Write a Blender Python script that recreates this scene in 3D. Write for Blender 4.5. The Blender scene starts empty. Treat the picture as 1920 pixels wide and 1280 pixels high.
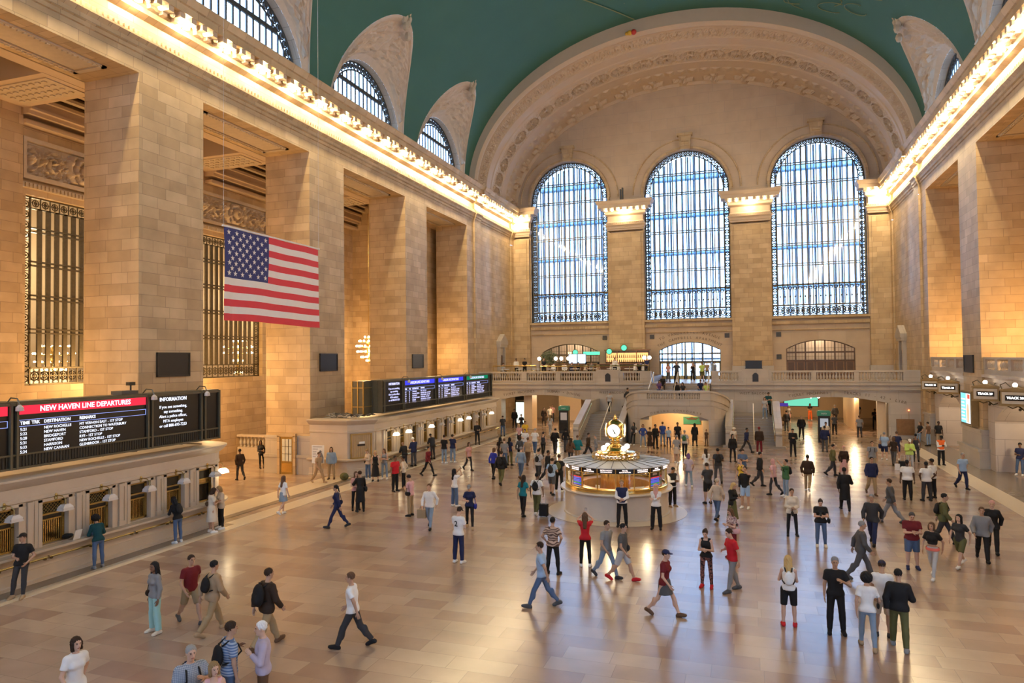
import bpy, math, random
import numpy as np
from mathutils import Vector, Matrix, Euler
PI = math.pi
sc = bpy.context.scene
COL = sc.collection
rnd = random.Random(7)

# ------------------------------------------------------------------ materials
MATS = {}
def _mat(name):
    m = bpy.data.materials.new(name); m.use_nodes = True
    nt = m.node_tree; nt.nodes.clear()
    out = nt.nodes.new('ShaderNodeOutputMaterial')
    MATS[name] = m
    return m, nt, out
def N(nt, kind, **kw):
    n = nt.nodes.new(kind)
    for k, v in kw.items():
        if k.startswith('i_'):
            n.inputs[k[2:].replace('_', ' ')].default_value = v
        else: setattr(n, k, v)
    return n
def c4(c): return (c[0], c[1], c[2], 1.0)
def mat(name, col, rough=0.6, metal=0.0, spec=0.5, var=0.12, vscale=6.0, bump=0.0):
    """plain surface with a little procedural tone variation"""
    if name in MATS: return MATS[name]
    m, nt, out = _mat(name); L = nt.links.new
    p = N(nt, 'ShaderNodeBsdfPrincipled'); p.inputs['Roughness'].default_value = rough
    p.inputs['Metallic'].default_value = metal; p.inputs['Specular IOR Level'].default_value = spec
    tc = N(nt, 'ShaderNodeTexCoord'); nz = N(nt, 'ShaderNodeTexNoise'); nz.inputs['Scale'].default_value = vscale
    nz.inputs['Detail'].default_value = 3
    L(tc.outputs['Object'], nz.inputs['Vector'])
    mx = N(nt, 'ShaderNodeMix', data_type='RGBA')
    mx.inputs[6].default_value = c4([max(0, x*(1-var)) for x in col]); mx.inputs[7].default_value = c4([min(1, x*(1+var)) for x in col])
    L(nz.outputs['Fac'], mx.inputs[0]); L(mx.outputs[2], p.inputs['Base Color'])
    if bump:
        b = N(nt, 'ShaderNodeBump'); b.inputs['Strength'].default_value = bump; b.inputs['Distance'].default_value = 0.02
        L(nz.outputs['Fac'], b.inputs['Height']); L(b.outputs['Normal'], p.inputs['Normal'])
    L(p.outputs[0], out.inputs[0])
    return m
def emit(name, col, s):
    if name in MATS: return MATS[name]
    m, nt, out = _mat(name)
    e = N(nt, 'ShaderNodeEmission'); e.inputs['Color'].default_value = c4(col); e.inputs['Strength'].default_value = s
    nt.links.new(e.outputs[0], out.inputs[0]); return m
def stone(name, c1, c2, row=0.62, width=1.35, mortar=0.012, mcol=None, rough=0.55, stain=0.25, coordmix=True, offs=0.0, spec=0.3):
    """coursed ashlar: a brick texture laid out on world position, so joints run level along every wall"""
    if name in MATS: return MATS[name]
    m, nt, out = _mat(name); L = nt.links.new
    g = N(nt, 'ShaderNodeNewGeometry'); sp = N(nt, 'ShaderNodeSeparateXYZ'); sn = N(nt, 'ShaderNodeSeparateXYZ')
    L(g.outputs['Position'], sp.inputs[0]); L(g.outputs['True Normal'], sn.inputs[0])
    def mth(op, a, b=None):
        n = N(nt, 'ShaderNodeMath', operation=op)
        for i, v in enumerate((a, b)):
            if v is None: continue
            if isinstance(v, (int, float)): n.inputs[i].default_value = v
            else: L(v, n.inputs[i])
        return n.outputs[0]
    ax = mth('GREATER_THAN', mth('ABSOLUTE', sn.outputs[0]), 0.6)
    az = mth('GREATER_THAN', mth('ABSOLUTE', sn.outputs[2]), 0.7)
    def mixf(f, a, b):
        n = N(nt, 'ShaderNodeMix', data_type='FLOAT'); L(f, n.inputs[0]); L(a, n.inputs[2]); L(b, n.inputs[3]); return n.outputs[0]
    h = mixf(ax, sp.outputs[0], sp.outputs[1]); v = mixf(az, sp.outputs[2], sp.outputs[1])
    if offs: v = mth('ADD', v, offs)
    cb = N(nt, 'ShaderNodeCombineXYZ'); L(h, cb.inputs[0]); L(v, cb.inputs[1])
    br = N(nt, 'ShaderNodeTexBrick'); L(cb.outputs[0], br.inputs['Vector'])
    br.offset = 0.37; br.squash = 0.72; br.squash_frequency = 3; br.offset_frequency = 2
    br.inputs['Scale'].default_value = 1; br.inputs['Brick Width'].default_value = width; br.inputs['Row Height'].default_value = row
    br.inputs['Mortar Size'].default_value = mortar; br.inputs['Mortar Smooth'].default_value = 0.3; br.inputs['Bias'].default_value = 0.0
    br.inputs['Color1'].default_value = c4(c1); br.inputs['Color2'].default_value = c4(c2)
    br.inputs['Mortar'].default_value = c4(mcol or [x*0.45 for x in c1])
    nz = N(nt, 'ShaderNodeTexNoise'); nz.inputs['Scale'].default_value = 0.9; nz.inputs['Detail'].default_value = 6; L(g.outputs['Position'], nz.inputs['Vector'])
    mx = N(nt, 'ShaderNodeMix', data_type='RGBA', blend_type='MULTIPLY'); mx.inputs[0].default_value = stain
    L(br.outputs['Color'], mx.inputs[6]); L(nz.outputs['Color'], mx.inputs[7])
    hs = N(nt, 'ShaderNodeRGBToBW'); L(nz.outputs['Color'], hs.inputs[0])
    rmp = N(nt, 'ShaderNodeMapRange'); rmp.inputs[1].default_value = 0.3; rmp.inputs[2].default_value = 0.7; rmp.inputs[3].default_value = 1 - stain; rmp.inputs[4].default_value = 1 + stain*0.4
    L(hs.outputs[0], rmp.inputs[0])
    mul = N(nt, 'ShaderNodeVectorMath', operation='SCALE'); L(br.outputs['Color'], mul.inputs[0]); L(rmp.outputs[0], mul.inputs['Scale'])
    p = N(nt, 'ShaderNodeBsdfPrincipled'); p.inputs['Roughness'].default_value = rough; p.inputs['Specular IOR Level'].default_value = spec
    L(mul.outputs[0], p.inputs['Base Color'])
    b = N(nt, 'ShaderNodeBump'); b.inputs['Strength'].default_value = 0.35; b.inputs['Distance'].default_value = 0.02; b.invert = True
    L(br.outputs['Fac'], b.inputs['Height']); L(b.outputs['Normal'], p.inputs['Normal'])
    L(p.outputs[0], out.inputs[0])
    return m
def glass(name, tint=(0.9, 0.96, 1.0), gloss=0.12, frost=0.0):
    """thin pane: mostly see-through, a little mirror, optionally frosted"""
    if name in MATS: return MATS[name]
    m, nt, out = _mat(name); L = nt.links.new
    t = N(nt, 'ShaderNodeBsdfTransparent'); t.inputs[0].default_value = c4(tint)
    g = N(nt, 'ShaderNodeBsdfGlossy'); g.inputs['Roughness'].default_value = 0.05
    mx = N(nt, 'ShaderNodeMixShader'); mx.inputs[0].default_value = gloss; L(t.outputs[0], mx.inputs[1]); L(g.outputs[0], mx.inputs[2])
    last = mx
    if frost:
        tr = N(nt, 'ShaderNodeBsdfTranslucent'); tr.inputs[0].default_value = c4(tint)
        m2 = N(nt, 'ShaderNodeMixShader'); m2.inputs[0].default_value = frost; L(mx.outputs[0], m2.inputs[1]); L(tr.outputs[0], m2.inputs[2]); last = m2
    L(last.outputs[0], out.inputs[0]); return m

# ------------------------------------------------------------------ mesh builder
class MB:
    def __init__(s): s.v = []; s.f = []; s.m = []
    def add(s, vs, fs, mi=0):
        o = len(s.v); s.v += [tuple(p) for p in vs]
        for f in fs: s.f.append([i + o for i in f]); s.m.append(mi)
        return s
    def quad(s, a, b, c, d, mi=0): return s.add([a, b, c, d], [(0, 1, 2, 3)], mi)
    def box(s, x0, x1, y0, y1, z0, z1, mi=0):
        v = [(x0, y0, z0), (x1, y0, z0), (x1, y1, z0), (x0, y1, z0), (x0, y0, z1), (x1, y0, z1), (x1, y1, z1), (x0, y1, z1)]
        return s.add(v, [(0, 3, 2, 1), (4, 5, 6, 7), (0, 1, 5, 4), (1, 2, 6, 5), (2, 3, 7, 6), (3, 0, 4, 7)], mi)
    def obox(s, M, sx, sy, sz, mi=0, base=False):
        z0, z1 = (0, sz) if base else (-sz/2, sz/2)
        v = [M @ Vector((x, y, z)) for z in (z0, z1) for x, y in ((-sx/2, -sy/2), (sx/2, -sy/2), (sx/2, sy/2), (-sx/2, sy/2))]
        return s.add(v, [(0, 3, 2, 1), (4, 5, 6, 7), (0, 1, 5, 4), (1, 2, 6, 5), (2, 3, 7, 6), (3, 0, 4, 7)], mi)
    def tube(s, path, r, n=6, mi=0, caps=True, closed=False):
        P = [Vector(p) for p in path]; k = len(P); rs = r if isinstance(r, (list, tuple)) else [r]*k
        o = len(s.v); up = None
        for i, p in enumerate(P):
            if closed: d = P[(i+1) % k] - P[i-1]
            else: d = P[min(i+1, k-1)] - P[max(i-1, 0)]
            d.normalize()
            if up is None:
                up = Vector((0, 0, 1)) if abs(d.z) < 0.9 else Vector((1, 0, 0))
            a = d.cross(up)
            if a.length < 1e-6: a = d.cross(Vector((0.3, 1, 0.2)))
            a.normalize(); b = a.cross(d); up = b
            for j in range(n):
                t = 2*PI*j/n; s.v.append(tuple(p + a*(math.cos(t)*rs[i]) + b*(math.sin(t)*rs[i])))
        for i in range(k if closed else k-1):
            i2 = (i+1) % k
            for j in range(n):
                j2 = (j+1) % n
                s.f.append([o+i*n+j, o+i*n+j2, o+i2*n+j2, o+i2*n+j]); s.m.append(mi)
        if caps and not closed:
            s.f.append([o+j for j in range(n)][::-1]); s.m.append(mi)
            s.f.append([o+(k-1)*n+j for j in range(n)]); s.m.append(mi)
        return s
    def lathe(s, prof, cx=0, cy=0, n=24, mi=0, a0=0, a1=2*PI, caps=True):
        full = abs(a1-a0-2*PI) < 1e-6; cols = n if full else n+1; o = len(s.v)
        for r, z in prof:
            for j in range(cols):
                t = a0+(a1-a0)*j/n; s.v.append((cx+r*math.cos(t), cy+r*math.sin(t), z))
        for i in range(len(prof)-1):
            for j in range(n):
                j2 = (j+1) % cols
                s.f.append([o+i*cols+j, o+i*cols+j2, o+(i+1)*cols+j2, o+(i+1)*cols+j]); s.m.append(mi)
        if caps and full:
            for i, fl in ((0, True), (len(prof)-1, False)):
                if prof[i][0] > 1e-5:
                    f = [o+i*cols+j for j in range(cols)]
                    s.f.append(f[::-1] if fl else f); s.m.append(mi)
        return s
    def grid(s, fn, us, vs, mi=0, flip=False):
        o = len(s.v); nu, nv = len(us), len(vs)
        for v in vs:
            for u in us: s.v.append(tuple(fn(u, v)))
        for j in range(nv-1):
            for i in range(nu-1):
                f = [o+j*nu+i, o+j*nu+i+1, o+(j+1)*nu+i+1, o+(j+1)*nu+i]
                s.f.append(f[::-1] if flip else f); s.m.append(mi)
        return s
    def extrude(s, poly, axis, a, b, mi=0, caps=True):
        """poly: 2-D outline, swept along axis 'x','y' or 'z' from a to b"""
        def P(p, t): return {'x': (t, p[0], p[1]), 'y': (p[0], t, p[1]), 'z': (p[0], p[1], t)}[axis]
        n = len(poly); o = len(s.v)
        s.v += [P(p, a) for p in poly] + [P(p, b) for p in poly]
        for i in range(n):
            j = (i+1) % n; s.f.append([o+i, o+j, o+n+j, o+n+i]); s.m.append(mi)
        if caps:
            s.f.append([o+i for i in range(n)][::-1]); s.m.append(mi); s.f.append([o+n+i for i in range(n)]); s.m.append(mi)
        return s
    def sphere(s, c, r, n=12, k=8, mi=0, sz=1.0):
        pr = [(max(r*math.sin(PI*i/k), 1e-5), c[2]-r*sz*math.cos(PI*i/k)) for i in range(k+1)]
        return s.lathe(pr, c[0], c[1], n, mi, caps=False)
    def xf(s, M, start=0):
        for i in range(start, len(s.v)): s.v[i] = tuple(M @ Vector(s.v[i]))
        return s
    def mesh(s, name, mats, smooth=False, recalc=True):
        me = bpy.data.meshes.new(name); me.from_pydata(s.v, [], s.f)
        for m in (mats if isinstance(mats, (list, tuple)) else [mats]): me.materials.append(MATS[m] if isinstance(m, str) else m)
        if any(s.m): me.polygons.foreach_set('material_index', s.m)
        if recalc:
            import bmesh
            bm = bmesh.new(); bm.from_mesh(me); bmesh.ops.recalc_face_normals(bm, faces=bm.faces); bm.to_mesh(me); bm.free()
        if smooth:
            me.polygons.foreach_set('use_smooth', [True]*len(me.polygons))
            if smooth is not True: 
                try: me.set_sharp_from_angle(angle=smooth)
                except Exception: pass
        me.update(); return me
    def build(s, name, mats, parent=None, smooth=False, recalc=True):
        o = bpy.data.objects.new(name, s.mesh(name, mats, smooth, recalc)); COL.objects.link(o)
        if parent: o.parent = parent
        return o
def inst(name, me, parent=None, loc=(0, 0, 0), rz=0, scale=1, rot=None):
    o = bpy.data.objects.new(name, me); COL.objects.link(o); o.location = loc
    o.rotation_euler = rot if rot else (0, 0, rz)
    o.scale = scale if isinstance(scale, (tuple, list)) else (scale,)*3
    if parent: o.parent = parent
    return o
def empty(name, loc=(0, 0, 0), rz=0):
    o = bpy.data.objects.new(name, None); o.empty_display_size = 0.1; COL.objects.link(o); o.location = loc; o.rotation_euler = (0, 0, rz); return o
def tag(o, label, cat, group=None, kind=None):
    o['label'] = label; o['category'] = cat
    if group: o['group'] = group
    if kind: o['kind'] = kind
    return o
def struct(o, label=None, cat=None):
    o['kind'] = 'structure'
    if label: o['label'] = label
    if cat: o['category'] = cat
    return o
def dup(root, loc, rz=None, label=None, group=None):
    r = root.copy(); COL.objects.link(r); r.location = loc
    if rz is not None: r.rotation_euler = (0, 0, rz)
    if label: r['label'] = label
    if group: r['group'] = group
    for ch in list(root.children):
        c = ch.copy(); COL.objects.link(c); c.parent = r
        for g in list(ch.children):
            d = g.copy(); COL.objects.link(d); d.parent = c
    return r
def text_mesh(body, size, depth=0.004, align='CENTER', bold=False, space=1.0):
    """letters as mesh data, lying in the local XZ plane, facing -Y"""
    key = (body, size, depth, align, space)
    if key in TXT: return TXT[key]
    cu = bpy.data.curves.new('lettering', 'FONT'); cu.body = body; cu.size = size; cu.extrude = depth; cu.align_x = align; cu.align_y = 'CENTER'
    cu.space_character = space; cu.resolution_u = 2
    if bold: cu.offset = size*0.02
    o = bpy.data.objects.new('lettering', cu); COL.objects.link(o)
    bpy.context.view_layer.update()
    me = bpy.data.meshes.new_from_object(o.evaluated_get(bpy.context.evaluated_depsgraph_get()))
    bpy.data.objects.remove(o); bpy.data.curves.remove(cu)
    me.transform(Matrix.Rotation(PI/2, 4, 'X')); me.name = 'lettering'
    TXT[key] = me; return me
TXT = {}
def letters(body, size, loc, rz, material, parent=None, depth=0.004, align='CENTER', name='lettering', bold=False, space=1.0):
    me = text_mesh(body, size, depth, align, bold, space).copy(); me.materials.clear(); me.materials.append(MATS[material])
    return inst(name, me, parent, loc, rz)
def arc_letters(body, size, cx, zc, R, y, material, parent=None, name='lettering', a_mid=PI/2, pitch=None):
    """words bent along an arch in the plane y=const (raised/painted letters), joined as one lettering mesh"""
    mb = MB(); pitch = pitch or size*0.72
    n = len(body)
    for i, ch in enumerate(body):
        if ch == ' ': continue
        a = a_mid - (i-(n-1)/2)*pitch/R
        me = text_mesh(ch, size, 0.004)
        M = Matrix.Translation((cx+R*math.cos(a), y, zc+R*math.sin(a))) @ Matrix.Rotation(-(a-PI/2), 4, 'Y')
        mb.add([M @ v.co for v in me.vertices], [list(p.vertices) for p in me.polygons])
    return mb.build(name, material, parent, recalc=False)
def wall_open(mb, P, u0, u1, z0, zmax, ops, n_arc=24, depth=0.5, mi=0, mi_rev=None, zbot=None):
    """a wall sheet with openings. P(u,z,d) -> xyz ; ops: dicts u0,u1,b(ottom),t(op function of u). adds reveals of given depth"""
    mi_rev = mi if mi_rev is None else mi_rev
    zf = zmax if callable(zmax) else (lambda u: zmax)
    us = {u0, u1}
    for o in ops:
        for k in range(n_arc+1):
            # cosine spacing keeps arch shoulders round
            us.add(round((o['u0']+o['u1'])/2 - math.cos(PI*k/n_arc)*(o['u1']-o['u0'])/2, 5))
    if callable(zmax):
        for k in range(65): us.add(round((u0+u1)/2 - math.cos(PI*k/64)*(u1-u0)/2, 5))
    us = sorted(us)
    for a, b in zip(us[:-1], us[1:]):
        if b-a < 1e-6: continue
        mid = (a+b)/2
        act = sorted([o for o in ops if o['u0'] <= mid <= o['u1']], key=lambda o: o['b'])
        lo = (z0, z0)
        for o in act:
            if o['b'] > lo[0]+1e-6: mb.quad(P(a, lo[0], 0), P(b, lo[1], 0), P(b, o['b'], 0), P(a, o['b'], 0), mi)
            lo = (o['t'](a), o['t'](b))
        if zf(mid) > (lo[0]+lo[1])/2: mb.quad(P(a, lo[0], 0), P(b, lo[1], 0), P(b, zf(b), 0), P(a, zf(a), 0), mi)
    for o in ops:
        d = o.get('d', depth)
        uu = [u for u in us if o['u0']-1e-6 <= u <= o['u1']+1e-6]
        out = [(o['u0'], o['b'])]+[(u, o['t'](u)) for u in uu]+[(o['u1'], o['b'])]
        for (a, za), (b, zb) in zip(out[:-1], out[1:]):
            if abs(a-b)+abs(za-zb) < 1e-6: continue
            mb.quad(P(a, za, 0), P(b, zb, 0), P(b, zb, d), P(a, za, d), mi_rev)
        if o['b'] > z0+1e-6: mb.quad(P(o['u0'], o['b'], 0), P(o['u1'], o['b'], 0), P(o['u1'], o['b'], d), P(o['u0'], o['b'], d), mi_rev)
    return mb
def semi(uc, r, zs): return lambda u: zs + math.sqrt(max(0, r*r-(u-uc)**2))
def seg(uc, hw, zs, za):
    h = za-zs; R = (hw*hw+h*h)/(2*h)
    return lambda u: za-R+math.sqrt(max(0, R*R-(u-uc)**2))
def sweep_profile(mb, prof, path, mi=0, closed=False):
    """prof: list of (out, z); path: list of (x,y,nx,ny) where n is the outward direction"""
    n = len(prof); o = len(mb.v)
    for x, y, nx, ny in path:
        for p, z in prof: mb.v.append((x+nx*p, y+ny*p, z))
    for i in range(len(path)-1):
        for j in range(n-1):
            mb.f.append([o+i*n+j, o+(i+1)*n+j, o+(i+1)*n+j+1, o+i*n+j+1]); mb.m.append(mi)
    return mb
def hashn(x, y, s=0):
    v = math.sin(x*127.1+y*311.7+s*74.7)*43758.5453
    return v-math.floor(v)
def scroll_relief(u, v):
    """carved rinceau: rolling scrolls with leaves, height 0..1 for u (length units of one scroll), v in -1..1"""
    k = math.floor(u); fu = (u-k)*2-1
    sgn = 1 if int(k) % 2 == 0 else -1
    x, y = fu, v*sgn
    r = math.hypot(x, y*0.95); a = math.atan2(y, x)
    sp = math.cos(2*PI*(r*2.6)-a)
    h = max(0, sp)*max(0, 1-r*0.75)
    h += 0.55*max(0, math.cos(a*7+r*9))*(1 if 0.55 < r < 1.25 else 0)*max(0, 1-abs(v))
    if r < 0.2: h = 0.5+0.5*math.cos(a*6)
    return min(1, h)
SKY = 7.5; CORN = 310.0; AISLE = 950.0; HALLB = 1000.0; EXPO = 0.5; PASS = 165.0; BOOTH = 50.0; TICK = 8.0; GATE = 140.0; FIGX = 11.6; FIGY = 55.5
# ------------------------------------------------------------------ palette
stone('ashlar', (0.61, 0.445, 0.26), (0.47, 0.33, 0.18), row=0.47, width=1.25, mortar=0.010, mcol=(0.30, 0.21, 0.125))
stone('marble_block', (0.50, 0.44, 0.37), (0.45, 0.39, 0.325), row=0.95, width=2.1, mortar=0.008, mcol=(0.3, 0.26, 0.22), rough=0.35, stain=0.15)
stone('pinkish_block', (0.56, 0.47, 0.39), (0.52, 0.43, 0.35), row=0.9, width=1.9, mortar=0.01, rough=0.5, stain=0.15)
stone('tile_floor', (0.425, 0.325, 0.25), (0.29, 0.19, 0.147), row=0.62, width=1.45, mortar=0.006, mcol=(0.26, 0.19, 0.15), rough=0.23, stain=0.22, spec=1.0)
stone('vault_stone', (0.55, 0.42, 0.29), (0.52, 0.39, 0.265), row=1.1, width=2.4, mortar=0.012, mcol=(0.42, 0.34, 0.26), stain=0.12)
mat('cream', (0.53, 0.40, 0.275), 0.6, var=0.06, vscale=1.5)
mat('relief', (0.58, 0.46, 0.35), 0.65, var=0.12, vscale=3)
mat('carving', (0.52, 0.42, 0.30), 0.6, var=0.15, vscale=4)
mat('kerb_stone', (0.60, 0.50, 0.37), 0.3, var=0.06)
mat('dark_floor_strip', (0.20, 0.16, 0.125), 0.25, var=0.1)
mat('bronze', (0.105, 0.082, 0.048), 0.42, metal=0.6, var=0.3, vscale=9)
mat('window_iron', (0.055, 0.060, 0.066), 0.45, metal=0.3, var=0.2)
mat('steel_blue', (0.22, 0.31, 0.43), 0.5, metal=0.1)
mat('brass', (0.78, 0.55, 0.20), 0.22, metal=1.0, var=0.15)
mat('dull_brass', (0.42, 0.29, 0.10), 0.35, metal=0.8, var=0.2)
mat('black_panel', (0.012, 0.011, 0.010), 0.35)
mat('wood', (0.24, 0.12, 0.045), 0.4, var=0.3, vscale=5)
mat('dark_wood', (0.10, 0.05, 0.022), 0.4, var=0.3)
mat('cut_letter', (0.13, 0.095, 0.065), 0.7)
mat('white_sign', (0.75, 0.74, 0.72), 0.5)
mat('gilt', (0.17, 0.20, 0.09), 0.6)
glass('pane', (0.93, 0.97, 1.0), 0.08)
glass('pane_frost', (0.86, 0.94, 1.0), 0.04, 0.30)
glass('walk_glass', (0.62, 0.80, 0.95), 0.10, 0.35)
emit('bulb_lit', (1.0, 0.86, 0.60), 11.0)
mat('bulb_glass', (0.75, 0.62, 0.40), 0.15)

W = 18.3; ZL = 18.7; XB = 21.35; Y0 = 22.33; BP = 11.94; PW = 3.62; D = 71.6; YE = -11.0; YR = 60.0; ZC = 22.5
piers = [Y0+k*BP for k in range(-2, 4)]
bays = [Y0+k*BP-(BP-PW)/2 for k in range(-1, 4)]       # bay centres

# ---- floor
f = MB(); f.box(-34, 24, YE, 80, -0.3, 0.0)
struct(f.build('floor', 'tile_floor'), 'pale pink and tan marble floor in long rectangular slabs', 'floor')
k = MB()
k.box(-14.0, -13.55, YE, 23.0, -0.005, 0.012); k.box(-15.4, -14.0, YE, 24.0, -0.005, 0.008, 1)
k.box(-14.05, -13.55, 34.4, 58.5, -0.005, 0.012); k.box(-15.0, -14.05, 34.2, 57.5, -0.005, 0.008, 1)
k.box(16.0, 17.0, 20, 60.3, -0.005, 0.010); k.box(17.0, 19.0, 20, 60.3, -0.005, 0.006, 1)
k.box(-16.9, -15.4, 24.0, 34.0, -0.005, 0.011); k.box(-14.5, -13.55, 23.0, 34.4, -0.005, 0.012)
k.box(-15.4, -15.0, 23.3, 34.3, -0.005, 0.013, 1)
struct(k.build('trim_1', ['kerb_stone', 'dark_floor_strip']), 'pale border bands and dark strips set into the floor along the walls', 'floor border')

# ---- piers
def pier_prof(side):
    for i, y in enumerate(piers):
        m = MB(); s = side
        def bx(xa, xb, ya, yb, za, zb, mi=0): m.box(min(s*xa, s*xb), max(s*xa, s*xb), ya, yb, za, zb, mi)
        yb = y+PW if i < len(piers)-1 else y+1.7
        bx(W, XB, y, yb, 0, ZL)
        if i < len(piers)-1 or True:
            for p, z0, z1 in ((0.28, 0, 0.95), (0.36, 0.95, 1.12), (0.12, 1.12, 2.05), (0.18, 2.05, 2.2)):
                bx(W-p, XB, y-p*0.7, yb+p*0.7, z0, z1, 1)
        o = m.build('stone_pier', ['ashlar', 'marble_block'])
        struct(o, ('south' if s < 0 else 'north')+' row stone pier rising to the lit cornice', 'pier')
pier_prof(-1); pier_prof(1)

# ---- side walls: end panels, beams, aisle
ENT = [(0, ZL), (0, 19.5), (0.07, 19.52), (0.07, 19.68), (0.15, 19.72), (0.15, 19.92), (0.30, 20.06), (0.30, 20.14), (0.14, 20.16),
       (0.14, 20.36), (0.05, 20.42), (0.0, 20.48), (0.0, 21.0), (0.12, 21.06), (0.30, 21.16), (0.30, 21.38), (0.40, 21.46), (0.40, 21.74),
       (1.02, 21.74), (1.02, 22.08), (1.10, 22.12), (1.24, 22.38), (1.24, 22.46), (0.0, 22.52), (-0.75, 22.54)]
for s in (-1, 1):
    side = 'left' if s < 0 else 'right'
    m = MB()
    # plain end panel between the last pier and the far wall, with a niche frame
    m.quad((s*W, 59.8, 0), (s*W, D, 0), (s*W, D, ZL), (s*W, 59.8, ZL))
    m.box(min(s*W, s*(W-0.16)), max(s*W, s*(W-0.16)), 59.75, 61.15, 0, ZL)
    m.box(min(s*W, s*(W-0.12)), max(s*W, s*(W-0.12)), 70.3, D, 4.3, ZL)
    # beams over the gaps
    for i in range(len(piers)-1):
        ya, yb = piers[i]+PW, piers[i+1]
        m.quad((s*W, ya, ZL), (s*W, yb, ZL), (s*XB, yb, ZL), (s*XB, ya, ZL))
    m.quad((s*XB, YE, ZL), (s*XB, D, ZL), (s*XB, D, ZL+2), (s*XB, YE, ZL+2))
    sweep_profile(m, [(p, z) for p, z in ENT], [(s*W, YE, -s, 0), (s*W, 59.7, -s, 0)])
    sweep_profile(m, [(p+0.16, z) for p, z in ENT], [(s*W, 59.7, -s, 0), (s*W, 61.2, -s, 0)])
    sweep_profile(m, [(p, z) for p, z in ENT], [(s*W, 61.2, -s, 0), (s*W, 70.2, -s, 0)])
    sweep_profile(m, [(p+0.14, z) for p, z in ENT], [(s*W, 70.2, -s, 0), (s*W, D, -s, 0)])
    for yy in (59.7, 61.2, 70.2):
        m.add([(s*(W-p), yy, z) for p, z in ENT[:-1]]+[(s*(W-p-0.16), yy, z) for p, z in ENT[:-1]],
              [(j, j+1, len(ENT)-1+j+1, len(ENT)-1+j) for j in range(len(ENT)-2)])
    struct(m.build('wall_'+side, 'ashlar', recalc=False), side+' side wall of coursed honey-coloured stone under the lit cornice', 'wall')
    d = MB()                                                   # dentil course and modillions are the cornice's own pattern
    y = YE
    while y < 71:
        d.box(min(s*(W-0.14), s*(W-0.24)), max(s*(W-0.14), s*(W-0.24)), y, y+0.13, 20.17, 20.35); y += 0.24
    y = YE+0.16
    while y < 71.2:
        d.box(min(s*(W-0.40), s*(W-0.97)), max(s*(W-0.40), s*(W-0.97)), y-0.14, y+0.14, 21.50, 21.745)
        d.box(min(s*(W-0.40), s*(W-0.62)), max(s*(W-0.40), s*(W-0.62)), y-0.12, y+0.12, 21.36, 21.51); y += 0.64
    struct(d.build('trim_2' if s < 0 else 'trim_3', 'cream'), side+' cornice row of dentils and modillion blocks', 'cornice')
    # ornament frames under the beams
    q = MB()
    for i in range(len(piers)-1):
        ya, yb = piers[i]+PW+0.9, piers[i+1]-0.9; x0, x1 = s*(W+0.75), s*(XB-0.55)
        lo, hi = min(x0, x1), max(x0, x1)
        for (a, b, c, e) in ((lo, lo+0.22, ya, yb), (hi-0.22, hi, ya, yb), (lo, hi, ya, ya+0.22), (lo, hi, yb-0.22, yb)):
            q.box(a, b, c, e, ZL-0.07, ZL+0.01)
        n = int((yb-ya)/0.22)
        for j in range(n):
            for xx in (lo+0.11, hi-0.11): q.box(xx-0.05, xx+0.05, ya+j*0.22+0.03, ya+j*0.22+0.15, ZL-0.12, ZL-0.06)
        q.box(lo+0.3, hi-0.3, ya+0.3, yb-0.3, ZL-0.03, ZL+0.01)
    struct(q.build('trim_4' if s < 0 else 'trim_5', 'carving'), 'carved border strips on the '+side+' beam soffits', 'moulding')

# ---- left aisle behind the piers: back wall with tall grilled windows, coffers
AX = -27.0
wins = [(11.95, 17.95), (23.9, 29.9), (35.05, 41.05)]
m = MB()
wall_open(m, lambda u, z, dd: (AX-dd, u, z), YE, 53.0, 0, 22.0, [dict(u0=a, u1=b, b=5.5, t=lambda u: 14.7) for a, b in wins], n_arc=1, depth=0.7)
m.quad((AX, 53, 0), (-21.3, 53, 0), (-21.3, 53, 22), (AX, 53, 22)); m.quad((-22.0, 53, 0), (-22.0, 60, 0), (-22.0, 60, 22), (-22.0, 53, 22)); m.quad((-22.2, 59.8, 0), (-18.2, 59.8, 0), (-18.2, 59.8, 22), (-22.2, 59.8, 22))
for yc in (9.2, 22.2, 31.9, 44.5):                             # shallow wall pilasters
    m.box(AX, AX+0.35, yc-1.3, yc+1.3, 0, ZL)
struct(m.build('wall_south', 'ashlar', recalc=False), 'back wall of the left aisle pierced by tall grilled windows', 'wall')
c = MB()
for x0, x1 in ((-27.0, -26.2), (-22.1, -21.3)): c.box(x0, x1, YE, 60, ZL, ZL+0.5)
for yy in (9.0, 20.93, 32.9, 44.8, 53.4):
    c.box(-26.3, -22.0, yy, yy+2.57, ZL-0.02, ZL+1.6)
    c.box(-26.0, -22.3, yy+0.35, yy+2.2, ZL-0.07, ZL-0.01, 1)
    for i in range(9):
        for j in range(4): c.box(-25.8+i*0.38, -25.62+i*0.38, yy+0.5+j*0.42, yy+0.64+j*0.42, ZL-0.12, ZL-0.06, 1)
c.box(-27, -21.3, YE, 60, ZL+1.5, ZL+1.7, 2)
for ya, yb in ((11.6, 20.9), (23.5, 32.9), (35.5, 44.8), (47.4, 53.0)):  # stepped coffer mouldings and wall cornice
    for t in range(3):
        e = 0.28*t
        for (a, b, cc, dd2) in ((-26.3+e, -26.0+e, ya, yb), (-22.4-e, -22.1-e, ya, yb)): c.box(a, b, cc, dd2, ZL+0.35+0.35*t, ZL+0.5+0.35*t, 1 if t % 2 else 0)
    c.box(-27, -26.45, ya, yb, ZL-0.75, ZL-0.55); c.box(-27, -26.3, ya, yb, ZL-0.3, ZL-0.12); c.box(-27, -26.1, ya, yb, ZL-0.12, ZL)
struct(c.build('trim_6', ['cream', 'carving', 'dark_wood']), 'coffered ceiling and carved cross beams of the left aisle', 'coffered ceiling')
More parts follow.
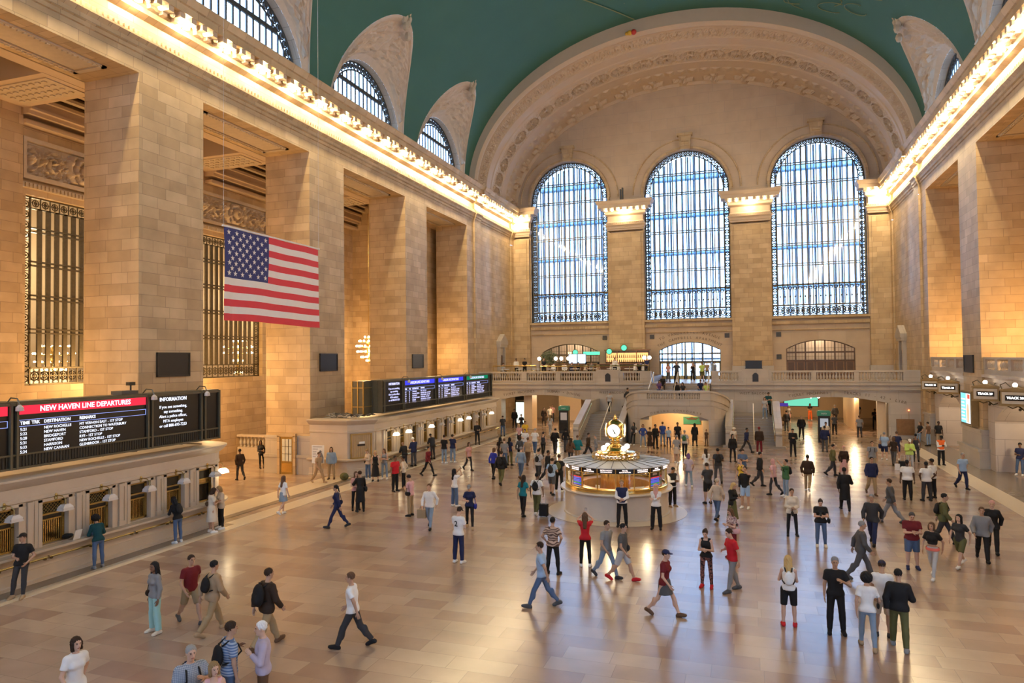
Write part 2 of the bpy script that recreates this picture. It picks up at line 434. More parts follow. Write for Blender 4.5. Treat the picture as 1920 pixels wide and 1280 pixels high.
# carved frieze panels above the aisle windows
def frieze(y0, y1, z0, z1, x, name='trim_7'):
    m = MB(); n = int((y1-y0)/0.075); us = [y0+(y1-y0)*i/n for i in range(n+1)]; nv = 22; vs = [z0+(z1-z0)*i/nv for i in range(nv+1)]
    L = (z1-z0)*0.72; yc = (y0+y1)/2
    def P(u, v):
        vv = (v-z0)/(z1-z0)*2-1; h = 0
        if abs(vv) < 0.86 and y0+0.2 < u < y1-0.2:
            r = math.hypot((u-yc), (v-(z0+z1)/2)*0.9)
            if r < 1.05: h = 0.45*(1 if r < 0.35 else 0.0)+0.8*abs(math.sin(r*9))+0.25*max(0, math.cos(9*math.atan2(v-(z0+z1)/2, u-yc)))*(r > 0.5)
            else: h = scroll_relief(abs(u-yc)/L, vv)
        return (x+0.42*h, u, v)
    m.grid(P, us, vs)
    for a, b, cc, d2 in ((y0-0.15, y1+0.15, z0-0.2, z0), (y0-0.15, y1+0.15, z1, z1+0.2), (y0-0.15, y0, z0, z1), (y1, y1+0.15, z0, z1)): m.box(x-0.05, x+0.22, a, b, cc, d2)
    m.box(x-0.1, x+0.16, y0-0.3, y1+0.3, z0-0.62, z0-0.36)
    u = y0-0.25
    while u < y1+0.2: m.box(x+0.1, x+0.24, u, u+0.12, z0-0.60, z0-0.4); u += 0.2
    return struct(m.build(name, 'carving', smooth=False), 'carved stone frieze with scrolling leaves above an aisle window', 'frieze')
frieze(11.8, 18.1, 15.6, 17.2, AX+0.05, 'trim_7'); frieze(23.75, 30.05, 15.6, 17.2, AX+0.05, 'trim_8'); frieze(34.9, 41.2, 15.6, 17.2, AX+0.05, 'trim_9')
def ring(mb, c, ax_u, ax_v, r, t, n=10, mi=0):
    c = Vector(c); u = Vector(ax_u); v = Vector(ax_v)
    mb.tube([c+u*(r*math.cos(2*PI*i/n))+v*(r*math.sin(2*PI*i/n)) for i in range(n)], t, 4, mi, closed=True)
def aisle_window(i, ya, yb, z0=5.5, z1=14.7):
    x = AX-0.35; o = empty('window_%d' % i, (x, (ya+yb)/2, z0))
    struct(o, 'tall bronze grilled window between two rooms in the left aisle', 'window')
    b = MB(); hw = (yb-ya)/2; H = z1-z0
    for a, e, c0, c1 in ((-hw, -hw+0.08, 0, H), (-hw+0.44, -hw+0.5, 0, H), (hw-0.08, hw, 0, H), (hw-0.5, hw-0.44, 0, H), (-hw, hw, 0, 0.07), (-hw, hw, 0.8, 0.87), (-hw, hw, H-0.6, H-0.54), (-hw, hw, H-0.07, H)):
        b.box(-0.05, 0.05, a, e, c0, c1)
    z = 0.3
    while z < H-0.2:
        for yy in (-hw+0.26, hw-0.26):
            ring(b, (0, yy, z), (0, 1, 0), (0, 0, 1), 0.15, 0.03, 8); b.box(-0.03, 0.03, yy-0.2, yy+0.2, z+0.23, z+0.27); b.box(-0.02, 0.02, yy-0.05, yy+0.05, z-0.05, z+0.05)
        z += 0.5
    n = int((2*hw-1.0)/0.5)
    for j in range(n+1):
        yy = -hw+0.5+(2*hw-1.0)*j/n
        for zc, r in ((0.44, 0.27), (H-0.3, 0.2)):
            if j < n:
                yc = yy+(2*hw-1)/n/2
                ring(b, (0, yc, zc), (0, 1, 0), (0, 0, 1), r*0.82, 0.035, 8); ring(b, (0, yc, zc), (0, 1, 0), (0, 0, 1), r*0.4, 0.03, 6)
                b.box(-0.02, 0.02, yc-0.02, yc+0.02, zc-r, zc+r); b.box(-0.02, 0.02, yc-r, yc+r, zc-0.02, zc+0.02)
            b.box(-0.03, 0.03, yy-0.02, yy+0.02, zc-r-0.1, zc+r+0.1)
    b.build('ornamental_border', 'bronze', o)
    g = MB(); n2 = 11
    for j in range(1, n2): 
        yy = -hw+0.5+(2*hw-1.0)*j/n2; g.box(-0.05, 0.05, yy-0.11, yy+0.11, 0.85, H-0.55)
    for zz in (1+1.65*q for q in range(1, 5)):
        g.box(-0.10, 0.12, -hw+0.45, hw-0.45, zz-0.15, zz-0.08); g.box(-0.10, 0.12, -hw+0.45, hw-0.45, zz+0.04, zz+0.11)
    g.build('mullions', 'bronze', o)
    p = MB(); p.quad((-0.2, -hw, 0), (-0.2, hw, 0), (-0.2, hw, H), (-0.2, -hw, H)); p.build('glass_pane', 'pane', o)
for i, (a, b) in enumerate(wins): aisle_window(11+i, a, b)
# the lit hall beyond the aisle windows
h = MB(); h.quad((-34, YE, 0), (-34, 60, 0), (-34, 60, 20), (-34, YE, 20)); h.quad((-34, YE, 20), (-34, 60, 20), (-27.7, 60, 20), (-27.7, YE, 20))
h.quad((-34, 52, 0), (-27.7, 52, 0), (-27.7, 52, 20), (-34, 52, 20)); h.quad((-34, YE, 0), (-27.7, YE, 0), (-27.7, YE, 20), (-34, YE, 20))
struct(h.build('wall_beyond', 'cream', recalc=False), 'plain cream wall of the hall seen through the aisle windows', 'wall')
# right aisle closing wall
r_ = MB(); r_.quad((18.2, 59.8, 0), (24, 59.8, 0), (24, 59.8, 22), (18.2, 59.8, 22)); r_.quad((22.8, YE, 4.4), (22.8, 60, 4.4), (22.8, 60, 21), (22.8, YE, 21)); r_.box(XB, 22.9, YE, 60, ZL+0.6, ZL+0.8)
for y in piers: r_.box(XB, 22.8, y+0.2, y+PW-0.2, 4.4, ZL+0.7)
struct(r_.build('wall_north', 'ashlar', recalc=False), 'back wall of the right-hand gallery', 'wall')

# ---- vault with lunettes
VA, VB = 18.85, 13.5
def vp(y, phi, s): return (s*VA*math.cos(phi), y, ZC+VB*math.sin(phi))
HB = 4.95; ZT = 29.75
lun = bays+[bays[-1]+BP] if False else bays
def zg(y):
    for yc in bays:
        t = abs(y-yc)/HB
        if t < 1: return ZC+(ZT-ZC)*(1-t**2.1)**0.62
    return ZC
ys = set([YE, YR])
y = YE
while y < YR: ys.add(round(y, 3)); y += 0.8
for yc in bays:
    for i in range(49): ys.add(round(yc-math.cos(PI*i/48)*HB, 4))
ys = sorted(ys)
v = MB(); band = MB()
for s in (-1, 1):
    NP = 26
    for ya, yb in zip(ys[:-1], ys[1:]):
        if yb-ya < 1e-4: continue
        ga, gb = zg(ya+1e-6), zg(yb-1e-6)
        pa, pb = math.asin((ga-ZC)/VB), math.asin((gb-ZC)/VB)
        open_ = any(abs((ya+yb)/2-yc) < HB for yc in bays)
        p0 = math.asin(0.75/VB)
        if not open_:
            pa = pb = 0.0
            for i in range(3): band.quad(*[(x-s*0.04, y, z-0.01) for x, y, z in (vp(ya, p0*i/3, s), vp(yb, p0*i/3, s), vp(yb, p0*(i+1)/3, s), vp(ya, p0*(i+1)/3, s))])
        if abs(pa) < 1e-3: pa = 0.0
        if abs(pb) < 1e-3: pb = 0.0
        for i in range(NP):
            t0, t1 = i/NP, (i+1)/NP
            v.quad(vp(ya, pa+(PI/2-pa)*t0, s), vp(yb, pb+(PI/2-pb)*t0, s), vp(yb, pb+(PI/2-pb)*t1, s), vp(ya, pa+(PI/2-pa)*t1, s))
# painted vault: turquoise ground with scattered gold stars
m_, nt, out = _mat('vault_paint'); L_ = nt.links.new
g = N(nt, 'ShaderNodeNewGeometry'); vo = N(nt, 'ShaderNodeTexVoronoi'); vo.inputs['Scale'].default_value = 0.55; L_(g.outputs['Position'], vo.inputs['Vector'])
lt = N(nt, 'ShaderNodeMath', operation='LESS_THAN'); lt.inputs[1].default_value = 0.03; L_(vo.outputs['Distance'], lt.inputs[0])
nz = N(nt, 'ShaderNodeTexNoise'); nz.inputs['Scale'].default_value = 0.35; nz.inputs['Detail'].default_value = 5; L_(g.outputs['Position'], nz.inputs['Vector'])
mx = N(nt, 'ShaderNodeMix', data_type='RGBA'); mx.inputs[6].default_value = (0.036, 0.122, 0.090, 1); mx.inputs[7].default_value = (0.052, 0.152, 0.113, 1); L_(nz.outputs['Fac'], mx.inputs[0])
m2 = N(nt, 'ShaderNodeMix', data_type='RGBA'); L_(lt.outputs[0], m2.inputs[0]); L_(mx.outputs[2], m2.inputs[6]); m2.inputs[7].default_value = (0.16, 0.21, 0.12, 1)
pp = N(nt, 'ShaderNodeBsdfPrincipled'); pp.inputs['Roughness'].default_value = 0.6; pp.inputs['Specular IOR Level'].default_value = 0.3; L_(m2.outputs[2], pp.inputs['Base Color']); L_(pp.outputs[0], out.inputs[0])
struct(v.build('ceiling', 'vault_paint', smooth=True), 'turquoise painted barrel vault with faint gold stars', 'ceiling')
struct(band.build('trim_10', 'cream'), 'cream band at the foot of the painted vault', 'moulding')
# faint gold figure lines and a dividing line on the vault
gl = MB()
def on_vault(xs, y, off=0.03):
    ph = math.acos(max(-1, min(1, xs/VA))); return (xs*(1-off/VA), y, ZC+VB*math.sin(ph)-off)
gl.tube([on_vault(-10.0+0.14*i, 47.0+0.26*i, 0.07) for i in range(50)], 0.05, 4)
for q in range(9):                                              # loose looping strokes of a painted figure
    a = q*0.7; cx, cy = FIGX+2.0*math.cos(a*1.9), FIGY+1.6*math.sin(a*1.3)
    gl.tube([on_vault(cx+(0.7+0.14*q)*math.cos(t*0.42+a), cy+(0.8+0.12*q)*math.sin(t*0.36+a*0.6), 0.07) for t in range(13)], 0.035, 4)
struct(gl.build('trim_11', 'gilt'), 'thin painted gold lines and loops on the vault', 'ceiling painting')
# lunettes
LR = 4.55; LX = 18.95
def lunette(i, yc, s):
    side = 'left' if s < 0 else 'right'
    o = empty('window_%d' % i, (s*(LX+0.55), yc, ZC+0.05)); struct(o, '%s clerestory window, half-round with upright bars, over the cornice' % side, 'window')
    w = MB(); nT, nR = 60, 22
    def P(t, r):
        th = PI*t; A = Vector((s*LX, yc-LR*math.cos(th), ZC+LR*math.sin(th)))
        yg = yc-HB*math.cos(th)*0.999; z = zg(yg); ph = math.asin((z-ZC)/VB)
        G_ = Vector(vp(yg, ph, s)); p = A.lerp(G_, r); h = 0
        if 0.16 < r < 0.86 and 0.12 < t < 0.88:
            u = t*7.0; vv = (r-0.5)/0.36
            h = 0.75*scroll_relief(u*0.9, vv*0.9)*0.8+0.5*hashn(int(t*47), int(r*17), i)**2
        if 0.9 < r < 0.96: h = 0.25
        return p+Vector((-s*0.32*h, 0, -0.22*h))
    w.grid(P, [k/nT for k in range(nT+1)], [k/nR for k in range(nR+1)])
    ww = w.build('carved_spandrel', 'relief', o); ww.matrix_parent_inverse = Matrix.Translation(-o.location)
    rv = MB()
    for k in range(40):                                          # reveal
        a, b = PI*k/40, PI*(k+1)/40
        rv.quad((s*LX, yc-LR*math.cos(a), ZC+LR*math.sin(a)), (s*LX, yc-LR*math.cos(b), ZC+LR*math.sin(b)), (s*(LX+0.7), yc-LR*math.cos(b), ZC+LR*math.sin(b)), (s*(LX+0.7), yc-LR*math.cos(a), ZC+LR*math.sin(a)))
    x = rv.build('reveal', 'pinkish_block', o, smooth=True); x.matrix_parent_inverse = Matrix.Translation(-o.location)
    g = MB(); X = 0
    g.tube([(X, -(LR-0.06)*math.cos(PI*k/40), (LR-0.06)*math.sin(PI*k/40)) for k in range(41)], 0.09, 5)
    g.tube([(X, -(LR-0.62)*math.cos(PI*k/40), (LR-0.62)*math.sin(PI*k/40)) for k in range(41)], 0.06, 5)
    for k in range(29):
        th = PI*(k+0.5)/29; c = (X, -(LR-0.34)*math.cos(th), (LR-0.34)*math.sin(th))
        ring(g, c, (0, 1, 0), (0, 0, 1), 0.19, 0.055, 7); g.box(X-0.05, X+0.05, c[1]-0.09, c[1]+0.09, c[2]-0.09, c[2]+0.09)
    g.build('ornamental_border', 'window_iron', o)
    g = MB(); R = LR-0.62; n = 15
    for k in range(1, n):
        yy = -R+2*R*k/n; g.box(-0.035, 0.035, yy-0.055, yy+0.055, 0, math.sqrt(R*R-yy*yy))
    zz = 2.75; hw = math.sqrt(R*R-zz*zz); g.box(-0.06, 0.06, -hw, hw, zz-0.13, zz+0.13); g.box(-0.12, 0.12, -LR, LR, 0, 0.12)
    g.build('mullions', 'window_iron', o)
    p = MB(); p.add([(s*0.2, -LR*math.cos(PI*k/30), LR*math.sin(PI*k/30)) for k in range(31)], [list(range(31))]); p.build('glass_pane', 'pane', o)
    if yc > 5:
        fb = MB(); tip = Vector(vp(yc, math.asin((ZT-ZC)/VB), s))+Vector((-s*0.25, 0, -0.15))
        for k in range(14):
            a = k*2.4; q = tip+Vector((s*(0.3*hashn(k, 1)-0.5*k/14+0.2), 0.45*math.cos(a)*(1-k/16), 0.5*hashn(k, 2)-0.9+1.9*k/14))
            fb.sphere(q, 0.24*(1-k/22), 6, 4, sz=1.4)
        x = fb.build('tip_ornament', 'carving', o); x.matrix_parent_inverse = Matrix.Translation(-o.location)
n_ = 20
for s in (-1, 1):
    for yc in bays: lunette(n_, yc, s); n_ += 1

# ---- great west arch
A0, B0, A1, B1 = 18.4, 12.5, 18.0, 11.5
m = MB(); nA, nS = 420, 96
def arch_pt(th, t):
    a, b = A0+(A1-A0)*t, B0+(B1-B0)*t; y = YR+(D-YR)*t; h = 0.0; arc = th*15.0
    if t < 0.07: h = 0.10+0.16*math.sin(PI*t/0.07)
    elif t < 0.09: h = -0.05
    elif t < 0.24:
        vv = (t-0.165)/0.075; h = 0.30*scroll_relief(arc/1.15, vv*0.95) if abs(vv) < 0.9 else 0.16
    elif t < 0.27: h = 0.10
    elif 0.40 < t < 0.60:
        kk = 26; u = th/PI*kk; c = math.floor(u)+0.5; du = (u-c)*PI*15.3/kk; dv = (t-0.5)*11.6; r = math.hypot(du*1.0, dv*1.0)
        if r < 0.95: h = -0.42+0.5*abs(math.cos(5*math.atan2(dv, du)))*(r < 0.7)*(r > 0.22)+(0.4 if r < 0.2 else 0)+(0.5 if r > 0.78 else 0)
        else: h = 0.20*scroll_relief(arc/0.8+0.5, max(-1, min(1, dv/1.1)))
    elif 0.36 < t <= 0.40 or 0.60 <= t < 0.63: h = 0.07
    elif 0.72 < t < 0.79: h = 0.16*(0.5+0.5*math.sin(arc*7))
    elif 0.84 < t < 0.985:
        kk = 19; u = th/PI*kk; c = math.floor(u)+0.5; du = (u-c)*PI*14.8/kk; dv = (t-0.915)*11.6; r = math.hypot(du, dv)
        h = -0.14+(0.32*max(0, math.cos(4*math.atan2(dv, du)))**0.5*(r < 0.85) if r < 0.85 else 0)+(0.14 if r < 0.18 else 0)
    elif t >= 0.985: h = 0.12
    if th < 0.06 or th > PI-0.06: h *= 0.2
    return ((a-h)*math.cos(th), y, ZC+(b-h)*math.sin(th))
m.grid(lambda a, t: arch_pt(a, t), [PI*k/nA for k in range(nA+1)], [k/nS for k in range(nS+1)])
for k in range(96):                                             # face of the arch rim against the vault
    a, b = PI*k/96, PI*(k+1)/96
    m.quad(((A0-.12)*math.cos(a), YR, ZC+(B0-.12)*math.sin(a)), ((A0-.12)*math.cos(b), YR, ZC+(B0-.12)*math.sin(b)), (19.3*math.cos(b), YR, ZC+14*math.sin(b)), (19.3*math.cos(a), YR, ZC+14*math.sin(a)))
struct(m.build('trim_12', 'cream', recalc=False), 'broad cream arch over the far wall with carved bands and a ring of medallions', 'arch')

# ---- far (west) wall
WC = (-12.13, 0.03, 12.15); WH = 4.17; WZ = 10.33; WS = 27.43-4.17
ops = [dict(u0=c-WH, u1=c+WH, b=WZ, t=semi(c, WH, WS), d=0.9) for c in WC]
ops += [dict(u0=c-3.0, u1=c+3.0, b=4.3, t=seg(c, 3.0, 7.2, 8.03), d=0.6) for c in (-12.13, 0.13, 12.15)]
m = MB()
wall_open(m, lambda u, z, dd: (u, D+dd, z), -18.4, 18.4, 3.9, lambda u: ZC+11.9*math.sqrt(max(0, 1-(u/18.5)**2)), ops, n_arc=28)
struct(m.build('wall_far', 'vault_stone', recalc=False), 'far west wall with three tall arched windows', 'wall')
m = MB()
PIL = [(-18.3, -16.42), (-7.86, -4.22), (4.28, 7.9), (16.42, 18.3)]
for a, b in PIL: m.box(a, b, D-0.55, D+0.02, 4.3, 19.4); m.box(a+0.25, b-0.25, D-0.6, D-0.5, 4.3, 19.3); m.box(a-0.1, b+0.1, D-0.7, D, 4.3, 5.6, 1)
for c in WC:
    m.box(c-4.25, c+4.25, D-0.30, D+0.1, 9.55, 9.85); m.box(c-4.3, c+4.3, D-0.42, D+0.3, 10.1, 10.32); m.box(c-4.25, c+4.25, D-0.2, D, 9.0, 9.1)
    u = c-4.2
    while u < c+4.1: m.box(u, u+0.16, D-0.36, D-0.25, 9.6, 9.8); u += 0.3
    m.box(c-4.4, c-4.17, D-0.2, D+0.3, 10.3, WS); m.box(c+4.17, c+4.4, D-0.2, D+0.3, 10.3, WS)
    for R_, t_ in ((4.35, 0.18), (5.3, 0.08)):                   # archivolt mouldings
        m.tube([(c-R_*math.cos(PI*k/36), D-0.04, WS+R_*math.sin(PI*k/36)) for k in range(37)], t_, 5)
    m.extrude([(c-0.45, 27.35), (c+0.45, 27.35), (c+0.62, 28.75), (c-0.62, 28.75)], 'y', D-0.45, D+0.1)   # keystone
    m.box(c-0.75, c+0.75, D-0.6, D+0.1, 28.75, 29.0); m.tube([(c-0.35, D-0.5, 28.0), (c+0.35, D-0.5, 28.0)], 0.14, 8); m.box(c-0.5, c+0.5, D-0.5, D, 27.4, 27.6)
    m.box(c-7, c-3.0, D-0.12, D, 4.3, 5.95, 1) if c < -5 else None
struct(m.build('trim_13', ['ashlar', 'marble_block']), 'pilasters, sills and keystones of the far wall', 'moulding')
m = MB()
CAP = [(p, z-0.0) for p, z in ENT if z >= 19.5]
for a, b in PIL:
    path = [(a, D, -1, 0), (a, D-0.55, -1, -1), (b, D-0.55, 1, -1), (b, D, 1, 0)]
    sweep_profile(m, [(p*0.85, z+0.1) for p, z in CAP[:-2]]+[(-0.5, 22.62)], path)
    x = a-0.4+0.05
    while x < b+0.5: m.box(x-0.12, x+0.12, D-0.55-0.82, D-0.55-0.34, 21.58, 21.85); x += 0.64
    x = a
    while x < b: m.box(x, x+0.1, D-0.55-0.22, D-0.6, 20.27, 20.44); x += 0.2
struct(m.build('trim_14', 'cream', recalc=False), 'capitals of the far wall pilasters with lit square coffers', 'capital')

# ---- east end behind the camera
m = MB()
wall_open(m, lambda u, z, dd: (u, YE-dd, z), -24, 24, 0, 37, [dict(u0=c-WH, u1=c+WH, b=WZ, t=semi(c, WH, WS), d=0.9) for c in WC], n_arc=16)
for x in (-27.5, 21.3): m.quad((x, YE, 0), (x+7, YE, 0), (x+7, YE, 22), (x, YE, 22))
struct(m.build('wall_back', 'ashlar', recalc=False), 'east wall behind the viewer', 'wall')

# ---- far windows
def far_window(i, c, y, flip=1):
    o = empty('window_%d' % i, (c, y, WZ)); struct(o, 'tall arched west window with bronze grille, %s' % {0: 'left of the three', 1: 'middle of the three', 2: 'right of the three'}[i-1] if i < 4 else 'arched east window', 'window')
    b = MB(); H0 = WS-WZ; R = WH-0.03; Ri = WH-0.55
    def outline(r, z0): return [(-r, 0, z0)]+[(-r*math.cos(PI*k/36), 0, H0+r*math.sin(PI*k/36)) for k in range(37)]+[(r, 0, z0)]
    b.tube(outline(R-0.04, 0), 0.07, 5); b.tube(outline(Ri, 1.1), 0.06, 5)
    b.box(-R, R, -0.06, 0.06, 0, 0.10); b.box(-R, R, -0.06, 0.06, 1.0, 1.14); b.box(-R, R, -0.07, 0.07, 2.95, 3.12)
    z = 0.35
    rm = (R+Ri)/2
    pts = []
    while z < H0: pts += [(-rm, z), (rm, z)]; z += 0.55
    n = 25
    for k in range(n): th = PI*(k+0.5)/n; pts.append((-rm*math.cos(th), H0+rm*math.sin(th)))
    for (x, z) in pts:
        ring(b, (x, 0, z), (1, 0, 0), (0, 0, 1), 0.18, 0.05, 8)
        b.tube([(x-0.2, 0, z-0.2), (x+0.2, 0, z+0.2)], 0.03, 4); b.tube([(x-0.2, 0, z+0.2), (x+0.2, 0, z-0.2)], 0.03, 4)
    x = -Ri+0.2
    while x < Ri:
        for rr in (0.36, 0.2): ring(b, (x, 0, 0.55), (1, 0, 0), (0, 0, 1), rr, 0.05, 8)
        b.box(x-0.22, x-0.18, -0.05, 0.05, 0.1, 1.05)
        ring(b, (x, 0, 2.72), (1, 0, 0), (0, 0, 1), 0.15, 0.045, 7); b.tube([(x, 0, 1.2), (x, 0, 2.5)], 0.03, 4)
        b.sphere((x, 0, 1.9), 0.09, 6, 4)
        x += 0.45
    b.build('ornamental_border', 'bronze', o)
    g = MB(); n = 16
    for k in range(n+1):
        x = -Ri+2*Ri*k/n; top = H0+math.sqrt(max(0, Ri*Ri-x*x)); g.box(x-0.045, x+0.045, -0.07, 0.10, 1.05, top)
    zz = 3.03+1.95
    while zz < H0+Ri-0.5:
        hw = Ri if zz < H0 else math.sqrt(max(0, Ri*Ri-(zz-H0)**2))
        big = 0.09 if abs(zz-(3.03+1.95*5)) < 0.1 or True else 0.05
        g.box(-hw, hw, -0.09, 0.1, zz-0.15, zz-0.07); g.box(-hw, hw, -0.09, 0.1, zz+0.05, zz+0.13); zz += 1.95
    g.build('mullions', 'bronze', o)
    p = MB(); ol = outline(R, 0); p.add([(q[0], 0.14, q[2]) for q in ol], [list(range(len(ol)))]); p.build('glass_pane', 'pane', o)
    if i < 4:                                                    # the outer glass skin with its glass walkways
        e = MB(); zz = 3.03
        for k in range(15): 
            x = -WH+2*WH*k/14; e.box(x-0.09, x+0.09, 2.35, 2.6, 0, H0+math.sqrt(max(0, WH*WH-x*x)))
        while zz < H0+WH-0.4:
            hw = WH if zz < H0 else math.sqrt(max(0, WH*WH-(zz-H0)**2)); e.box(-hw, hw, 2.3, 2.6, zz-0.10, zz+0.10); zz += 3.9
        e.build('outer_mullions', 'steel_blue', o)
        e = MB(); zz = 3.0
        while zz < H0+WH-0.8:
            hw = WH if zz < H0 else math.sqrt(max(0, WH*WH-(zz-H0)**2)); e.box(-hw, hw, 0.7, 2.3, zz-0.05, zz+0.05); zz += 3.9
        e.build('glass_walkways', 'walk_glass', o)
        p = MB(); p.add([(q[0]*1.05, 2.5, q[2]) for q in ol], [list(range(len(ol)))]); p.build('outer_glass', 'pane_frost', o)
        e = MB(); ol2 = outline(WH+0.25, -0.2)
        for q0, q1 in zip(ol2[:-1], ol2[1:]): e.quad((q0[0], 0.85, q0[2]), (q1[0], 0.85, q1[2]), (q1[0], 2.7, q1[2]), (q0[0], 2.7, q0[2]))
        e.build('side_lining', 'cream', o)
for i, c in enumerate(WC): far_window(i+1, c, D+0.35)
for i, c in enumerate(WC): far_window(i+4, c, YE-0.4)

# ---- cornice bulbs, one object each
bm_ = MB(); bm_.lathe([(0.001, -0.115), (0.055, -0.09), (0.08, -0.04), (0.075, 0.0), (0.045, 0.05), (0.035, 0.09), (0.04, 0.12), (0.0, 0.12)], n=9, caps=False)
BULB_ON = bm_.mesh('cornice_bulb', 'bulb_lit', smooth=True); BULB_OFF = bm_.mesh('cornice_bulb_unlit', 'bulb_glass', smooth=True)
for s in (-1, 1):
    y = YE+0.48; k = 0
    while y < 71.0:
        if y > (16 if s < 0 else 33):
            lit = (k % 2 == 0) or y > 60 or s > 0
            o = inst('cornice_bulb', BULB_ON if lit else BULB_OFF, None, (s*(W-0.70), y, 21.58), scale=1.4)
            tag(o, ('lit' if lit else 'unlit')+' round bulb in a coffer under the '+('left' if s < 0 else 'right')+' cornice', 'light bulb', ('lit' if lit else 'unlit')+' bulbs of the '+('left' if s < 0 else 'right')+' cornice')
        y += 0.64; k += 1
for j, (a, b) in enumerate(PIL):
    x = a-0.35+0.32
    while x < b+0.45:
        o = inst('cornice_bulb', BULB_ON, None, (x, D-0.55-0.6, 21.68), scale=1.5)
        nm = ('left corner', 'left middle', 'right middle', 'right corner')[j]
        tag(o, 'lit bulb in a square coffer of the %s pilaster capital' % nm, 'light bulb', 'bulbs of the %s capital' % nm); x += 0.64
# ------------------------------------------------------------------ west balcony, stairs, doors, passages
BY = 60.5; BZ = 4.3
emit('passage_lamp', (1.0, 0.85, 0.62), 9.0)
emit('globe_lit', (1.0, 0.90, 0.74), 5.0)
mat('tan_wall', (0.66, 0.48, 0.29), 0.5, var=0.05)
mat('green_sign', (0.05, 0.26, 0.17), 0.4)
mat('screen_glass', (0.02, 0.02, 0.022), 0.15)
emit('green_neon', (0.12, 0.75, 0.42), 1.2)
m = MB()
aops = [dict(u0=-15.98, u1=-8.12, b=0, t=seg(-12.05, 3.93, 2.78, 3.22), d=1.2), dict(u0=8.05, u1=15.91, b=0, t=seg(11.98, 3.93, 2.78, 3.22), d=1.2)]
wall_open(m, lambda u, z, dd: (u, BY+dd, z), -18.4, 18.4, 0, 3.85, aops, n_arc=24)
for x in (-12.06, 12.17): m.box(x-0.28, x+0.28, BY-0.09, BY, 3.24, 3.67)      # pilaster blocks over the arches
m.box(-18.4, 18.4, BY-0.10, BY+0.05, 3.66, 3.78); m.box(-18.4, 18.4, BY-0.22, BY+0.05, 3.78, 3.9)
struct(m.build('wall_west_balcony', 'marble_block', recalc=False), 'marble wall under the west balcony with two low wide arches', 'wall')
m = MB()
for a, b in ((-18.4, -2.2), (2.7, 18.4)):
    m.box(a, b, BY-0.12, D, 3.85, BZ); m.box(a, b, BY-0.30, BY, 4.16, 4.34); m.box(a, b, BY-0.05, BY+0.25, BZ, 4.46)
m.box(-2.2, 2.7, BY+0.1, D, 3.85, BZ)
struct(m.build('trim_15', 'marble_block'), 'west balcony slab with its moulded edge', 'balcony')
# lettering cut over the arches
Rr = 17.4
def label_arch(txt, c, x, size, nm, pt=None):
    a = math.acos((x-c)/(Rr+0.32)); o = arc_letters(txt, size, c, 3.22-Rr, Rr+0.34, BY-0.012, 'cut_letter', name=nm, a_mid=a, pitch=pt)
    return o
sg = tag(label_arch('TICKET MACHINES', 11.98, 10.2, 0.31, 'carved_lettering', 0.2), 'words TICKET MACHINES cut over the right arch', 'lettering')
sg = tag(label_arch('TRACKS 11 - 42 • LIRR', 11.98, 15.0, 0.31, 'carved_lettering', 0.215), 'words TRACKS 11 - 42 and LIRR cut over the right arch', 'lettering')
sg = tag(label_arch('TICKET MACHINES', -12.05, -14.25, 0.31, 'carved_lettering', 0.205), 'words TICKET MACHINES cut over the left arch', 'lettering')
sg = tag(label_arch('SUBWAY • DINING', -12.05, -10.05, 0.31, 'carved_lettering', 0.205), 'words beginning SUBWAY cut over the left arch', 'lettering')
for x, w in ((-5.6, 'left'), (6.15, 'right')):
    tag(letters('WEST BALCONY', 0.27, (x, BY-0.02, 3.47), 0, 'cut_letter', name='carved_lettering', space=1.25), 'words WEST BALCONY cut in the wall above the %s stair landing' % w, 'lettering')
# balustrade: rails + one baluster object each
bp = MB(); bp.lathe([(0.075, 0), (0.075, 0.07), (0.04, 0.1), (0.085, 0.24), (0.09, 0.3), (0.035, 0.5), (0.05, 0.55), (0.075, 0.58), (0.075, 0.64)], n=8)
BAL = bp.mesh('baluster', 'marble_block', smooth=math.radians(40))
def balustrade(x0, x1, nm, panels, y=BY+0.05, z=BZ+0.12, h=0.9):
    o = empty('balustrade', ((x0+x1)/2, y, z)); tag(o, nm, 'balustrade', None)
    b = MB(); ox = -(x0+x1)/2
    b.box(x0+ox-0.0, x1+ox, -0.15, 0.15, 0, 0.10); b.box(x0+ox, x1+ox, -0.19, 0.19, h-0.12, h+0.02)
    edges = [x0]+[e for p in panels for e in p]+[x1]
    for a, c in zip(edges[0::2], edges[1::2]):
        if c-a > 0.02: b.box(a+ox, c+ox, -0.16, 0.16, 0.08, h-0.1)
    b.build('rail_and_posts', 'marble_block', o)
    for a, c in panels:
        n = max(2, round((c-a)/0.225))
        for k in range(n): inst('baluster', BAL, o, (a+ox+(k+0.5)*(c-a)/n, 0, 0.09), scale=(1, 1, (h-0.2)/0.64))
    return o
balustrade(-18.3, -6.95, 'long stone balustrade below the restaurant, left part of the west balcony', [(-17.9, -17.1), (-16.84, -13.97), (-13.46, -10.74), (-10.3, -7.33)])
balustrade(-5.0, -2.25, 'short stone balustrade between left pedestal and the stair opening', [(-4.64, -3.21)])
balustrade(2.75, 5.2, 'short stone balustrade between the stair opening and right pedestal', [(3.34, 4.91)])
balustrade(7.25, 18.3, 'long stone balustrade in front of the wooden doors, right part of the balcony', [(7.45, 10.44), (10.8, 13.54), (13.88, 16.97)])
mat('dark_plaque', (0.035, 0.03, 0.026), 0.35, metal=0.3)
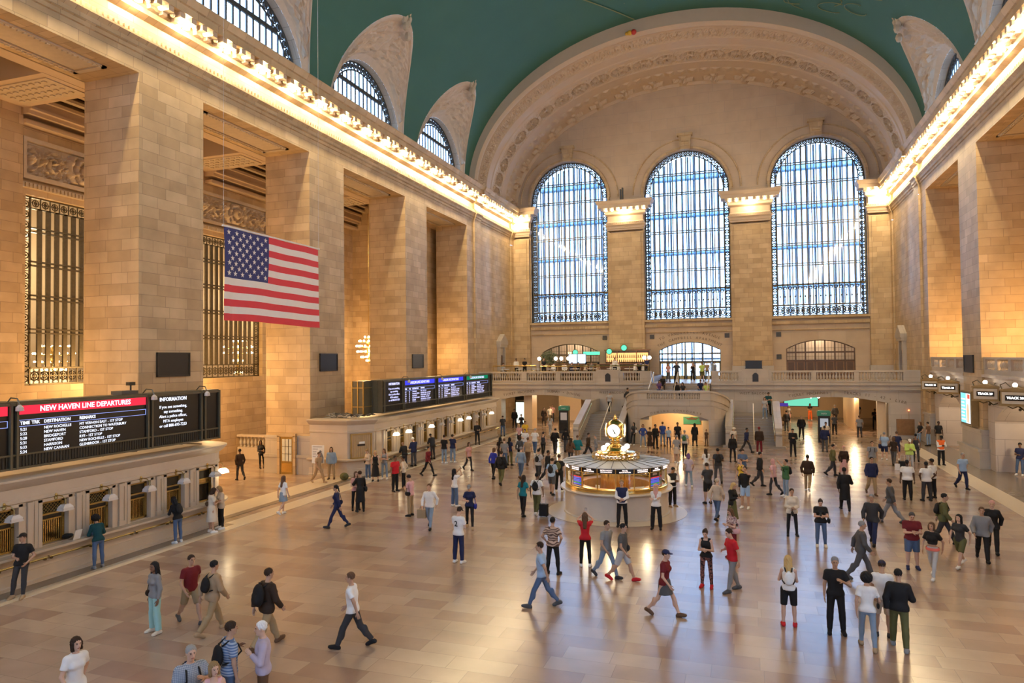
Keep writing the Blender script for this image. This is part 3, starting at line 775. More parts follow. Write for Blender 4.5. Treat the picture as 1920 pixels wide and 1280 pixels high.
for xc, w in ((-5.98, 'left'), (6.22, 'right')):
    o = empty('stone_pedestal', (xc, BY+0.05, BZ-0.1)); tag(o, 'stone pedestal with a dark arched plaque, %s of the middle stair' % w, 'pedestal')
    b = MB(); b.box(-0.97, 0.97, -0.24, 0.24, 0, 1.15); b.box(-1.02, 1.02, -0.28, 0.28, 1.15, 1.27); b.build('block', 'marble_block', o)
    b = MB(); b.extrude([(-0.23, 0.25), (0.23, 0.25), (0.23, 0.8), (0.12, 0.93), (0, 0.98), (-0.12, 0.93), (-0.23, 0.8)], 'y', -0.29, -0.235); b.build('plaque', 'dark_plaque', o)

# ---- stairs
SX = 0.33
m = MB()
def steps(x0, x1, y0, z0, n, rise, tread, mi=1):
    for k in range(n): m.box(x0, x1, y0+k*tread, y0+n*tread+0.2, z0+k*rise, z0+(k+1)*rise, 1)
mat('stair_stone', (0.30, 0.25, 0.205), 0.4, var=0.1)
for s in (-1, 1):
    x0, x1 = sorted((SX+s*4.0, SX+s*7.2))
    steps(x0, x1, 52.9, 0, 12, 0.158, 0.345)
    m.box(min(SX+s*3.0, x0, x1), max(SX+s*3.0, x1, x0), 57.0, BY, 0.0, 1.896, 1)
    m.box(*sorted((SX+s*3.5, SX+s*7.75)), 52.3, 52.9, 0, 0.15, 1); m.box(*sorted((SX+s*3.7, SX+s*7.55)), 52.6, 52.95, 0.0, 0.155, 1)
    # second flight curving in to the middle platform
    for k in range(7):
        a = PI/2*k/7; xa = SX+s*(3.9-1.3*k/7)
        m.box(*sorted((SX+s*2.4, xa)), 54.6+0.2*k, 57.2, 1.9, 1.9+0.157*(k+1), 1) if False else m.box(*sorted((SX+s*2.3, SX+s*(4.0-0.24*k))), 55.0, 57.9, 1.7, 1.9+0.157*(k+1), 1)
m.box(SX-2.7, SX+2.7, 53.2, 57.3, 2.75, 3.0, 1)
for k in range(8): m.box(-2.15, 2.65, 57.2+k*0.42, BY+0.3, 2.8, 3.0+(k+1)*0.1625, 1)
struct(m.build('trim_16', ['marble_block', 'stair_stone']), 'west staircase, two side flights, landings and the upper flight', 'staircase')
# bowed front wall with the low arch, following the platform, its parapet falling to the side flights
m = MB()
def bow(x): u = (x-SX)/3.35; return 52.75+0.62*u*u
# one continuous curved wall: right return, bowed front, left return (u = plan position along it)
path = []
for k in range(15): t = 1-k/14; path.append((SX+2.55+1.38*math.sin(PI/2*t), bow(SX+2.55)+3.25*(1-math.cos(PI/2*t)), 4.0-0.95*(t**1.5)))
path = path[:-1]+[(SX+2.55-5.1*k/24, bow(SX+2.55-5.1*k/24), 4.0) for k in range(25)]+[(2*SX-x, y, z) for x, y, z in path[:-1][::-1]]
UU = [0.0]
for p, q in zip(path[:-1], path[1:]): UU.append(UU[-1]+math.hypot(q[0]-p[0], q[1]-p[1]))
def along(u, dd=0.0):
    i = max(0, min(len(UU)-2, int(np.searchsorted(UU, u)-1))); t = max(0.0, min(1.0, (u-UU[i])/(UU[i+1]-UU[i]))); p, q = path[i], path[i+1]
    i2, i3 = max(0, i-1), min(len(path)-1, i+2); dx, dy = path[i3][0]-path[i2][0], path[i3][1]-path[i2][1]; L = math.hypot(dx, dy); nx, ny = dy/L, -dx/L
    return p[0]+(q[0]-p[0])*t+nx*dd, p[1]+(q[1]-p[1])*t+ny*dd, p[2]+(q[2]-p[2])*t
UM = UU[-1]/2; tarch0 = seg(UM, 2.55, 1.87, 2.36)
def Pf(u, z, dd): x, y, _ = along(u, dd); return (x, y, z)
wall_open(m, Pf, 0, UU[-1], 0, lambda u: along(u)[2]-0.12, [dict(u0=UM-2.55, u1=UM+2.55, b=0, t=tarch0, d=2.6), dict(u0=UM-1.95, u1=UM+1.95, b=3.36, t=lambda u: 3.86, d=0.3)], n_arc=22)
for i in range(80):                                              # inner face above the platform, coping and string course
    ua, ub = UU[-1]*i/80, UU[-1]*(i+1)/80
    za, zb = along(ua)[2], along(ub)[2]
    if abs((ua+ub)/2-UM) > 1.95: m.quad(Pf(ua, 1.8, 0.3), Pf(ub, 1.8, 0.3), Pf(ub, zb-0.12, 0.3), Pf(ua, za-0.12, 0.3))
    for o0, o1, za0, za1 in ((-0.07, 0.37, -0.12, 0.02), (-0.05, 0.0, -0.68, -0.60), (-0.04, 0.0, -1.08, -1.0)):
        A = [Pf(ua, za+za0, o0), Pf(ub, zb+za0, o0), Pf(ub, zb+za0, o1), Pf(ua, za+za0, o1), Pf(ua, za+za1, o0), Pf(ub, zb+za1, o0), Pf(ub, zb+za1, o1), Pf(ua, za+za1, o1)]
        m.add(A, [(0, 3, 2, 1), (4, 5, 6, 7), (0, 1, 5, 4), (1, 2, 6, 5), (2, 3, 7, 6), (3, 0, 4, 7)])
for s in (-1, 1):
    # straight sloping parapets beside each flight, inner and outer
    for xc, zb0, zt in ((SX+s*3.93, 1.42, 3.05), (SX+s*7.3, 1.35, 2.95)):
        xa, xb = xc-0.19, xc+0.19
        v = [(xa, 52.55, 0), (xb, 52.55, 0), (xb, 56.9, 0), (xa, 56.9, 0), (xa, 52.55, zb0), (xb, 52.55, zb0), (xb, 56.9, zt), (xa, 56.9, zt)]
        m.add(v, [(0, 3, 2, 1), (4, 5, 6, 7), (0, 1, 5, 4), (1, 2, 6, 5), (2, 3, 7, 6), (3, 0, 4, 7)])
        v = [(xa-0.06, 52.45, zb0-0.03), (xb+0.06, 52.45, zb0-0.03), (xb+0.06, 56.95, zt), (xa-0.06, 56.95, zt), (xa-0.06, 52.45, zb0+0.09), (xb+0.06, 52.45, zb0+0.09), (xb+0.06, 56.95, zt+0.12), (xa-0.06, 56.95, zt+0.12)]
        m.add(v, [(0, 3, 2, 1), (4, 5, 6, 7), (0, 1, 5, 4), (1, 2, 6, 5), (2, 3, 7, 6), (3, 0, 4, 7)])
        m.box(xa-0.03, xb+0.03, 52.35, 52.75, 0, zb0-0.02); m.tube([(xa-0.02, 52.33, zb0-0.28), (xb+0.02, 52.33, zb0-0.28)], 0.16, 10)
    xo = SX+s*7.3; m.box(xo-0.19, xo+0.19, 56.8, BY, 0, 2.95)
struct(m.build('wall_stair_front', 'marble_block'), 'bowed marble front of the middle stair platform with a low lit arch', 'wall')
o = empty('balustrade', (SX, 53.0, 3.36)); tag(o, 'row of stone balusters over the low lit arch of the middle stair', 'balustrade')
for k in range(21): inst('baluster', BAL, o, (-1.85+3.7*k/20, bow(SX-1.85+3.7*k/20)+0.12-53.0, 0), scale=(1, 1, 0.78))
o2 = arc_letters('DINING CONCOURSE', 0.2, 0.53, 2.36-6.78, 6.98, 52.73, 'cut_letter', name='carved_lettering', pitch=0.24)
tag(o2, 'worn words cut over the low arch of the middle stair', 'lettering')
# tan room behind the low arch
m = MB(); m.quad((-2.4, 58.5, 0), (3.5, 58.5, 0), (3.5, 58.5, 2.7), (-2.4, 58.5, 2.7)); m.quad((-2.3, 55.6, 0), (-2.3, 58.5, 0), (-2.3, 58.5, 3), (-2.3, 55.6, 3)); m.quad((3.4, 55.6, 0), (3.4, 58.5, 0), (3.4, 58.5, 3), (3.4, 55.6, 3)); m.quad((-2.3, 53.6, 2.70), (2.95, 53.6, 2.70), (2.95, 58.5, 2.70), (-2.3, 58.5, 2.70))
struct(m.build('wall_under_stair', 'tan_wall', recalc=False), 'warm tan wall seen through the low arch', 'wall')
o = empty('poster', (1.25, 58.44, 1.35)); tag(o, 'wide green poster on the tan wall under the stair', 'poster')
b = MB(); b.box(-0.68, 0.68, -0.03, 0.03, -0.3, 0.3); b.build('board', 'green_sign', o); b = MB(); b.extrude([(-0.62, 0.28), (-0.3, 0.18), (0, 0.3), (0.3, 0.18), (0.62, 0.28), (0.3, 0.06), (-0.3, 0.06)], 'y', -0.05, -0.03); b.build('picture', 'dark_wood', o)
# brass rails
def rail(nm, label, pts, r=0.03, posts=()):
    b = MB(); b.tube(pts, r, 6)
    o = b.build('handrail', 'brass'); tag(o, label, 'handrail')
    for p0, p1 in posts:
        q = MB(); q.tube([p0, p1], r*0.8, 6); q.build('post', 'brass', o)
mat('rail_ivory', (0.72, 0.62, 0.42), 0.3, metal=0.5)
def midrail(x, label):
    b = MB(); b.tube([(x, 52.8, 0.2), (x, 52.8, 0.95), (x, 57.0, 2.85), (x, 57.0, 1.95)], 0.035, 6); o = b.build('handrail', 'rail_ivory'); tag(o, label, 'handrail')
midrail(SX-5.5, 'pale handrail up the middle of the left stair flight'); midrail(SX+5.65, 'pale handrail up the middle of the right stair flight')
for x, lb in ((-2.05, 'bright handrail at the left edge of the upper stair flight'), (2.55, 'bright handrail at the right edge of the upper stair flight'), (0.0, 'handrail in the middle of the upper stair flight')):
    b = MB(); b.tube([(x, 57.2, 3.05), (x, 57.2, 3.95), (x, 60.6, 5.25), (x, 60.6, 4.35)], 0.035, 6); o = b.build('handrail', 'rail_ivory'); tag(o, lb, 'handrail')
for s, lb in ((-1, 'left'), (1, 'right')):
    for q, (xo, nm) in enumerate(((7.02, 'outer'), (4.2, 'inner'))):
        x = SX+s*xo; b = MB(); b.tube([(x, 52.2, 0.0 if False else 0.55), (x, 52.2, 0.95), (x, 52.7, 1.05), (x, 56.8, 2.75)], 0.028, 6); o = b.build('handrail', 'brass'); tag(o, 'brass handrail along the %s parapet of the %s stair flight' % (nm, lb), 'handrail')
# ---- halls behind the arches
for s, yb in ((-1, 74.0), (1, 80.0)):
    m = MB(); xa, xb = sorted((s*6.6, s*19.5))
    m.quad((xa, yb, 0), (xb, yb, 0), (xb, yb, 4), (xa, yb, 4)); m.quad((xa, BY+0.2, 3.3), (xb, BY+0.2, 3.3), (xb, yb, 3.3), (xa, yb, 3.3))
    m.quad((xa, BY, 0), (xa, yb, 0), (xa, yb, 4), (xa, BY, 4)); m.quad((xb, BY, 0), (xb, yb, 0), (xb, yb, 4), (xb, BY, 4))
    if s < 0:
        m.box(-14.1, -13.3, 61.5, 63, 0, 3.3); m.box(-13.3, -10.9, 71.0, 71.4, 0, 3.3); m.box(-16.2, -14.1, 64.4, 64.8, 2.7, 3.3)
    else:
        m.box(15.2, 15.8, 61.0, 61.4, 0, 3.2); m.box(14.3, 14.6, 66, 74, 0, 3.3)
    struct(m.build('wall_passage_'+('left' if s < 0 else 'right'), 'tan_wall', recalc=False), 'tan walls of the passage behind the %s arch' % ('left' if s < 0 else 'right'), 'wall')
    p = MB(); p.quad((xa, D, 0.0), (xb, D, 0.0), (xb, yb+0.1, 0.0), (xa, yb+0.1, 0.0)); p.xf(Matrix.Translation((0, 0, 0.004)))
def ceil_lamp(x, y, z, lb):
    b = MB(); b.sphere((0, 0, -0.14), 0.13, 10, 6); o = b.build('ceiling_lamp', 'passage_lamp', smooth=True); o.location = (x, y, z); tag(o, lb, 'ceiling lamp')
    b = MB(); b.lathe([(0.1, -0.05), (0.14, 0.0)], n=10); b.build('mount', 'dull_brass', o)
ceil_lamp(10.5, 62.2, 3.3, 'left of the twin bright lamps under the right arch'); ceil_lamp(11.1, 62.2, 3.3, 'right of the twin bright lamps under the right arch'); ceil_lamp(14.2, 64, 3.3, 'single bright lamp under the right arch, above the walking people')
ceil_lamp(-11.5, 64, 3.3, 'bright lamp under the left arch')
o = empty('shop_window', (-14.9, 64.3, 0)); tag(o, 'bright shop window with two panes inside the left arch', 'shop window')
emit('shop_glow', (0.85, 0.95, 0.80), 1.3)
for k in range(2):
    b = MB(); b.box(-0.9+k*0.95, -0.1+k*0.95, -0.02, 0.04, 0.3, 2.3); b.build('lit_pane', 'shop_glow', o)
b = MB()
for x in (-0.98, -0.05, 0.9): b.box(x, x+0.08, -0.06, 0.06, 0, 3.2)
b.box(-0.98, 0.98, -0.06, 0.06, 2.3, 2.45); b.build('frame', 'bronze', o)
b = MB(); b.box(-0.9, -0.1, -0.03, 0.02, 2.5, 2.9); b.box(0.05, 0.85, -0.03, 0.02, 2.5, 2.9); b.build('upper_pane', 'screen_glass', o)
o = empty('advert_screen', (10.9, 79.9, 1.75)); tag(o, 'long pale green advert at the end of the right passage', 'advert')
b = MB(); b.box(-1.75, 1.75, -0.08, 0, -0.62, 0.62); b.build('casing', 'dark_wood', o); emit('advert_green', (0.16, 0.62, 0.42), 0.9); b = MB(); b.box(-1.65, 1.65, -0.1, -0.07, -0.55, 0.55); b.build('picture', 'advert_green', o)
# information kiosks
emit('kiosk_screen', (0.55, 0.56, 0.60), 0.5); emit('map_screen', (0.4, 0.30, 0.24), 0.6)
def kiosk(x, y, lb, scr):
    o = empty('information_kiosk', (x, y, 0)); tag(o, lb, 'kiosk')
    b = MB(); b.box(-0.42, 0.42, -0.25, 0.25, 0, 2.0); b.build('cabinet', 'black_panel', o)
    b = MB(); b.box(-0.46, 0.46, -0.29, 0.29, 2.0, 2.32); b.box(-0.4, 0.4, -0.26, 0.26, 2.32, 2.38); b.build('header', 'green_sign', o)
    b = MB(); b.box(-0.28, 0.28, -0.27, -0.25, 1.15, 1.8); b.build('screen', scr, o)
    b = MB(); b.box(-0.32, 0.32, -0.27, -0.25, 0.25, 0.95); b.build('lower_panel', 'screen_glass', o)
    b = MB()
    for sx in (-0.46, 0.44): b.box(sx, sx+0.03, -0.33, -0.27, 0.2, 1.95)
    b.build('grab_bars', 'dull_brass', o); letters('INFO', 0.16, (0, -0.295, 2.16), 0, 'white_sign', o)
kiosk(11.0, 57.3, 'black information kiosk with green top in front of the right arch', 'kiosk_screen'); kiosk(-9.6, 59.0, 'dark information kiosk with green top inside the left arch', 'map_screen')
b = MB(); b.box(-0.62, 0.62, -0.06, 0.0, -0.62, 0.62); o = b.build('utility_door', 'wood'); o.location = (17.05, BY-0.01, 0.95); tag(o, 'brown wooden panel door in the marble beside the right arch', 'door panel')
b = MB(); b.box(-0.5, 0.5, -0.085, -0.05, -0.5, 0.5); b.build('panel', 'wood', o); b = MB(); b.sphere((-0.5, -0.09, 0), 0.03, 6, 4); b.build('knob', 'brass', o)
emit('red_lamp', (1.0, 0.16, 0.05), 6.0)
b = MB(); b.sphere((0, -0.06, 0), 0.055, 8, 6); o = b.build('warning_light', 'red_lamp'); o.location = (17.3, BY, 2.25); tag(o, 'small red warning light above the brown panel door', 'light')
b = MB(); b.tube([(0, -0.02, 0), (0, -0.02, -0.68)], 0.012, 5); b.build('conduit', 'dull_brass', o)
b = MB(); b.box(-0.35, 0.35, -0.02, 0.02, -0.13, 0.13); o = b.build('hanging_sign', 'screen_glass'); emit('purple_sign', (0.10, 0.05, 0.35), 0.6); o.data.materials[0] = MATS['purple_sign']; o.location = (8.35, 60.9, 2.55); tag(o, 'small purple sign at the left edge of the right arch', 'sign')
q = MB(); q.tube([(0, 0, -0.13), (0, 0, -1.6)], 0.015, 5); q.build('pole', 'dull_brass', o)

# ---- the three door bays of the far wall
def door_bay(i, c, lower):
    o = empty('door_%d' % i, (c, D+0.25, BZ)); struct(o, ('left', 'middle', 'right')[i-1]+' wide segmental-arched door bay on the west balcony', 'door')
    hw = 3.0; top = seg(0, hw, 2.9, 3.73); b = MB()
    b.tube([(-hw, 0, 0)]+[(-hw+2*hw*k/24, 0, top(-hw+2*hw*k/24)) for k in range(25)]+[(hw, 0, 0)], 0.09, 5)
    for k in range(8): x = -hw+2*hw*k/7; b.box(x-0.06, x+0.06, -0.1, 0.1, 0, top(max(-hw, min(hw, x))))
    for z in (1.75, 2.55): b.box(-hw, hw, -0.11, 0.11, z-0.08, z+0.08)
    b.build('frame', 'bronze' if lower != 'wood' else 'dark_wood', o)
    b = MB()
    for k in range(7):
        x0 = -hw+2*hw*k/7; w = 2*hw/7
        for q in range(1, 3): b.box(x0+w*q/3-0.012, x0+w*q/3+0.012, -0.03, 0.03, 1.8, top(x0+w/2))
        for z in (2.15, 2.95): b.box(x0, x0+w, -0.03, 0.03, z-0.012, z+0.012)
    b.build('glazing_bars', 'bronze', o)
    p = MB(); pts = [(-hw, 0.02, 0)]+[(-hw+2*hw*k/24, 0.02, top(-hw+2*hw*k/24)) for k in range(25)]+[(hw, 0.02, 0)]; p.add(pts, [list(range(len(pts)))]); p.build('glass_pane', 'pane', o)
    for k in range(7):
        x0 = -hw+2*hw*k/7+0.07; x1 = -hw+2*hw*(k+1)/7-0.07; d = MB()
        if lower == 'wood':
            d.box(x0, x1, -0.05, 0.05, 0, 1.7); dd = d.build('door_leaf', 'wood', o)
            e = MB()
            for z0, z1 in ((0.1, 0.5), (0.6, 1.6)): e.box(x0+0.1, x1-0.1, -0.07, -0.04, z0, z1)
            e.build('panel', 'dark_wood', dd)
        else:
            d.box(x0, x0+0.1, -0.05, 0.05, 0, 1.7); d.box(x1-0.1, x1, -0.05, 0.05, 0, 1.7); d.box(x0, x1, -0.05, 0.05, 0, 0.35); d.box(x0, x1, -0.05, 0.05, 1.55, 1.7); dd = d.build('door_leaf', 'dull_brass', o)
            e = MB(); e.tube([(x1-0.13, -0.1, 0.7), (x1-0.13, -0.1, 1.1)], 0.02, 5); e.build('handle', 'brass', dd)
door_bay(1, -12.13, 'glass'); door_bay(2, 0.13, 'glass'); door_bay(3, 12.15, 'wood')
# room behind side bays
m = MB()
for a, b, dp in ((-16.5, -7.8, 3.2), (8.0, 16.4, 3.0)):
    m.quad((a, D+dp, BZ), (b, D+dp, BZ), (b, D+dp, 9.3), (a, D+dp, 9.3)); m.quad((a, D+0.7, 9.2), (b, D+0.7, 9.2), (b, D+dp, 9.2), (a, D+dp, 9.2)); m.quad((a, D+0.65, BZ), (a, D+dp, BZ), (a, D+dp, 9.3), (a, D+0.65, 9.3)); m.quad((b, D+0.65, BZ), (b, D+dp, BZ), (b, D+dp, 9.3), (b, D+0.65, 9.3)); m.quad((a, D+0.65, BZ), (b, D+0.65, BZ), (b, D+dp, BZ), (a, D+dp, BZ))
struct(m.build('wall_vestibule', 'cream', recalc=False), 'cream rooms behind the side door bays', 'wall')
m = MB(); m.quad((-3.4, D+0.65, BZ), (3.6, D+0.65, BZ), (3.6, D+5, BZ), (-3.4, D+5, BZ)); m.quad((-3.4, D+0.65, 8.6), (3.6, D+0.65, 8.6), (3.6, D+5, 8.6), (-3.4, D+5, 8.6))
for k in range(7): m.box(-3.2+k*1.05, -3.05+k*1.05, D+4.8, D+5, BZ, 8.6)
m.box(-3.4, 3.6, D+4.8, D+5, 6.2, 6.4)
struct(m.build('trim_17', 'steel_blue'), 'glazed vestibule posts beyond the middle doors', 'vestibule')
tx = arc_letters('TO VANDERBILT AVENUE', 0.36, 0.13, 8.03-5.84, 5.84+0.95, D-0.02, 'cut_letter', name='carved_lettering', pitch=0.31)
tag(tx, 'upper line cut above the middle doors, TO VANDERBILT AVENUE', 'lettering')
tx = arc_letters('THE CAMPBELL APARTMENT', 0.36, 0.13, 8.03-5.84, 5.84+0.42, D-0.02, 'cut_letter', name='carved_lettering', pitch=0.30)
tag(tx, 'lower line cut above the middle doors, THE CAMPBELL APARTMENT', 'lettering')
for x, z, lb in ((-8.42, 8.6, 'small dark vent square right of the left door bay'), (-3.55, 8.6, 'small dark vent square left of the middle doors'), (3.75, 8.6, 'small dark vent square right of the middle doors'), (8.5, 8.6, 'upper dark vent square left of the wooden doors'), (8.5, 6.45, 'lower dark vent square left of the wooden doors')):
    b = MB(); b.box(-0.22, 0.22, -0.05, 0.02, -0.22, 0.22); o = b.build('vent', 'black_panel'); o.location = (x, D-0.03, z); tag(o, lb, 'vent')
    q = MB(); [q.box(-0.2, 0.2, -0.065, -0.05, -0.19+0.08*k, -0.15+0.08*k) for k in range(5)]; q.build('slats', 'bronze', o)
b = MB(); b.box(-0.75, 0.75, -0.06, 0.0, -0.34, 0.34); o = b.build('wall_plaque', 'black_panel'); o.location = (6.17, D-0.72, 5.72); tag(o, 'black plaque on the right middle pilaster above the balcony', 'plaque')
b = MB(); b.box(-0.8, 0.8, -0.045, -0.0, -0.39, -0.34); b.box(-0.8, 0.8, -0.045, 0, 0.34, 0.39); b.build('frame', 'dark_plaque', o)

# ---- balcony restaurant
def globe_post(x, y, lb, grp=None):
    o = empty('lamp_post', (x, y, BZ)); tag(o, lb, 'lamp post', grp)
    b = MB(); b.lathe([(0.12, 0), (0.10, 0.1), (0.035, 0.25), (0.03, 1.95), (0.06, 2.0), (0.05, 2.06)], n=8); b.build('post', 'bronze', o)
    b = MB(); b.sphere((0, 0, 2.2), 0.17, 12, 8); b.build('globe', 'globe_lit', o, smooth=True)
for x, y, lb in ((-12.6, 61.6, 'globe lamp post, leftmost in the balcony restaurant'), (-11.05, 61.7, 'globe lamp post right of the potted tree'), (-10.5, 61.6, 'globe lamp post, third from left in the balcony restaurant'), (-10.1, 62.6, 'globe lamp post set back behind the third one'), (-2.95, 61.5, 'left of the two globe lamp posts beside the stair opening'), (-2.55, 61.8, 'right of the two globe lamp posts beside the stair opening')): globe_post(x, y, lb)
def brail(x0, x1, y, z, lb):
    o = empty('brass_railing', ((x0+x1)/2, y, z)); tag(o, lb, 'railing'); b = MB(); h = (x1-x0)/2
    b.tube([(-h, 0, 1.0), (h, 0, 1.0)], 0.05, 6); b.tube([(-h, 0, 0.55), (h, 0, 0.55)], 0.015, 5); b.build('top_rail', 'brass', o)
    n = int((x1-x0)/1.5)
    for k in range(n+1): q = MB(); q.tube([(-h+2*h*k/n, 0, 0), (-h+2*h*k/n, 0, 1.0)], 0.03, 5); q.build('post', 'dull_brass', o)
brail(-17.0, -12.8, 61.2, BZ+0.55, 'brass railing of the restaurant, left stretch above the balustrade'); brail(-12.4, -2.6, 61.3, BZ+0.5, 'brass railing of the restaurant, right stretch above the balustrade')
m = MB(); m.box(-17.4, -2.4, 61.1, 71, BZ, BZ+0.5); struct(m.build('trim_18', 'dark_wood'), 'raised restaurant floor on the balcony', 'raised floor')
def table(x, y, lb):
    o = empty('dining_table', (x, y, BZ+0.5)); tag(o, lb, 'table', 'restaurant tables')
    b = MB(); b.lathe([(0.42, 0.70), (0.45, 0.73), (0.42, 0.76)], n=14); b.build('tabletop', 'white_sign', o); b = MB(); b.lathe([(0.25, 0), (0.04, 0.06), (0.04, 0.7)], n=8); b.build('pedestal', 'dark_wood', o)
for k, (x, y) in enumerate([(-16.2, 62.2), (-14.6, 62.2), (-13.2, 62.6), (-11.6, 62.3), (-9.4, 62.2), (-7.8, 62.3), (-6.0, 62.2), (-4.4, 62.2)]): table(x, y, 'small round white-topped table behind the restaurant railing')
# bar with lit bottles, mirrors, green neon rounds
o = empty('bar_shelves', (-5.9, 70.2, BZ+0.5)); tag(o, 'back bar with lit bottle shelves against the left middle pilaster', 'bar')
b = MB(); b.box(-2.2, 2.2, 0, 0.5, 0, 2.4); b.build('cabinet', 'dark_wood', o); emit('bar_glow', (1.0, 0.42, 0.14), 1.5)
b = MB(); b.box(-2.1, 2.1, -0.03, 0.02, 1.3, 2.2); b.build('lit_back', 'bar_glow', o)
for z in (1.25, 1.72): b = MB(); b.box(-2.15, 2.15, -0.3, 0.02, z-0.03, z); b.build('shelf', 'dark_wood', o)
b = MB(); b.box(-2.3, 2.3, -0.1, 0.6, 2.4, 2.55); b.box(-1.0, -0.95, -0.3, 0, 1.2, 2.4); b.box(0.95, 1.0, -0.3, 0, 1.2, 2.4); b.build('cornice', 'wood', o)
bt = MB(); bt.lathe([(0.04, 0), (0.045, 0.2), (0.015, 0.26), (0.015, 0.34)], n=6); mat('bottle_dark', (0.06, 0.03, 0.015), 0.15); mat('bottle_green', (0.04, 0.10, 0.04), 0.15); BT = [bt.mesh('bottle', q) for q in ('bottle_dark', 'bottle_green')]
for r in range(2):
    for k in range(20): t = inst('bottle', BT[(k*7+r) % 3 % 2], None, (-7.9+k*0.21, 70.05, BZ+0.5+(1.25, 1.72)[r])); tag(t, 'small bottle on the %s lit shelf of the back bar' % ('lower', 'upper')[r], 'bottle', 'bottles on the %s bar shelf' % ('lower', 'upper')[r])
b = MB(); b.box(-4.5, 4.5, 0, 0.6, 0, 1.1); o = b.build('bar_counter', 'dark_wood'); o.location = (-8.6, 66.5, BZ+0.5); tag(o, 'long dark bar counter in the balcony restaurant', 'bar counter'); q = MB(); q.box(-4.6, 4.6, -0.15, 0.7, 1.1, 1.16); q.build('top', 'wood', o)
for x, z, r, lb in ((-11.1, 7.1, 0.26, 'left round green light in front of the left door bay'), (-7.6, 7.15, 0.26, 'round green light right of the left door bay'), (-6.1, 7.5, 0.28, 'round green light above the back bar')):
    b = MB(); b.lathe([(r, -0.03), (r, 0.03)], n=18); b.xf(Matrix.Rotation(PI/2, 4, 'X')); o = b.build('neon_disc', 'green_neon'); o.location = (x, 69.6, z); tag(o, lb, 'neon light')
    q = MB(); ring(q, (0, -0.01, 0), (1, 0, 0), (0, 0, 1), r+0.03, 0.03, 18); q.tube([(0, 0.0, -r), (0, 0.0, BZ+0.5-z)], 0.015, 5); q.build('rim', 'bronze', o)
b = MB(); b.box(-0.85, 0.85, -0.03, 0.03, -0.16, 0.16); o = b.build('neon_sign', 'green_neon'); o.location = (-9.4, 69.5, 7.0); tag(o, 'long green lit sign before the left door bay', 'neon light'); q = MB(); q.tube([(-0.8, 0, 0), (-0.8, 0, -1.3)], 0.02, 4); q.tube([(0.8, 0, 0), (0.8, 0, -1.3)], 0.02, 4); q.build('stand', 'bronze', o)
emit('blue_glow', (0.35, 0.60, 1.0), 2.2)
for x, w, lb in ((-11.0, 0.5, 'bluish bright display left behind the bar'), (-10.1, 0.5, 'white bright display right behind the bar')):
    b = MB(); b.box(-w, w*0.6, 0, 0.05, 0, 0.9); o = b.build('display_screen', 'blue_glow'); o.location = (x, 68.5, BZ+1.7); tag(o, lb, 'screen'); q = MB(); q.box(-w-0.05, w*0.6+0.05, 0.05, 0.12, -1.2, 0.95); q.build('casing', 'dark_wood', o)
# potted tree
mat('leaf', (0.10, 0.13, 0.06), 0.6, var=0.4); mat('pot', (0.14, 0.10, 0.07), 0.6)
o = empty('potted_tree', (-12.5, 64.6, BZ+0.5)); tag(o, 'leafy potted tree at the left end of the restaurant', 'potted tree')
b = MB(); b.lathe([(0.2, 0), (0.28, 0.5), (0.25, 0.5)], n=12); b.build('pot', 'pot', o); b = MB(); b.tube([(0, 0, 0.4), (0.03, 0, 1.2)], 0.04, 5); b.build('trunk', 'dark_wood', o)
b = MB(); R_ = random.Random(3)
for k in range(420):
    a, u, r = R_.uniform(0, 2*PI), R_.uniform(-1, 1), 0.85*R_.random()**0.4; c = Vector((r*math.sqrt(1-u*u)*math.cos(a), r*math.sqrt(1-u*u)*math.sin(a), 1.75+0.85*r*u))
    M_ = Matrix.Translation(c) @ Euler((R_.uniform(0, 6), R_.uniform(0, 6), R_.uniform(0, 6))).to_matrix().to_4x4(); b.add([M_ @ Vector(q) for q in ((-0.05, 0, 0), (0, -0.12, 0.02), (0.05, 0, 0), (0, 0.12, 0.02))], [(0, 1, 2, 3)])
b.build('foliage', 'leaf', o, recalc=False)
# niches with pediment on the side walls near the balcony
for s in (-1, 1):
    o = empty('wall_niche', (s*W, 66.8, 4.3)); tag(o, 'stone door niche with a pointed pediment on the %s side wall above the balcony' % ('left' if s < 0 else 'right'), 'niche')
    b = MB(); b.box(*sorted((0, -s*0.3)), -0.9, -0.55, 0, 3.4); b.box(*sorted((0, -s*0.3)), 0.55, 0.9, 0, 3.4); b.box(*sorted((0, -s*0.42)), -1.05, 1.05, 3.4, 3.65); b.extrude([(-1.1, 3.65), (1.1, 3.65), (1.1, 4.0), (0, 4.75), (-1.1, 4.0)], 'x', *sorted((0, -s*0.5))); b.build('surround', 'marble_block', o)
    b = MB(); b.box(*sorted((0, -s*0.06)), -0.55, 0.55, 0, 2.6); b.build('door_leaf', 'dark_wood', o); b = MB(); b.box(*sorted((0, -s*0.12)), -0.55, 0.55, 2.6, 3.4); b.build('panel', 'marble_block', o)
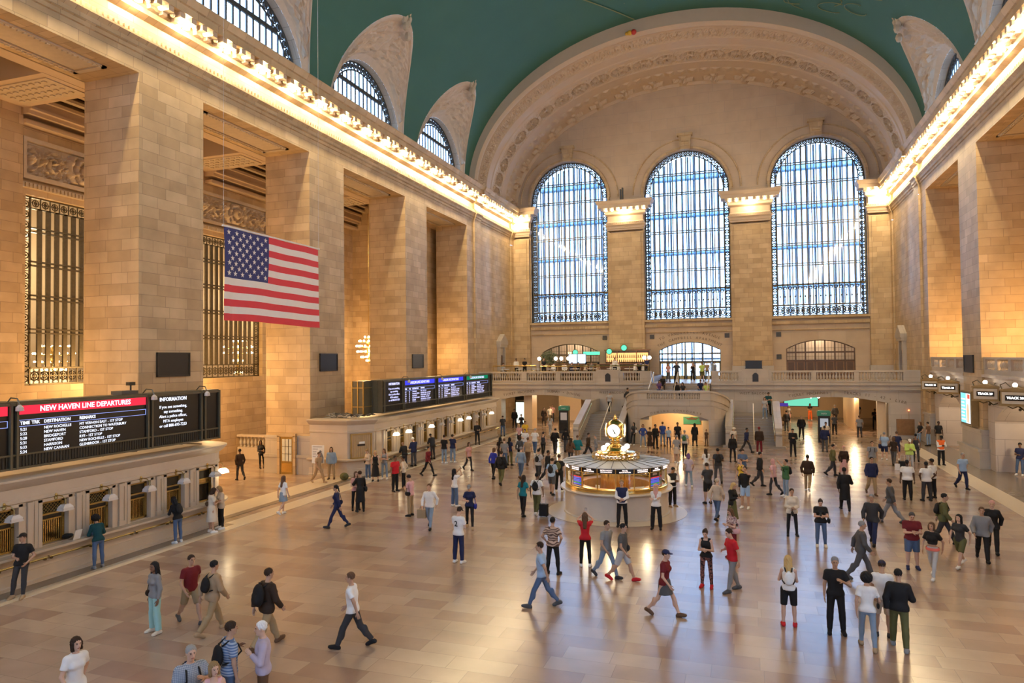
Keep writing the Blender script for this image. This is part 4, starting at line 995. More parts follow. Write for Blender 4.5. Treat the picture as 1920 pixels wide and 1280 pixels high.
# ------------------------------------------------------------------ ticket offices and departure boards (left)
FX = -14.7
mat('ticket_stone', (0.52, 0.43, 0.33), 0.45, var=0.1, vscale=2)
mat('olive_bronze', (0.115, 0.10, 0.065), 0.45, metal=0.3, var=0.15)
mat('led_black', (0.006, 0.005, 0.006), 0.3, var=0.0)
emit('led_white', (0.80, 0.84, 1.0), 1.4); emit('led_blue_white', (0.62, 0.62, 1.0), 1.3); emit('led_red', (1.0, 0.035, 0.07), 0.85); emit('led_blue', (0.055, 0.06, 0.80), 0.9); emit('led_green', (0.01, 0.22, 0.10), 0.8); emit('led_line', (0.35, 0.45, 1.0), 1.0)
emit('shade_lit', (1.0, 0.83, 0.60), 3.0); mat('shade_glass', (0.55, 0.50, 0.46), 0.3)
mat('mesh_dark', (0.028, 0.025, 0.018), 0.6); mat('window_dark', (0.02, 0.016, 0.012), 0.25); mat('shade_tan', (0.40, 0.28, 0.15), 0.7, var=0.15)
BASEP = [(0.16, 0), (0.16, 0.10), (0.10, 0.13), (0.10, 0.42), (0.07, 0.44), (0.07, 0.84), (0.22, 0.88), (0.33, 0.90), (0.36, 0.93), (0.36, 0.99), (0.0, 1.0)]
TOPP = [(0.0, 2.44), (0.05, 2.46), (0.05, 2.56), (0.03, 2.58), (0.03, 2.88), (0.10, 2.92), (0.22, 3.02), (0.34, 3.14), (0.34, 3.19), (-0.6, 3.21)]
def arcpath(cx, cy, r, a0, a1, n=10): return [(cx+r*math.cos(a0+(a1-a0)*k/n), cy+r*math.sin(a0+(a1-a0)*k/n), math.cos(a0+(a1-a0)*k/n), math.sin(a0+(a1-a0)*k/n)) for k in range(n+1)]
near_path = [(FX, 4.0, 1, 0), (FX, 22.5, 1, 0)]+arcpath(FX-1.0, 22.5, 1.0, 0, PI/2)+[(-18.2, 23.5, 0, 1)]
far_path = [(-18.25, 34.15, 0, -1), (-16.0, 34.1, 0.2, -1), (-15.75, 34.1, 0.45, -0.95), (FX, 35.25, 1, -0.45), (FX, 35.7, 1, 0), (FX, 55.4, 1, 0)]+arcpath(FX-1.0, 55.4, 1.0, 0, PI/2)+[(-18.2, 56.4, 0, 1)]
NEARW = [22.22-1.585*k for k in range(9)]; FARW = [37.12+1.63*k for k in range(11)]
def office(nm, path, wy, y0, y1, solid, lb):
    m = MB()
    sweep_profile(m, BASEP, path); sweep_profile(m, TOPP, path)
    wall_open(m, lambda u, z, dd: (FX-dd, u, z), y0, y1, 0.99, 2.46, [dict(u0=y-0.43, u1=y+0.43, b=1.02, t=lambda u: 2.34, d=0.28) for y in wy], n_arc=1)
    for a, b in zip(solid[:-1], solid[1:]): m.quad((a[0], a[1], 0.99), (b[0], b[1], 0.99), (b[0], b[1], 2.46), (a[0], a[1], 2.46))
    for y in wy:                                                 # moulded window surrounds and slim pilasters
        for sgn in (-1, 1): m.box(FX, FX+0.05, y+sgn*0.49-0.06, y+sgn*0.49+0.06, 1.0, 2.42); m.box(FX, FX+0.025, y+sgn*0.60-0.05, y+sgn*0.60+0.05, 1.0, 2.42)
        m.box(FX, FX+0.05, y-0.55, y+0.55, 2.34, 2.43); m.box(FX, FX+0.07, y-0.81-0.08, y-0.81+0.08, 1.0, 2.42); m.box(FX, FX+0.09, y-0.81-0.10, y-0.81+0.10, 1.0, 1.16); m.box(FX, FX+0.09, y-0.81-0.10, y-0.81+0.10, 2.32, 2.42)
    m.box(-18.2, FX-0.55, y0, y1, 3.12, 3.17)
    struct(m.build(nm, 'ticket_stone', recalc=False), lb, 'wall')
office('wall_ticket_near', near_path, NEARW, 4.0, 22.9, near_path[1:], 'stone front of the near ticket office with its counter ledge')
office('wall_ticket_far', far_path, FARW, 35.4, 55.6, far_path[:4]+[(FX, 35.45, 1, 0)], 'stone front of the far ticket office with its counter ledge')
office_end = far_path[5:]
m = MB()
for a, b in zip(office_end[:-1], office_end[1:]): m.quad((a[0], a[1], 0.99), (b[0], b[1], 0.99), (b[0], b[1], 2.46), (a[0], a[1], 2.46))
struct(m.build('trim_19', 'ticket_stone', recalc=False), 'rounded west end of the far ticket office', 'wall')
def ticket_window(y, lb, kind, grp):
    o = empty('ticket_window', (FX-0.16, y, 1.03)); tag(o, lb, 'ticket window', grp)
    b = MB()
    for a, c in ((-0.42, -0.33), (0.33, 0.42)): b.box(-0.03, 0.03, a, c, 0, 1.3)
    for z0, z1 in ((0, 0.05), (0.70, 0.74), (0.86, 0.91), (1.22, 1.3)): b.box(-0.03, 0.03, -0.42, 0.42, z0, z1)
    for k in range(12): b.box(0.02, 0.045, -0.40, -0.35, 0.06+k*0.1, 0.11+k*0.1); b.box(0.02, 0.045, 0.35, 0.40, 0.06+k*0.1, 0.11+k*0.1)
    b.build('frame', 'dull_brass', o)
    b = MB(); b.box(-0.1, -0.08, -0.43, 0.43, 0, 1.3); b.build('back_pane', 'window_dark', o)
    if kind != 2:
        b = MB()
        for k in range(11): yy = -0.30+0.06*k; b.box(-0.012, 0.012, yy-0.009, yy+0.009, 0.05, 0.70)
        b.build('bars', 'brass', o)
    b = MB()
    if kind == 0:
        for k in range(-3, 4):
            b.tube([(0, max(-0.33, k*0.11-0.155), 0.91+max(0, -0.33-(k*0.11-0.155))), (0, min(0.33, k*0.11+0.155), 1.22-max(0, k*0.11+0.155-0.33))], 0.008, 4); b.tube([(0, max(-0.33, k*0.11-0.155), 1.22-max(0, -0.33-(k*0.11-0.155))), (0, min(0.33, k*0.11+0.155), 0.91+max(0, k*0.11+0.155-0.33))], 0.008, 4)
    else: b.box(-0.02, 0.0, -0.33, 0.33, 0.92, 1.21)
    b.build('upper_lattice' if kind == 0 else 'upper_panel', 'dull_brass' if kind == 0 else 'window_dark', o)
    b = MB(); b.box(0.0, 0.02, -0.33, 0.33, 0.75, 0.86); b.build('name_strip', 'led_black' if kind != 2 else 'brass', o)
def counter_lamp(y, lit, lb, grp, x=FX):
    o = empty('wall_lamp', (x, y, 2.38)); tag(o, lb, 'lamp', grp)
    b = MB(); b.tube([(0, 0, 0), (0.12, 0, 0.10), (0.30, 0.02, 0.08), (0.40, 0.04, -0.02), (0.40, 0.04, -0.16)], 0.018, 5); b.sphere((0.03, 0, 0.02), 0.07, 7, 5); b.sphere((0.05, 0, 0.12), 0.05, 6, 4); b.build('bracket', 'dull_brass', o)
    b = MB(); b.add([(0.31, -0.05, -0.16), (0.49, -0.05, -0.16), (0.49, 0.13, -0.16), (0.31, 0.13, -0.16), (0.27, -0.14, -0.26), (0.53, -0.14, -0.26), (0.53, 0.22, -0.26), (0.27, 0.22, -0.26), (0.26, -0.15, -0.35), (0.54, -0.15, -0.35), (0.54, 0.23, -0.35), (0.26, 0.23, -0.35)], [(0, 1, 2, 3)]+[(r*4+k, r*4+(k+1) % 4, r*4+4+(k+1) % 4, r*4+4+k) for r in range(2) for k in range(4)]); b.build('shade', 'shade_lit' if lit else 'shade_glass', o)
    b = MB()
    for dx, dy in ((0.27, -0.14), (0.53, -0.14), (0.53, 0.22), (0.27, 0.22)): b.tube([(dx, dy, -0.26), (dx, dy, -0.355)], 0.008, 4)
    b.build('ribs', 'bronze', o)
ORD = ['first', 'second', 'third', 'fourth', 'fifth', 'sixth', 'seventh', 'eighth', 'ninth', 'tenth', 'eleventh']
for k, y in enumerate(NEARW):
    vis = k < 6
    ticket_window(y, ('brass-topped ticket window nearest the rounded end of the near office' if k == 0 else '%s barred ticket window from the rounded end of the near ticket office' % ORD[k]), 2 if k == 0 else (0 if k >= 3 else 1), 'ticket windows of the near office')
    counter_lamp(y, False, 'unlit square lamp over the %s ticket window from the rounded end' % ORD[k], 'lamps of the near office')
LITF = (0, 1, 3, 6, 7, 10)
for k, y in enumerate(FARW):
    ticket_window(y, '%s ticket window of the far office counting from the masked man' % ORD[k], 1, 'ticket windows of the far office')
    counter_lamp(y, k in LITF, '%s lamp over the %s window of the far ticket office' % ('glowing' if k in LITF else 'unlit', ORD[k]), 'lamps of the far office')
counter_lamp(23.0, True, 'glowing lamp on the rounded end of the near ticket office', None, -15.0)
# closed chamfer window of the far office
o = empty('shuttered_window', (-15.18, 34.62, 1.02), math.atan2(1.15, 1.05)); tag(o, 'wide ticket window closed by a tan shade on the corner of the far office', 'ticket window')
b = MB(); b.box(-0.62, 0.62, -0.07, 0.0, -0.02, 0.05); b.box(-0.62, -0.54, -0.07, 0, 0, 1.38); b.box(0.54, 0.62, -0.07, 0, 0, 1.38); b.box(-0.62, 0.62, -0.07, 0, 1.30, 1.38); b.build('frame', 'dull_brass', o)
b = MB(); [b.box(-0.54+k*0.12, -0.43+k*0.12, -0.04, -0.02, 0.05, 1.3) for k in range(9)]; b.build('shade', 'shade_tan', o)
b = MB(); b.box(-0.22, 0.22, -0.06, -0.04, 0.68, 0.78); b.build('notice_strip', 'led_black', o); b = MB(); b.box(-0.12, 0.2, -0.055, -0.04, 0.80, 0.92); b.build('notice', 'white_sign', o)
# counter rails
for y0, y1, lb in ((4.0, 22.0, 'brass rail under the counter ledge of the near ticket office'), (36.0, 55.4, 'brass rail under the counter ledge of the far ticket office')):
    o = empty('counter_rail', (FX+0.30, (y0+y1)/2, 0.72)); tag(o, lb, 'rail'); b = MB(); h = (y1-y0)/2; b.tube([(0, -h, 0), (0, h, 0)], 0.032, 6); b.build('tube', 'brass', o)
    y = -h+0.6
    while y < h: b = MB(); b.tube([(0, y, 0), (-0.20, y, -0.05)], 0.022, 5); b.sphere((0, y, 0), 0.05, 6, 4); b.box(-0.06, 0.03, y-0.13, y-0.07, -0.07, -0.03); b.box(-0.06, 0.03, y+0.07, y+0.13, -0.07, -0.03); b.build('bracket', 'bronze', o); y += 1.55
# ---- departure boards
def board(nm, lb, y0, y1, x, z0, z1, posts):
    o = empty('departure_board', (x, (y0+y1)/2, z0)); tag(o, lb, 'departure board')
    H = z1-z0; h = (y1-y0)/2; b = MB(); b.box(-0.75, -0.06, -h, h, 0, H); b.build('casing', 'olive_bronze', o)
    b = MB(); b.box(-0.06, 0.0, -h+0.05, h-0.05, 0.06, H-0.04); b.build('black_screens', 'led_black', o)
    b = MB()
    for z, t in ((0.0, 0.06), (0.40, 0.05), (H-0.06, 0.08)): b.box(-0.08, 0.07, -h, h, z, z+t)
    b.box(-0.78, -0.04, -h-0.03, h+0.03, H, H+0.06)
    for y in posts: b.box(-0.08, 0.09, y-(y0+y1)/2-0.035, y-(y0+y1)/2+0.035, 0, H+0.03)
    for s in (-1, 1):                                            # end faces gridded like the front
        for z in (0.40, H-0.45): b.box(-0.76, 0.02, s*h-0.03, s*h+0.03, z, z+0.05)
        for xx in (-0.74, -0.4, -0.05): b.box(xx-0.03, xx+0.03, s*h-0.035, s*h+0.035, 0, H)
    b.build('frame_bars', 'olive_bronze', o)
    b = MB(); y = -h
    while y < h: b.box(-0.02, 0.015, y, y+0.05, 0.06, 0.40); y += 0.10
    b.build('lower_grille', 'mesh_dark', o, )
    return o
def led(o, txt, y, z, size, m='led_white', al='LEFT', bold=False):
    q = letters(txt, size, (0.012, y-o.location.y, z-o.location.z), PI/2, m, o, 0.002, al, 'screen_text', bold); return q
def strip(o, y0, y1, z0, z1, m, nm='header_strip', x=0.008):
    b = MB(); b.box(-0.004+x-0.004, x, y0-o.location.y, y1-o.location.y, z0-o.location.z, z1-o.location.z); return b.build(nm, m, o)
def outline(o, y0, y1, z0, z1, t=0.012):
    b = MB(); cy, cz = o.location.y, o.location.z
    for a, c, d, e in ((y0, y1, z0, z0+t), (y0, y1, z1-t, z1), (y0, y0+t, z0, z1), (y1-t, y1, z0, z1)): b.box(0.004, 0.012, a-cy, c-cy, d-cz, e-cz)
    return b.build('outline', 'led_line', o)
BX = -14.9
nb = board('near', 'long black departure board with red header on the near ticket office', 6.0, 23.15, BX, 3.42, 5.36, (14.62, 14.80, 19.54, 19.72, 22.12, 22.32, 23.1, 8.4, 8.6))
def lines(o, y0, y1, hdr, hcol, rows, cols, heads, lw='led_white', zt=5.31, hs=0.20, rs=0.125, dz=0.134):
    strip(o, y0, y1, zt-0.28, zt, hcol); led(o, hdr, (y0+y1)/2, zt-0.145, hs*1.15, lw, 'CENTER', True)
    outline(o, y0, y1, zt-0.64, zt-0.44)
    for c, t in zip(cols, heads): led(o, t, c, zt-0.54, rs*1.1, lw, 'LEFT', True)
    for k, r in enumerate(rows):
        for c, t in zip(cols, r):
            if t: led(o, t, c, zt-0.73-dz*k, rs*0.98, lw)
lines(nb, 14.88, 19.48, 'NEW HAVEN LINE DEPARTURES', 'led_red', [('5:21', '', 'NEW ROCHELLE', 'MT VERNON EAST - 1ST STOP'), ('5:22', '', 'NEW HAVEN', 'CONNECTION TO WATERBURY'), ('5:28', '', 'BRIDGEPORT', 'STAMFORD - 1ST STOP'), ('5:31', '', 'STAMFORD', 'RYE - 1ST STOP'), ('5:33', '', 'HARRISON', 'NEW ROCHELLE - 1ST STOP'), ('5:34', '', 'NEW CANAAN', 'GLENBROOK - 1ST STOP')], (14.92, 15.27, 15.66, 16.86), ('TIME', 'TRK', 'DESTINATION', 'REMARKS'))
strip(nb, 8.7, 14.55, 5.02, 5.30, 'led_red'); outline(nb, 8.7, 14.55, 4.67, 4.87)
def info(o, y, lw='led_white', zt=5.30, s=1.0):
    led(o, 'INFORMATION', y, zt-0.14, 0.19*s, lw, 'CENTER', True)
    for k, t in enumerate(('If you see something,', 'say something.', 'Alert a police officer,', 'MTA employee', 'or call 888-693-7233')): led(o, t, y, zt-0.42-0.175*k, 0.155*s, lw, 'CENTER')
info(nb, 20.75)
fb_ = board('far', 'long black departure board with blue and green headers on the far ticket office', 36.4, 54.7, FX-0.05, 3.40, 5.30, (36.5, 38.76, 38.97, 43.58, 43.93, 48.6, 49.02, 53.9, 54.6))
info(fb_, 37.75, 'led_blue_white', 5.22, 1.05)
L6 = [('5:22', '30', 'STAMFORD', 'RYE - 1ST STOP'), ('5:25', '24', 'GOLDENS BRIDGE', 'BEDFORD HILLS - 1ST STOP'), ('5:29', '32', 'SOUTHEAST', 'WHITE PLAINS - 1ST STOP'), ('5:31', '25', 'NO WHITE PLAINS', 'HARTSDALE - 1ST STOP'), ('5:36', '12', 'WASSAIC', 'CROTON FALLS - 1ST STOP'), ('5:40', '28', 'MT KISCO', 'CRESTWOOD - 1ST STOP')]
for (a, b_, hd, hc) in ((39.05, 43.5, 'HARLEM LINE DEPARTURES', 'led_blue'), (44.0, 48.55, 'HARLEM LINE DEPARTURES', 'led_blue'), (49.1, 53.8, 'HUDSON LINE DEPARTURES', 'led_green')):
    lines(fb_, a, b_, hd, hc, L6, (a+0.08, a+0.65, a+1.1, a+2.3), ('TIME', 'TRK', 'DESTINATION', 'REMARKS'), 'led_blue_white', 5.22)
# east end of far board is angled: a second narrow cabinet
b = MB(); b.box(-1.5, -0.75, -0.05, 1.0, 0, 1.92); o = b.build('board_cabinet', 'olive_bronze'); o.location = (FX-0.05, 35.5, 3.4); tag(o, 'plain bronze cabinet at the east end of the far departure board', 'cabinet')
q = MB()
for z in (0.4, 1.5): q.box(-1.52, -0.73, -0.08, 0.9, z, z+0.05)
for x in (-1.5, -1.12, -0.76): q.box(x-0.03, x+0.03, -0.085, 0.0, 0, 1.92)
q.build('frame_bars', 'dull_brass', o)
# small spot lamps on the boards, roof clutter
def board_lamp(y, z, x, lb):
    o = empty('board_spotlight', (x, y, z)); tag(o, lb, 'spotlight')
    b = MB(); b.tube([(-0.35, 0, 0.05), (-0.15, 0, 0.24), (0.12, 0, 0.22), (0.22, 0, 0.02)], 0.022, 5); b.build('arm', 'olive_bronze', o)
    b = MB(); b.lathe([(0.03, 0.04), (0.10, -0.04), (0.11, -0.14), (0.0, -0.16)], 0.22, 0, 8, caps=False); b.build('head', 'shade_glass', o)
board_lamp(14.75, 5.3, BX, 'small grey spotlight over the left side of the near board'); board_lamp(19.65, 5.34, BX, 'small grey spotlight between red header and the near INFORMATION panel'); board_lamp(22.25, 5.34, BX, 'small spotlight over the right end of the near board')
board_lamp(39.2, 5.25, FX, 'small spotlight over the first blue header of the far board'); board_lamp(44.2, 5.25, FX, 'small spotlight over the second blue header of the far board'); board_lamp(49.4, 5.25, FX, 'small spotlight over the green header of the far board')
mat('cable', (0.10, 0.09, 0.075), 0.6); mat('cable_pale', (0.42, 0.38, 0.32), 0.6)
R_ = random.Random(5)
for nm, (xa, xb, ya, yb), lb in (('near', (-17.6, -15.8, 15, 22.8), 'loose cables on the roof of the near ticket office'), ('far', (-17.8, -15.4, 34.6, 36.6), 'tangle of cables on the roof of the far ticket office')):
    b = MB()
    for k in range(26):
        x, y = R_.uniform(xa, xb), R_.uniform(ya, yb); pts = [(x, y, 3.26)]
        for q in range(5): x = min(xb, max(xa, x+R_.uniform(-0.5, 0.5))); y = min(yb, max(ya, y+R_.uniform(-0.6, 0.6))); pts.append((x, y, 3.24+0.22*R_.random()))
        b.tube(pts, 0.022, 5, R_.randint(0, 1))
    tag(b.build('roof_cables', ['cable', 'cable_pale']), lb, 'cables')
b = MB(); b.box(-0.25, 0.25, -0.35, 0.35, 0, 0.12); o = b.build('camera_unit', 'cable'); o.location = (BX-0.45, 19.0, 5.43); tag(o, 'security camera standing on top of the near departure board', 'camera'); q = MB(); q.tube([(0, 0.25, 0.1), (0, 0.25, 0.38)], 0.03, 6); q.box(-0.08, 0.08, 0.12, 0.38, 0.30, 0.42); q.build('head', 'black_panel', o)
# side opening between the offices: ramp balustrade and pier door
o = empty('balustrade', (-24.2, 38.6, 0)); tag(o, 'low stone balustrade of the ramp behind the near ticket office', 'balustrade')
b = MB(); b.box(-2.75, 2.8, -0.2, 0.2, 0, 0.80); b.box(-2.75, 2.8, -0.24, 0.24, 1.50, 1.64); b.box(2.3, 2.8, -0.18, 0.18, 0.78, 1.52); b.build('rail_and_posts', 'pinkish_block', o)
for k in range(17): inst('baluster', BAL, o, (-2.6+0.3*k, 0, 0.80), scale=(1.2, 1.2, 1.1))
mat('lit_blind', (0.62, 0.62, 0.52), 0.5)
o = empty('door', (-19.72, 34.27-0.25, 0.0)); tag(o, 'brass door with glazed upper panes in the plinth of the second clear pier', 'door')
b = MB(); b.box(-0.62, 0.62, -0.08, 0.1, 2.16, 2.34); b.box(-0.62, -0.46, -0.08, 0.1, 0, 2.2); b.box(0.46, 0.62, -0.08, 0.1, 0, 2.2); b.build('stone_frame', 'ashlar', o)
b = MB(); b.box(-0.46, 0.46, -0.02, 0.06, 0, 2.16); d = b.build('door_leaf', 'dull_brass', o)
b = MB(); b.box(-0.30, 0.34, -0.04, -0.02, 0.75, 2.02); d2 = b.build('glazing', 'lit_blind', d); b = MB(); [b.box(x-0.012, x+0.012, -0.055, -0.03, 0.75, 2.02) for x in (-0.09, 0.13)]; [b.box(-0.3, 0.34, -0.055, -0.03, z-0.012, z+0.012) for z in (1.17, 1.6)]; b.build('glazing_bars', 'bronze', d)
b = MB(); b.box(-0.34, 0.36, -0.035, -0.02, 0.12, 0.62); b.build('kick_panel', 'brass', d)
o = empty('easel_sign', (-17.05, 33.2, 0), 0.15); tag(o, 'white notice board with a figure on a thin easel by the far office corner', 'sign')
b = MB(); b.box(-0.36, 0.36, -0.03, 0.0, 0.85, 1.85); b.build('board', 'white_sign', o); b = MB(); [b.tube([(x, 0.02, 1.7), (x*1.3, y, 0)], 0.014, 5) for x, y in ((-0.25, -0.05), (0.25, -0.05), (0.0, 0.5))]; b.build('legs', 'cable', o)
mat('ink_grey', (0.16, 0.16, 0.17), 0.6); b = MB(); b.sphere((0.15, -0.035, 1.5), 0.07, 8, 6); b.extrude([(-0.05, 0.87), (0.33, 0.87), (0.34, 1.2), (0.24, 1.42), (0.06, 1.42), (-0.04, 1.2)], 'y', -0.036, -0.03); b.build('printed_figure', 'ink_grey', o)
b = MB(); [b.box(-0.3, -0.3+w, -0.036, -0.03, z, z+0.025) for z, w in ((1.74, 0.55), (1.62, 0.3), (1.5, 0.22), (1.4, 0.2), (1.3, 0.24), (1.2, 0.18))]; b.build('printed_lines', 'ink_grey', o)
# ------------------------------------------------------------------ round information booth with its clock
CX, CY = 0.22, 29.75
mat('booth_marble', (0.55, 0.49, 0.42), 0.3, var=0.12, vscale=2.5); mat('roof_metal', (0.50, 0.52, 0.53), 0.45, var=0.06); emit('dial', (1.0, 0.93, 0.80), 1.6); emit('booth_sign_white', (1.0, 0.80, 0.74), 2.2); emit('booth_screen_blue', (0.12, 0.14, 0.75), 0.8); emit('booth_screen_red', (0.8, 0.06, 0.08), 0.8); emit('booth_screen_green', (0.05, 0.35, 0.14), 0.7)
mat('paper', (0.80, 0.76, 0.68), 0.6); glass('booth_glass', (0.97, 0.96, 0.93), 0.10)
o = empty('information_booth', (CX, CY, 0)); tag(o, 'round marble and brass information booth with glazed sides in the middle of the floor', 'information booth')
b = MB(); b.lathe([(2.24, 0), (2.24, 0.06), (2.18, 0.08), (2.18, 1.00), (2.26, 1.02)], n=64, caps=False); b.build('marble_base', 'booth_marble', o, smooth=math.radians(40))
b = MB(); b.lathe([(1.9, 1.02), (2.36, 1.02), (2.38, 1.05), (2.36, 1.09), (1.9, 1.09)], n=64, caps=False); b.build('counter', 'booth_marble', o, smooth=math.radians(40))
b = MB(); b.lathe([(2.14, 1.09), (2.17, 1.10), (2.17, 1.22), (2.12, 1.26), (2.05, 1.26)], n=64, caps=False); b.lathe([(2.08, 1.885), (2.16, 1.885), (2.16, 1.90)], n=64, caps=False); b.lathe([(2.16, 2.085), (2.19, 2.10), (2.22, 2.13)], n=64, caps=False); b.build('brass_bands', 'brass', o, smooth=math.radians(40))
NPAN = 18
for k in range(NPAN):
    b = MB(); a = 2*PI*(k+0.5)/NPAN-PI/2; b.obox(Matrix.Translation((2.12*math.cos(a), 2.12*math.sin(a), 1.68)) @ Matrix.Rotation(a, 4, 'Z'), 0.05, 0.045, 0.86); b.build('glazing_post', 'brass', o)
b = MB(); b.lathe([(2.10, 1.26), (2.10, 1.89)], n=72, caps=False); b.build('glass', 'booth_glass', o, smooth=True)
b = MB(); b.lathe([(2.13, 1.90), (2.13, 2.09)], n=72, caps=False); sb = b.build('sign_band', 'led_black', o, smooth=True)
for k in range(NPAN):
    a = 2*PI*k/NPAN-PI/2
    if -PI < a < 0.35 or True:
        if math.sin(a) < 0.35:
            t = ('METRO-NORTH', 'INFORMATION') if k % 2 == 0 else ('TRAVEL', 'INFORMATION')
            for q, tx in enumerate(t): letters(tx, 0.068, (2.15*math.cos(a), 2.15*math.sin(a), 2.03-0.07*q), a+PI/2, 'booth_sign_white', sb, 0.002, name='lettering')
b = MB(); b.lathe([(2.26, 2.10), (2.27, 2.13), (0.95, 2.24), (0.6, 2.26)], n=72, caps=False); b.build('roof', 'roof_metal', o, smooth=math.radians(30))
b = MB()
for k in range(24): a = 2*PI*k/24+0.1; b.tube([(0.95*math.cos(a), 2.245, 0.95*math.sin(a))][:0]+[(0.95*math.cos(a), 0.95*math.sin(a), 2.245), (2.26*math.cos(a), 2.26*math.sin(a), 2.137)], 0.014, 4)
b.build('roof_seams', 'window_iron', o)
b = MB(); b.lathe([(1.02, 2.24), (1.03, 2.27), (0.99, 2.27)], n=40, caps=False); b.lathe([(1.02, 2.39), (1.03, 2.42), (0.98, 2.42)], n=40, caps=False)
for k in range(40): a = 2*PI*k/40; ring(b, (math.cos(a), math.sin(a), 2.33), (-math.sin(a), math.cos(a), 0), (0, 0, 1), 0.055, 0.014, 6); b.sphere((math.cos(a+0.08), math.sin(a+0.08), 2.445), 0.02, 5, 4)
b.build('pierced_gallery', 'dull_brass', o)
b = MB(); b.lathe([(0.80, 2.25), (0.82, 2.28), (0.80, 2.30), (0.80, 2.47), (0.84, 2.50), (0.80, 2.53), (0.55, 2.55), (0.47, 2.60), (0.44, 2.66), (0.30, 2.76), (0.20, 2.84), (0.17, 2.90), (0.23, 2.93), (0.23, 2.97), (0.16, 3.0), (0.15, 3.05)], n=32, caps=False); b.build('brass_drum', 'brass', o, smooth=math.radians(35))
for k in range(4): a = -PI/2+k*PI/2; letters('Information', 0.155, (0.815*math.cos(a), 0.815*math.sin(a), 2.385), a+PI/2, 'booth_sign_white', o, 0.004, name='lit_lettering', bold=True)
for k in range(4):
    for s in (-1, 1):
        a = -PI/2+k*PI/2+s*0.62; b = MB(); b.lathe([(0.001, -0.012), (0.05, -0.012), (0.05, 0.012), (0.001, 0.012)], n=12, caps=False); b.xf(Matrix.Translation((0.81*math.cos(a), 0.81*math.sin(a), 2.385)) @ Matrix.Rotation(a, 4, 'Z') @ Matrix.Rotation(PI/2, 4, 'Y')); b.build('lit_number', 'booth_sign_white', o)
for k in range(4):
    a = -PI/2+PI/4+k*PI/2; g_ = MB(); g_.sphere((0.60*math.cos(a), 0.60*math.sin(a), 2.70), 0.115, 14, 10); q = g_.build('globe_lamp', 'globe_lit', o, smooth=True); s_ = MB(); s_.lathe([(0.06, 2.53), (0.03, 2.56), (0.04, 2.60)], 0.60*math.cos(a), 0.60*math.sin(a), 8); s_.build('socket', 'brass', q)
# the four-faced clock stands on the booth
c = empty('clock', (CX, CY, 3.05)); tag(c, 'brass four-faced globe clock with glowing dials on top of the booth', 'clock')
b = MB(); R = 0.45
pr = [(0.14, 0.0), (0.20, 0.03), (0.26, 0.06)]
nb_ = 14
for k in range(nb_+1):
    t = -PI/2+0.62+(PI-1.05)*k/nb_; pr.append((R*math.cos(t), 0.38+R*math.sin(t)*1.0))
pr += [(0.20, 0.79), (0.16, 0.82), (0.10, 0.83)]
def clip(p):
    x, y, z = p
    lim = 0.375
    return (max(-lim, min(lim, x)), max(-lim, min(lim, y)), z)
b.lathe(pr, n=48, caps=False); b.v = [clip(p) for p in b.v]; b.build('globe_case', 'brass', c, smooth=math.radians(50))
b = MB(); b.lathe([(0.07, 0.82), (0.10, 0.85), (0.09, 0.90), (0.05, 0.93), (0.065, 0.97), (0.03, 1.02), (0.02, 1.05), (0.0, 1.07)], n=14, caps=False); b.build('finial', 'brass', c, smooth=True)
for k in range(4):
    a = -PI/2+k*PI/2; Mf = Matrix.Translation((0.0, 0.0, 0.39)) @ Matrix.Rotation(a, 4, 'Z') @ Matrix.Translation((0.378, 0, 0)) @ Matrix.Rotation(PI/2, 4, 'Y')
    b = MB(); b.lathe([(0.0, 0.0), (0.275, 0.0), (0.275, 0.02), (0.0, 0.03)], n=36, caps=False); b.xf(Mf); d = b.build('dial', 'dial', c)
    b = MB(); b.lathe([(0.27, 0.0), (0.27, 0.035), (0.30, 0.035), (0.305, 0.0)], n=36, caps=False); b.xf(Mf); b.build('bezel', 'brass', d)
    b = MB(); Mh = Matrix.Translation((0, 0, 0.39)) @ Matrix.Rotation(a+PI/2, 4, 'Z')
    for ang, ln, w in ((math.radians(160), 0.15, 0.016), (math.radians(147), 0.23, 0.010)):
        b.obox(Mh @ Matrix.Translation((0, -0.415, 0)) @ Matrix.Rotation(ang, 4, 'Y') @ Matrix.Translation((0, 0, ln/2-0.03)), w*2, 0.008, ln+0.06)
    b.build('hands', 'led_black', d)
    b = MB()
    for h in range(12): b.obox(Mh @ Matrix.Translation((0, -0.412, 0)) @ Matrix.Rotation(h*PI/6, 4, 'Y') @ Matrix.Translation((0, 0, 0.235)), 0.014, 0.006, 0.035)
    b.build('hour_marks', 'led_black', d)
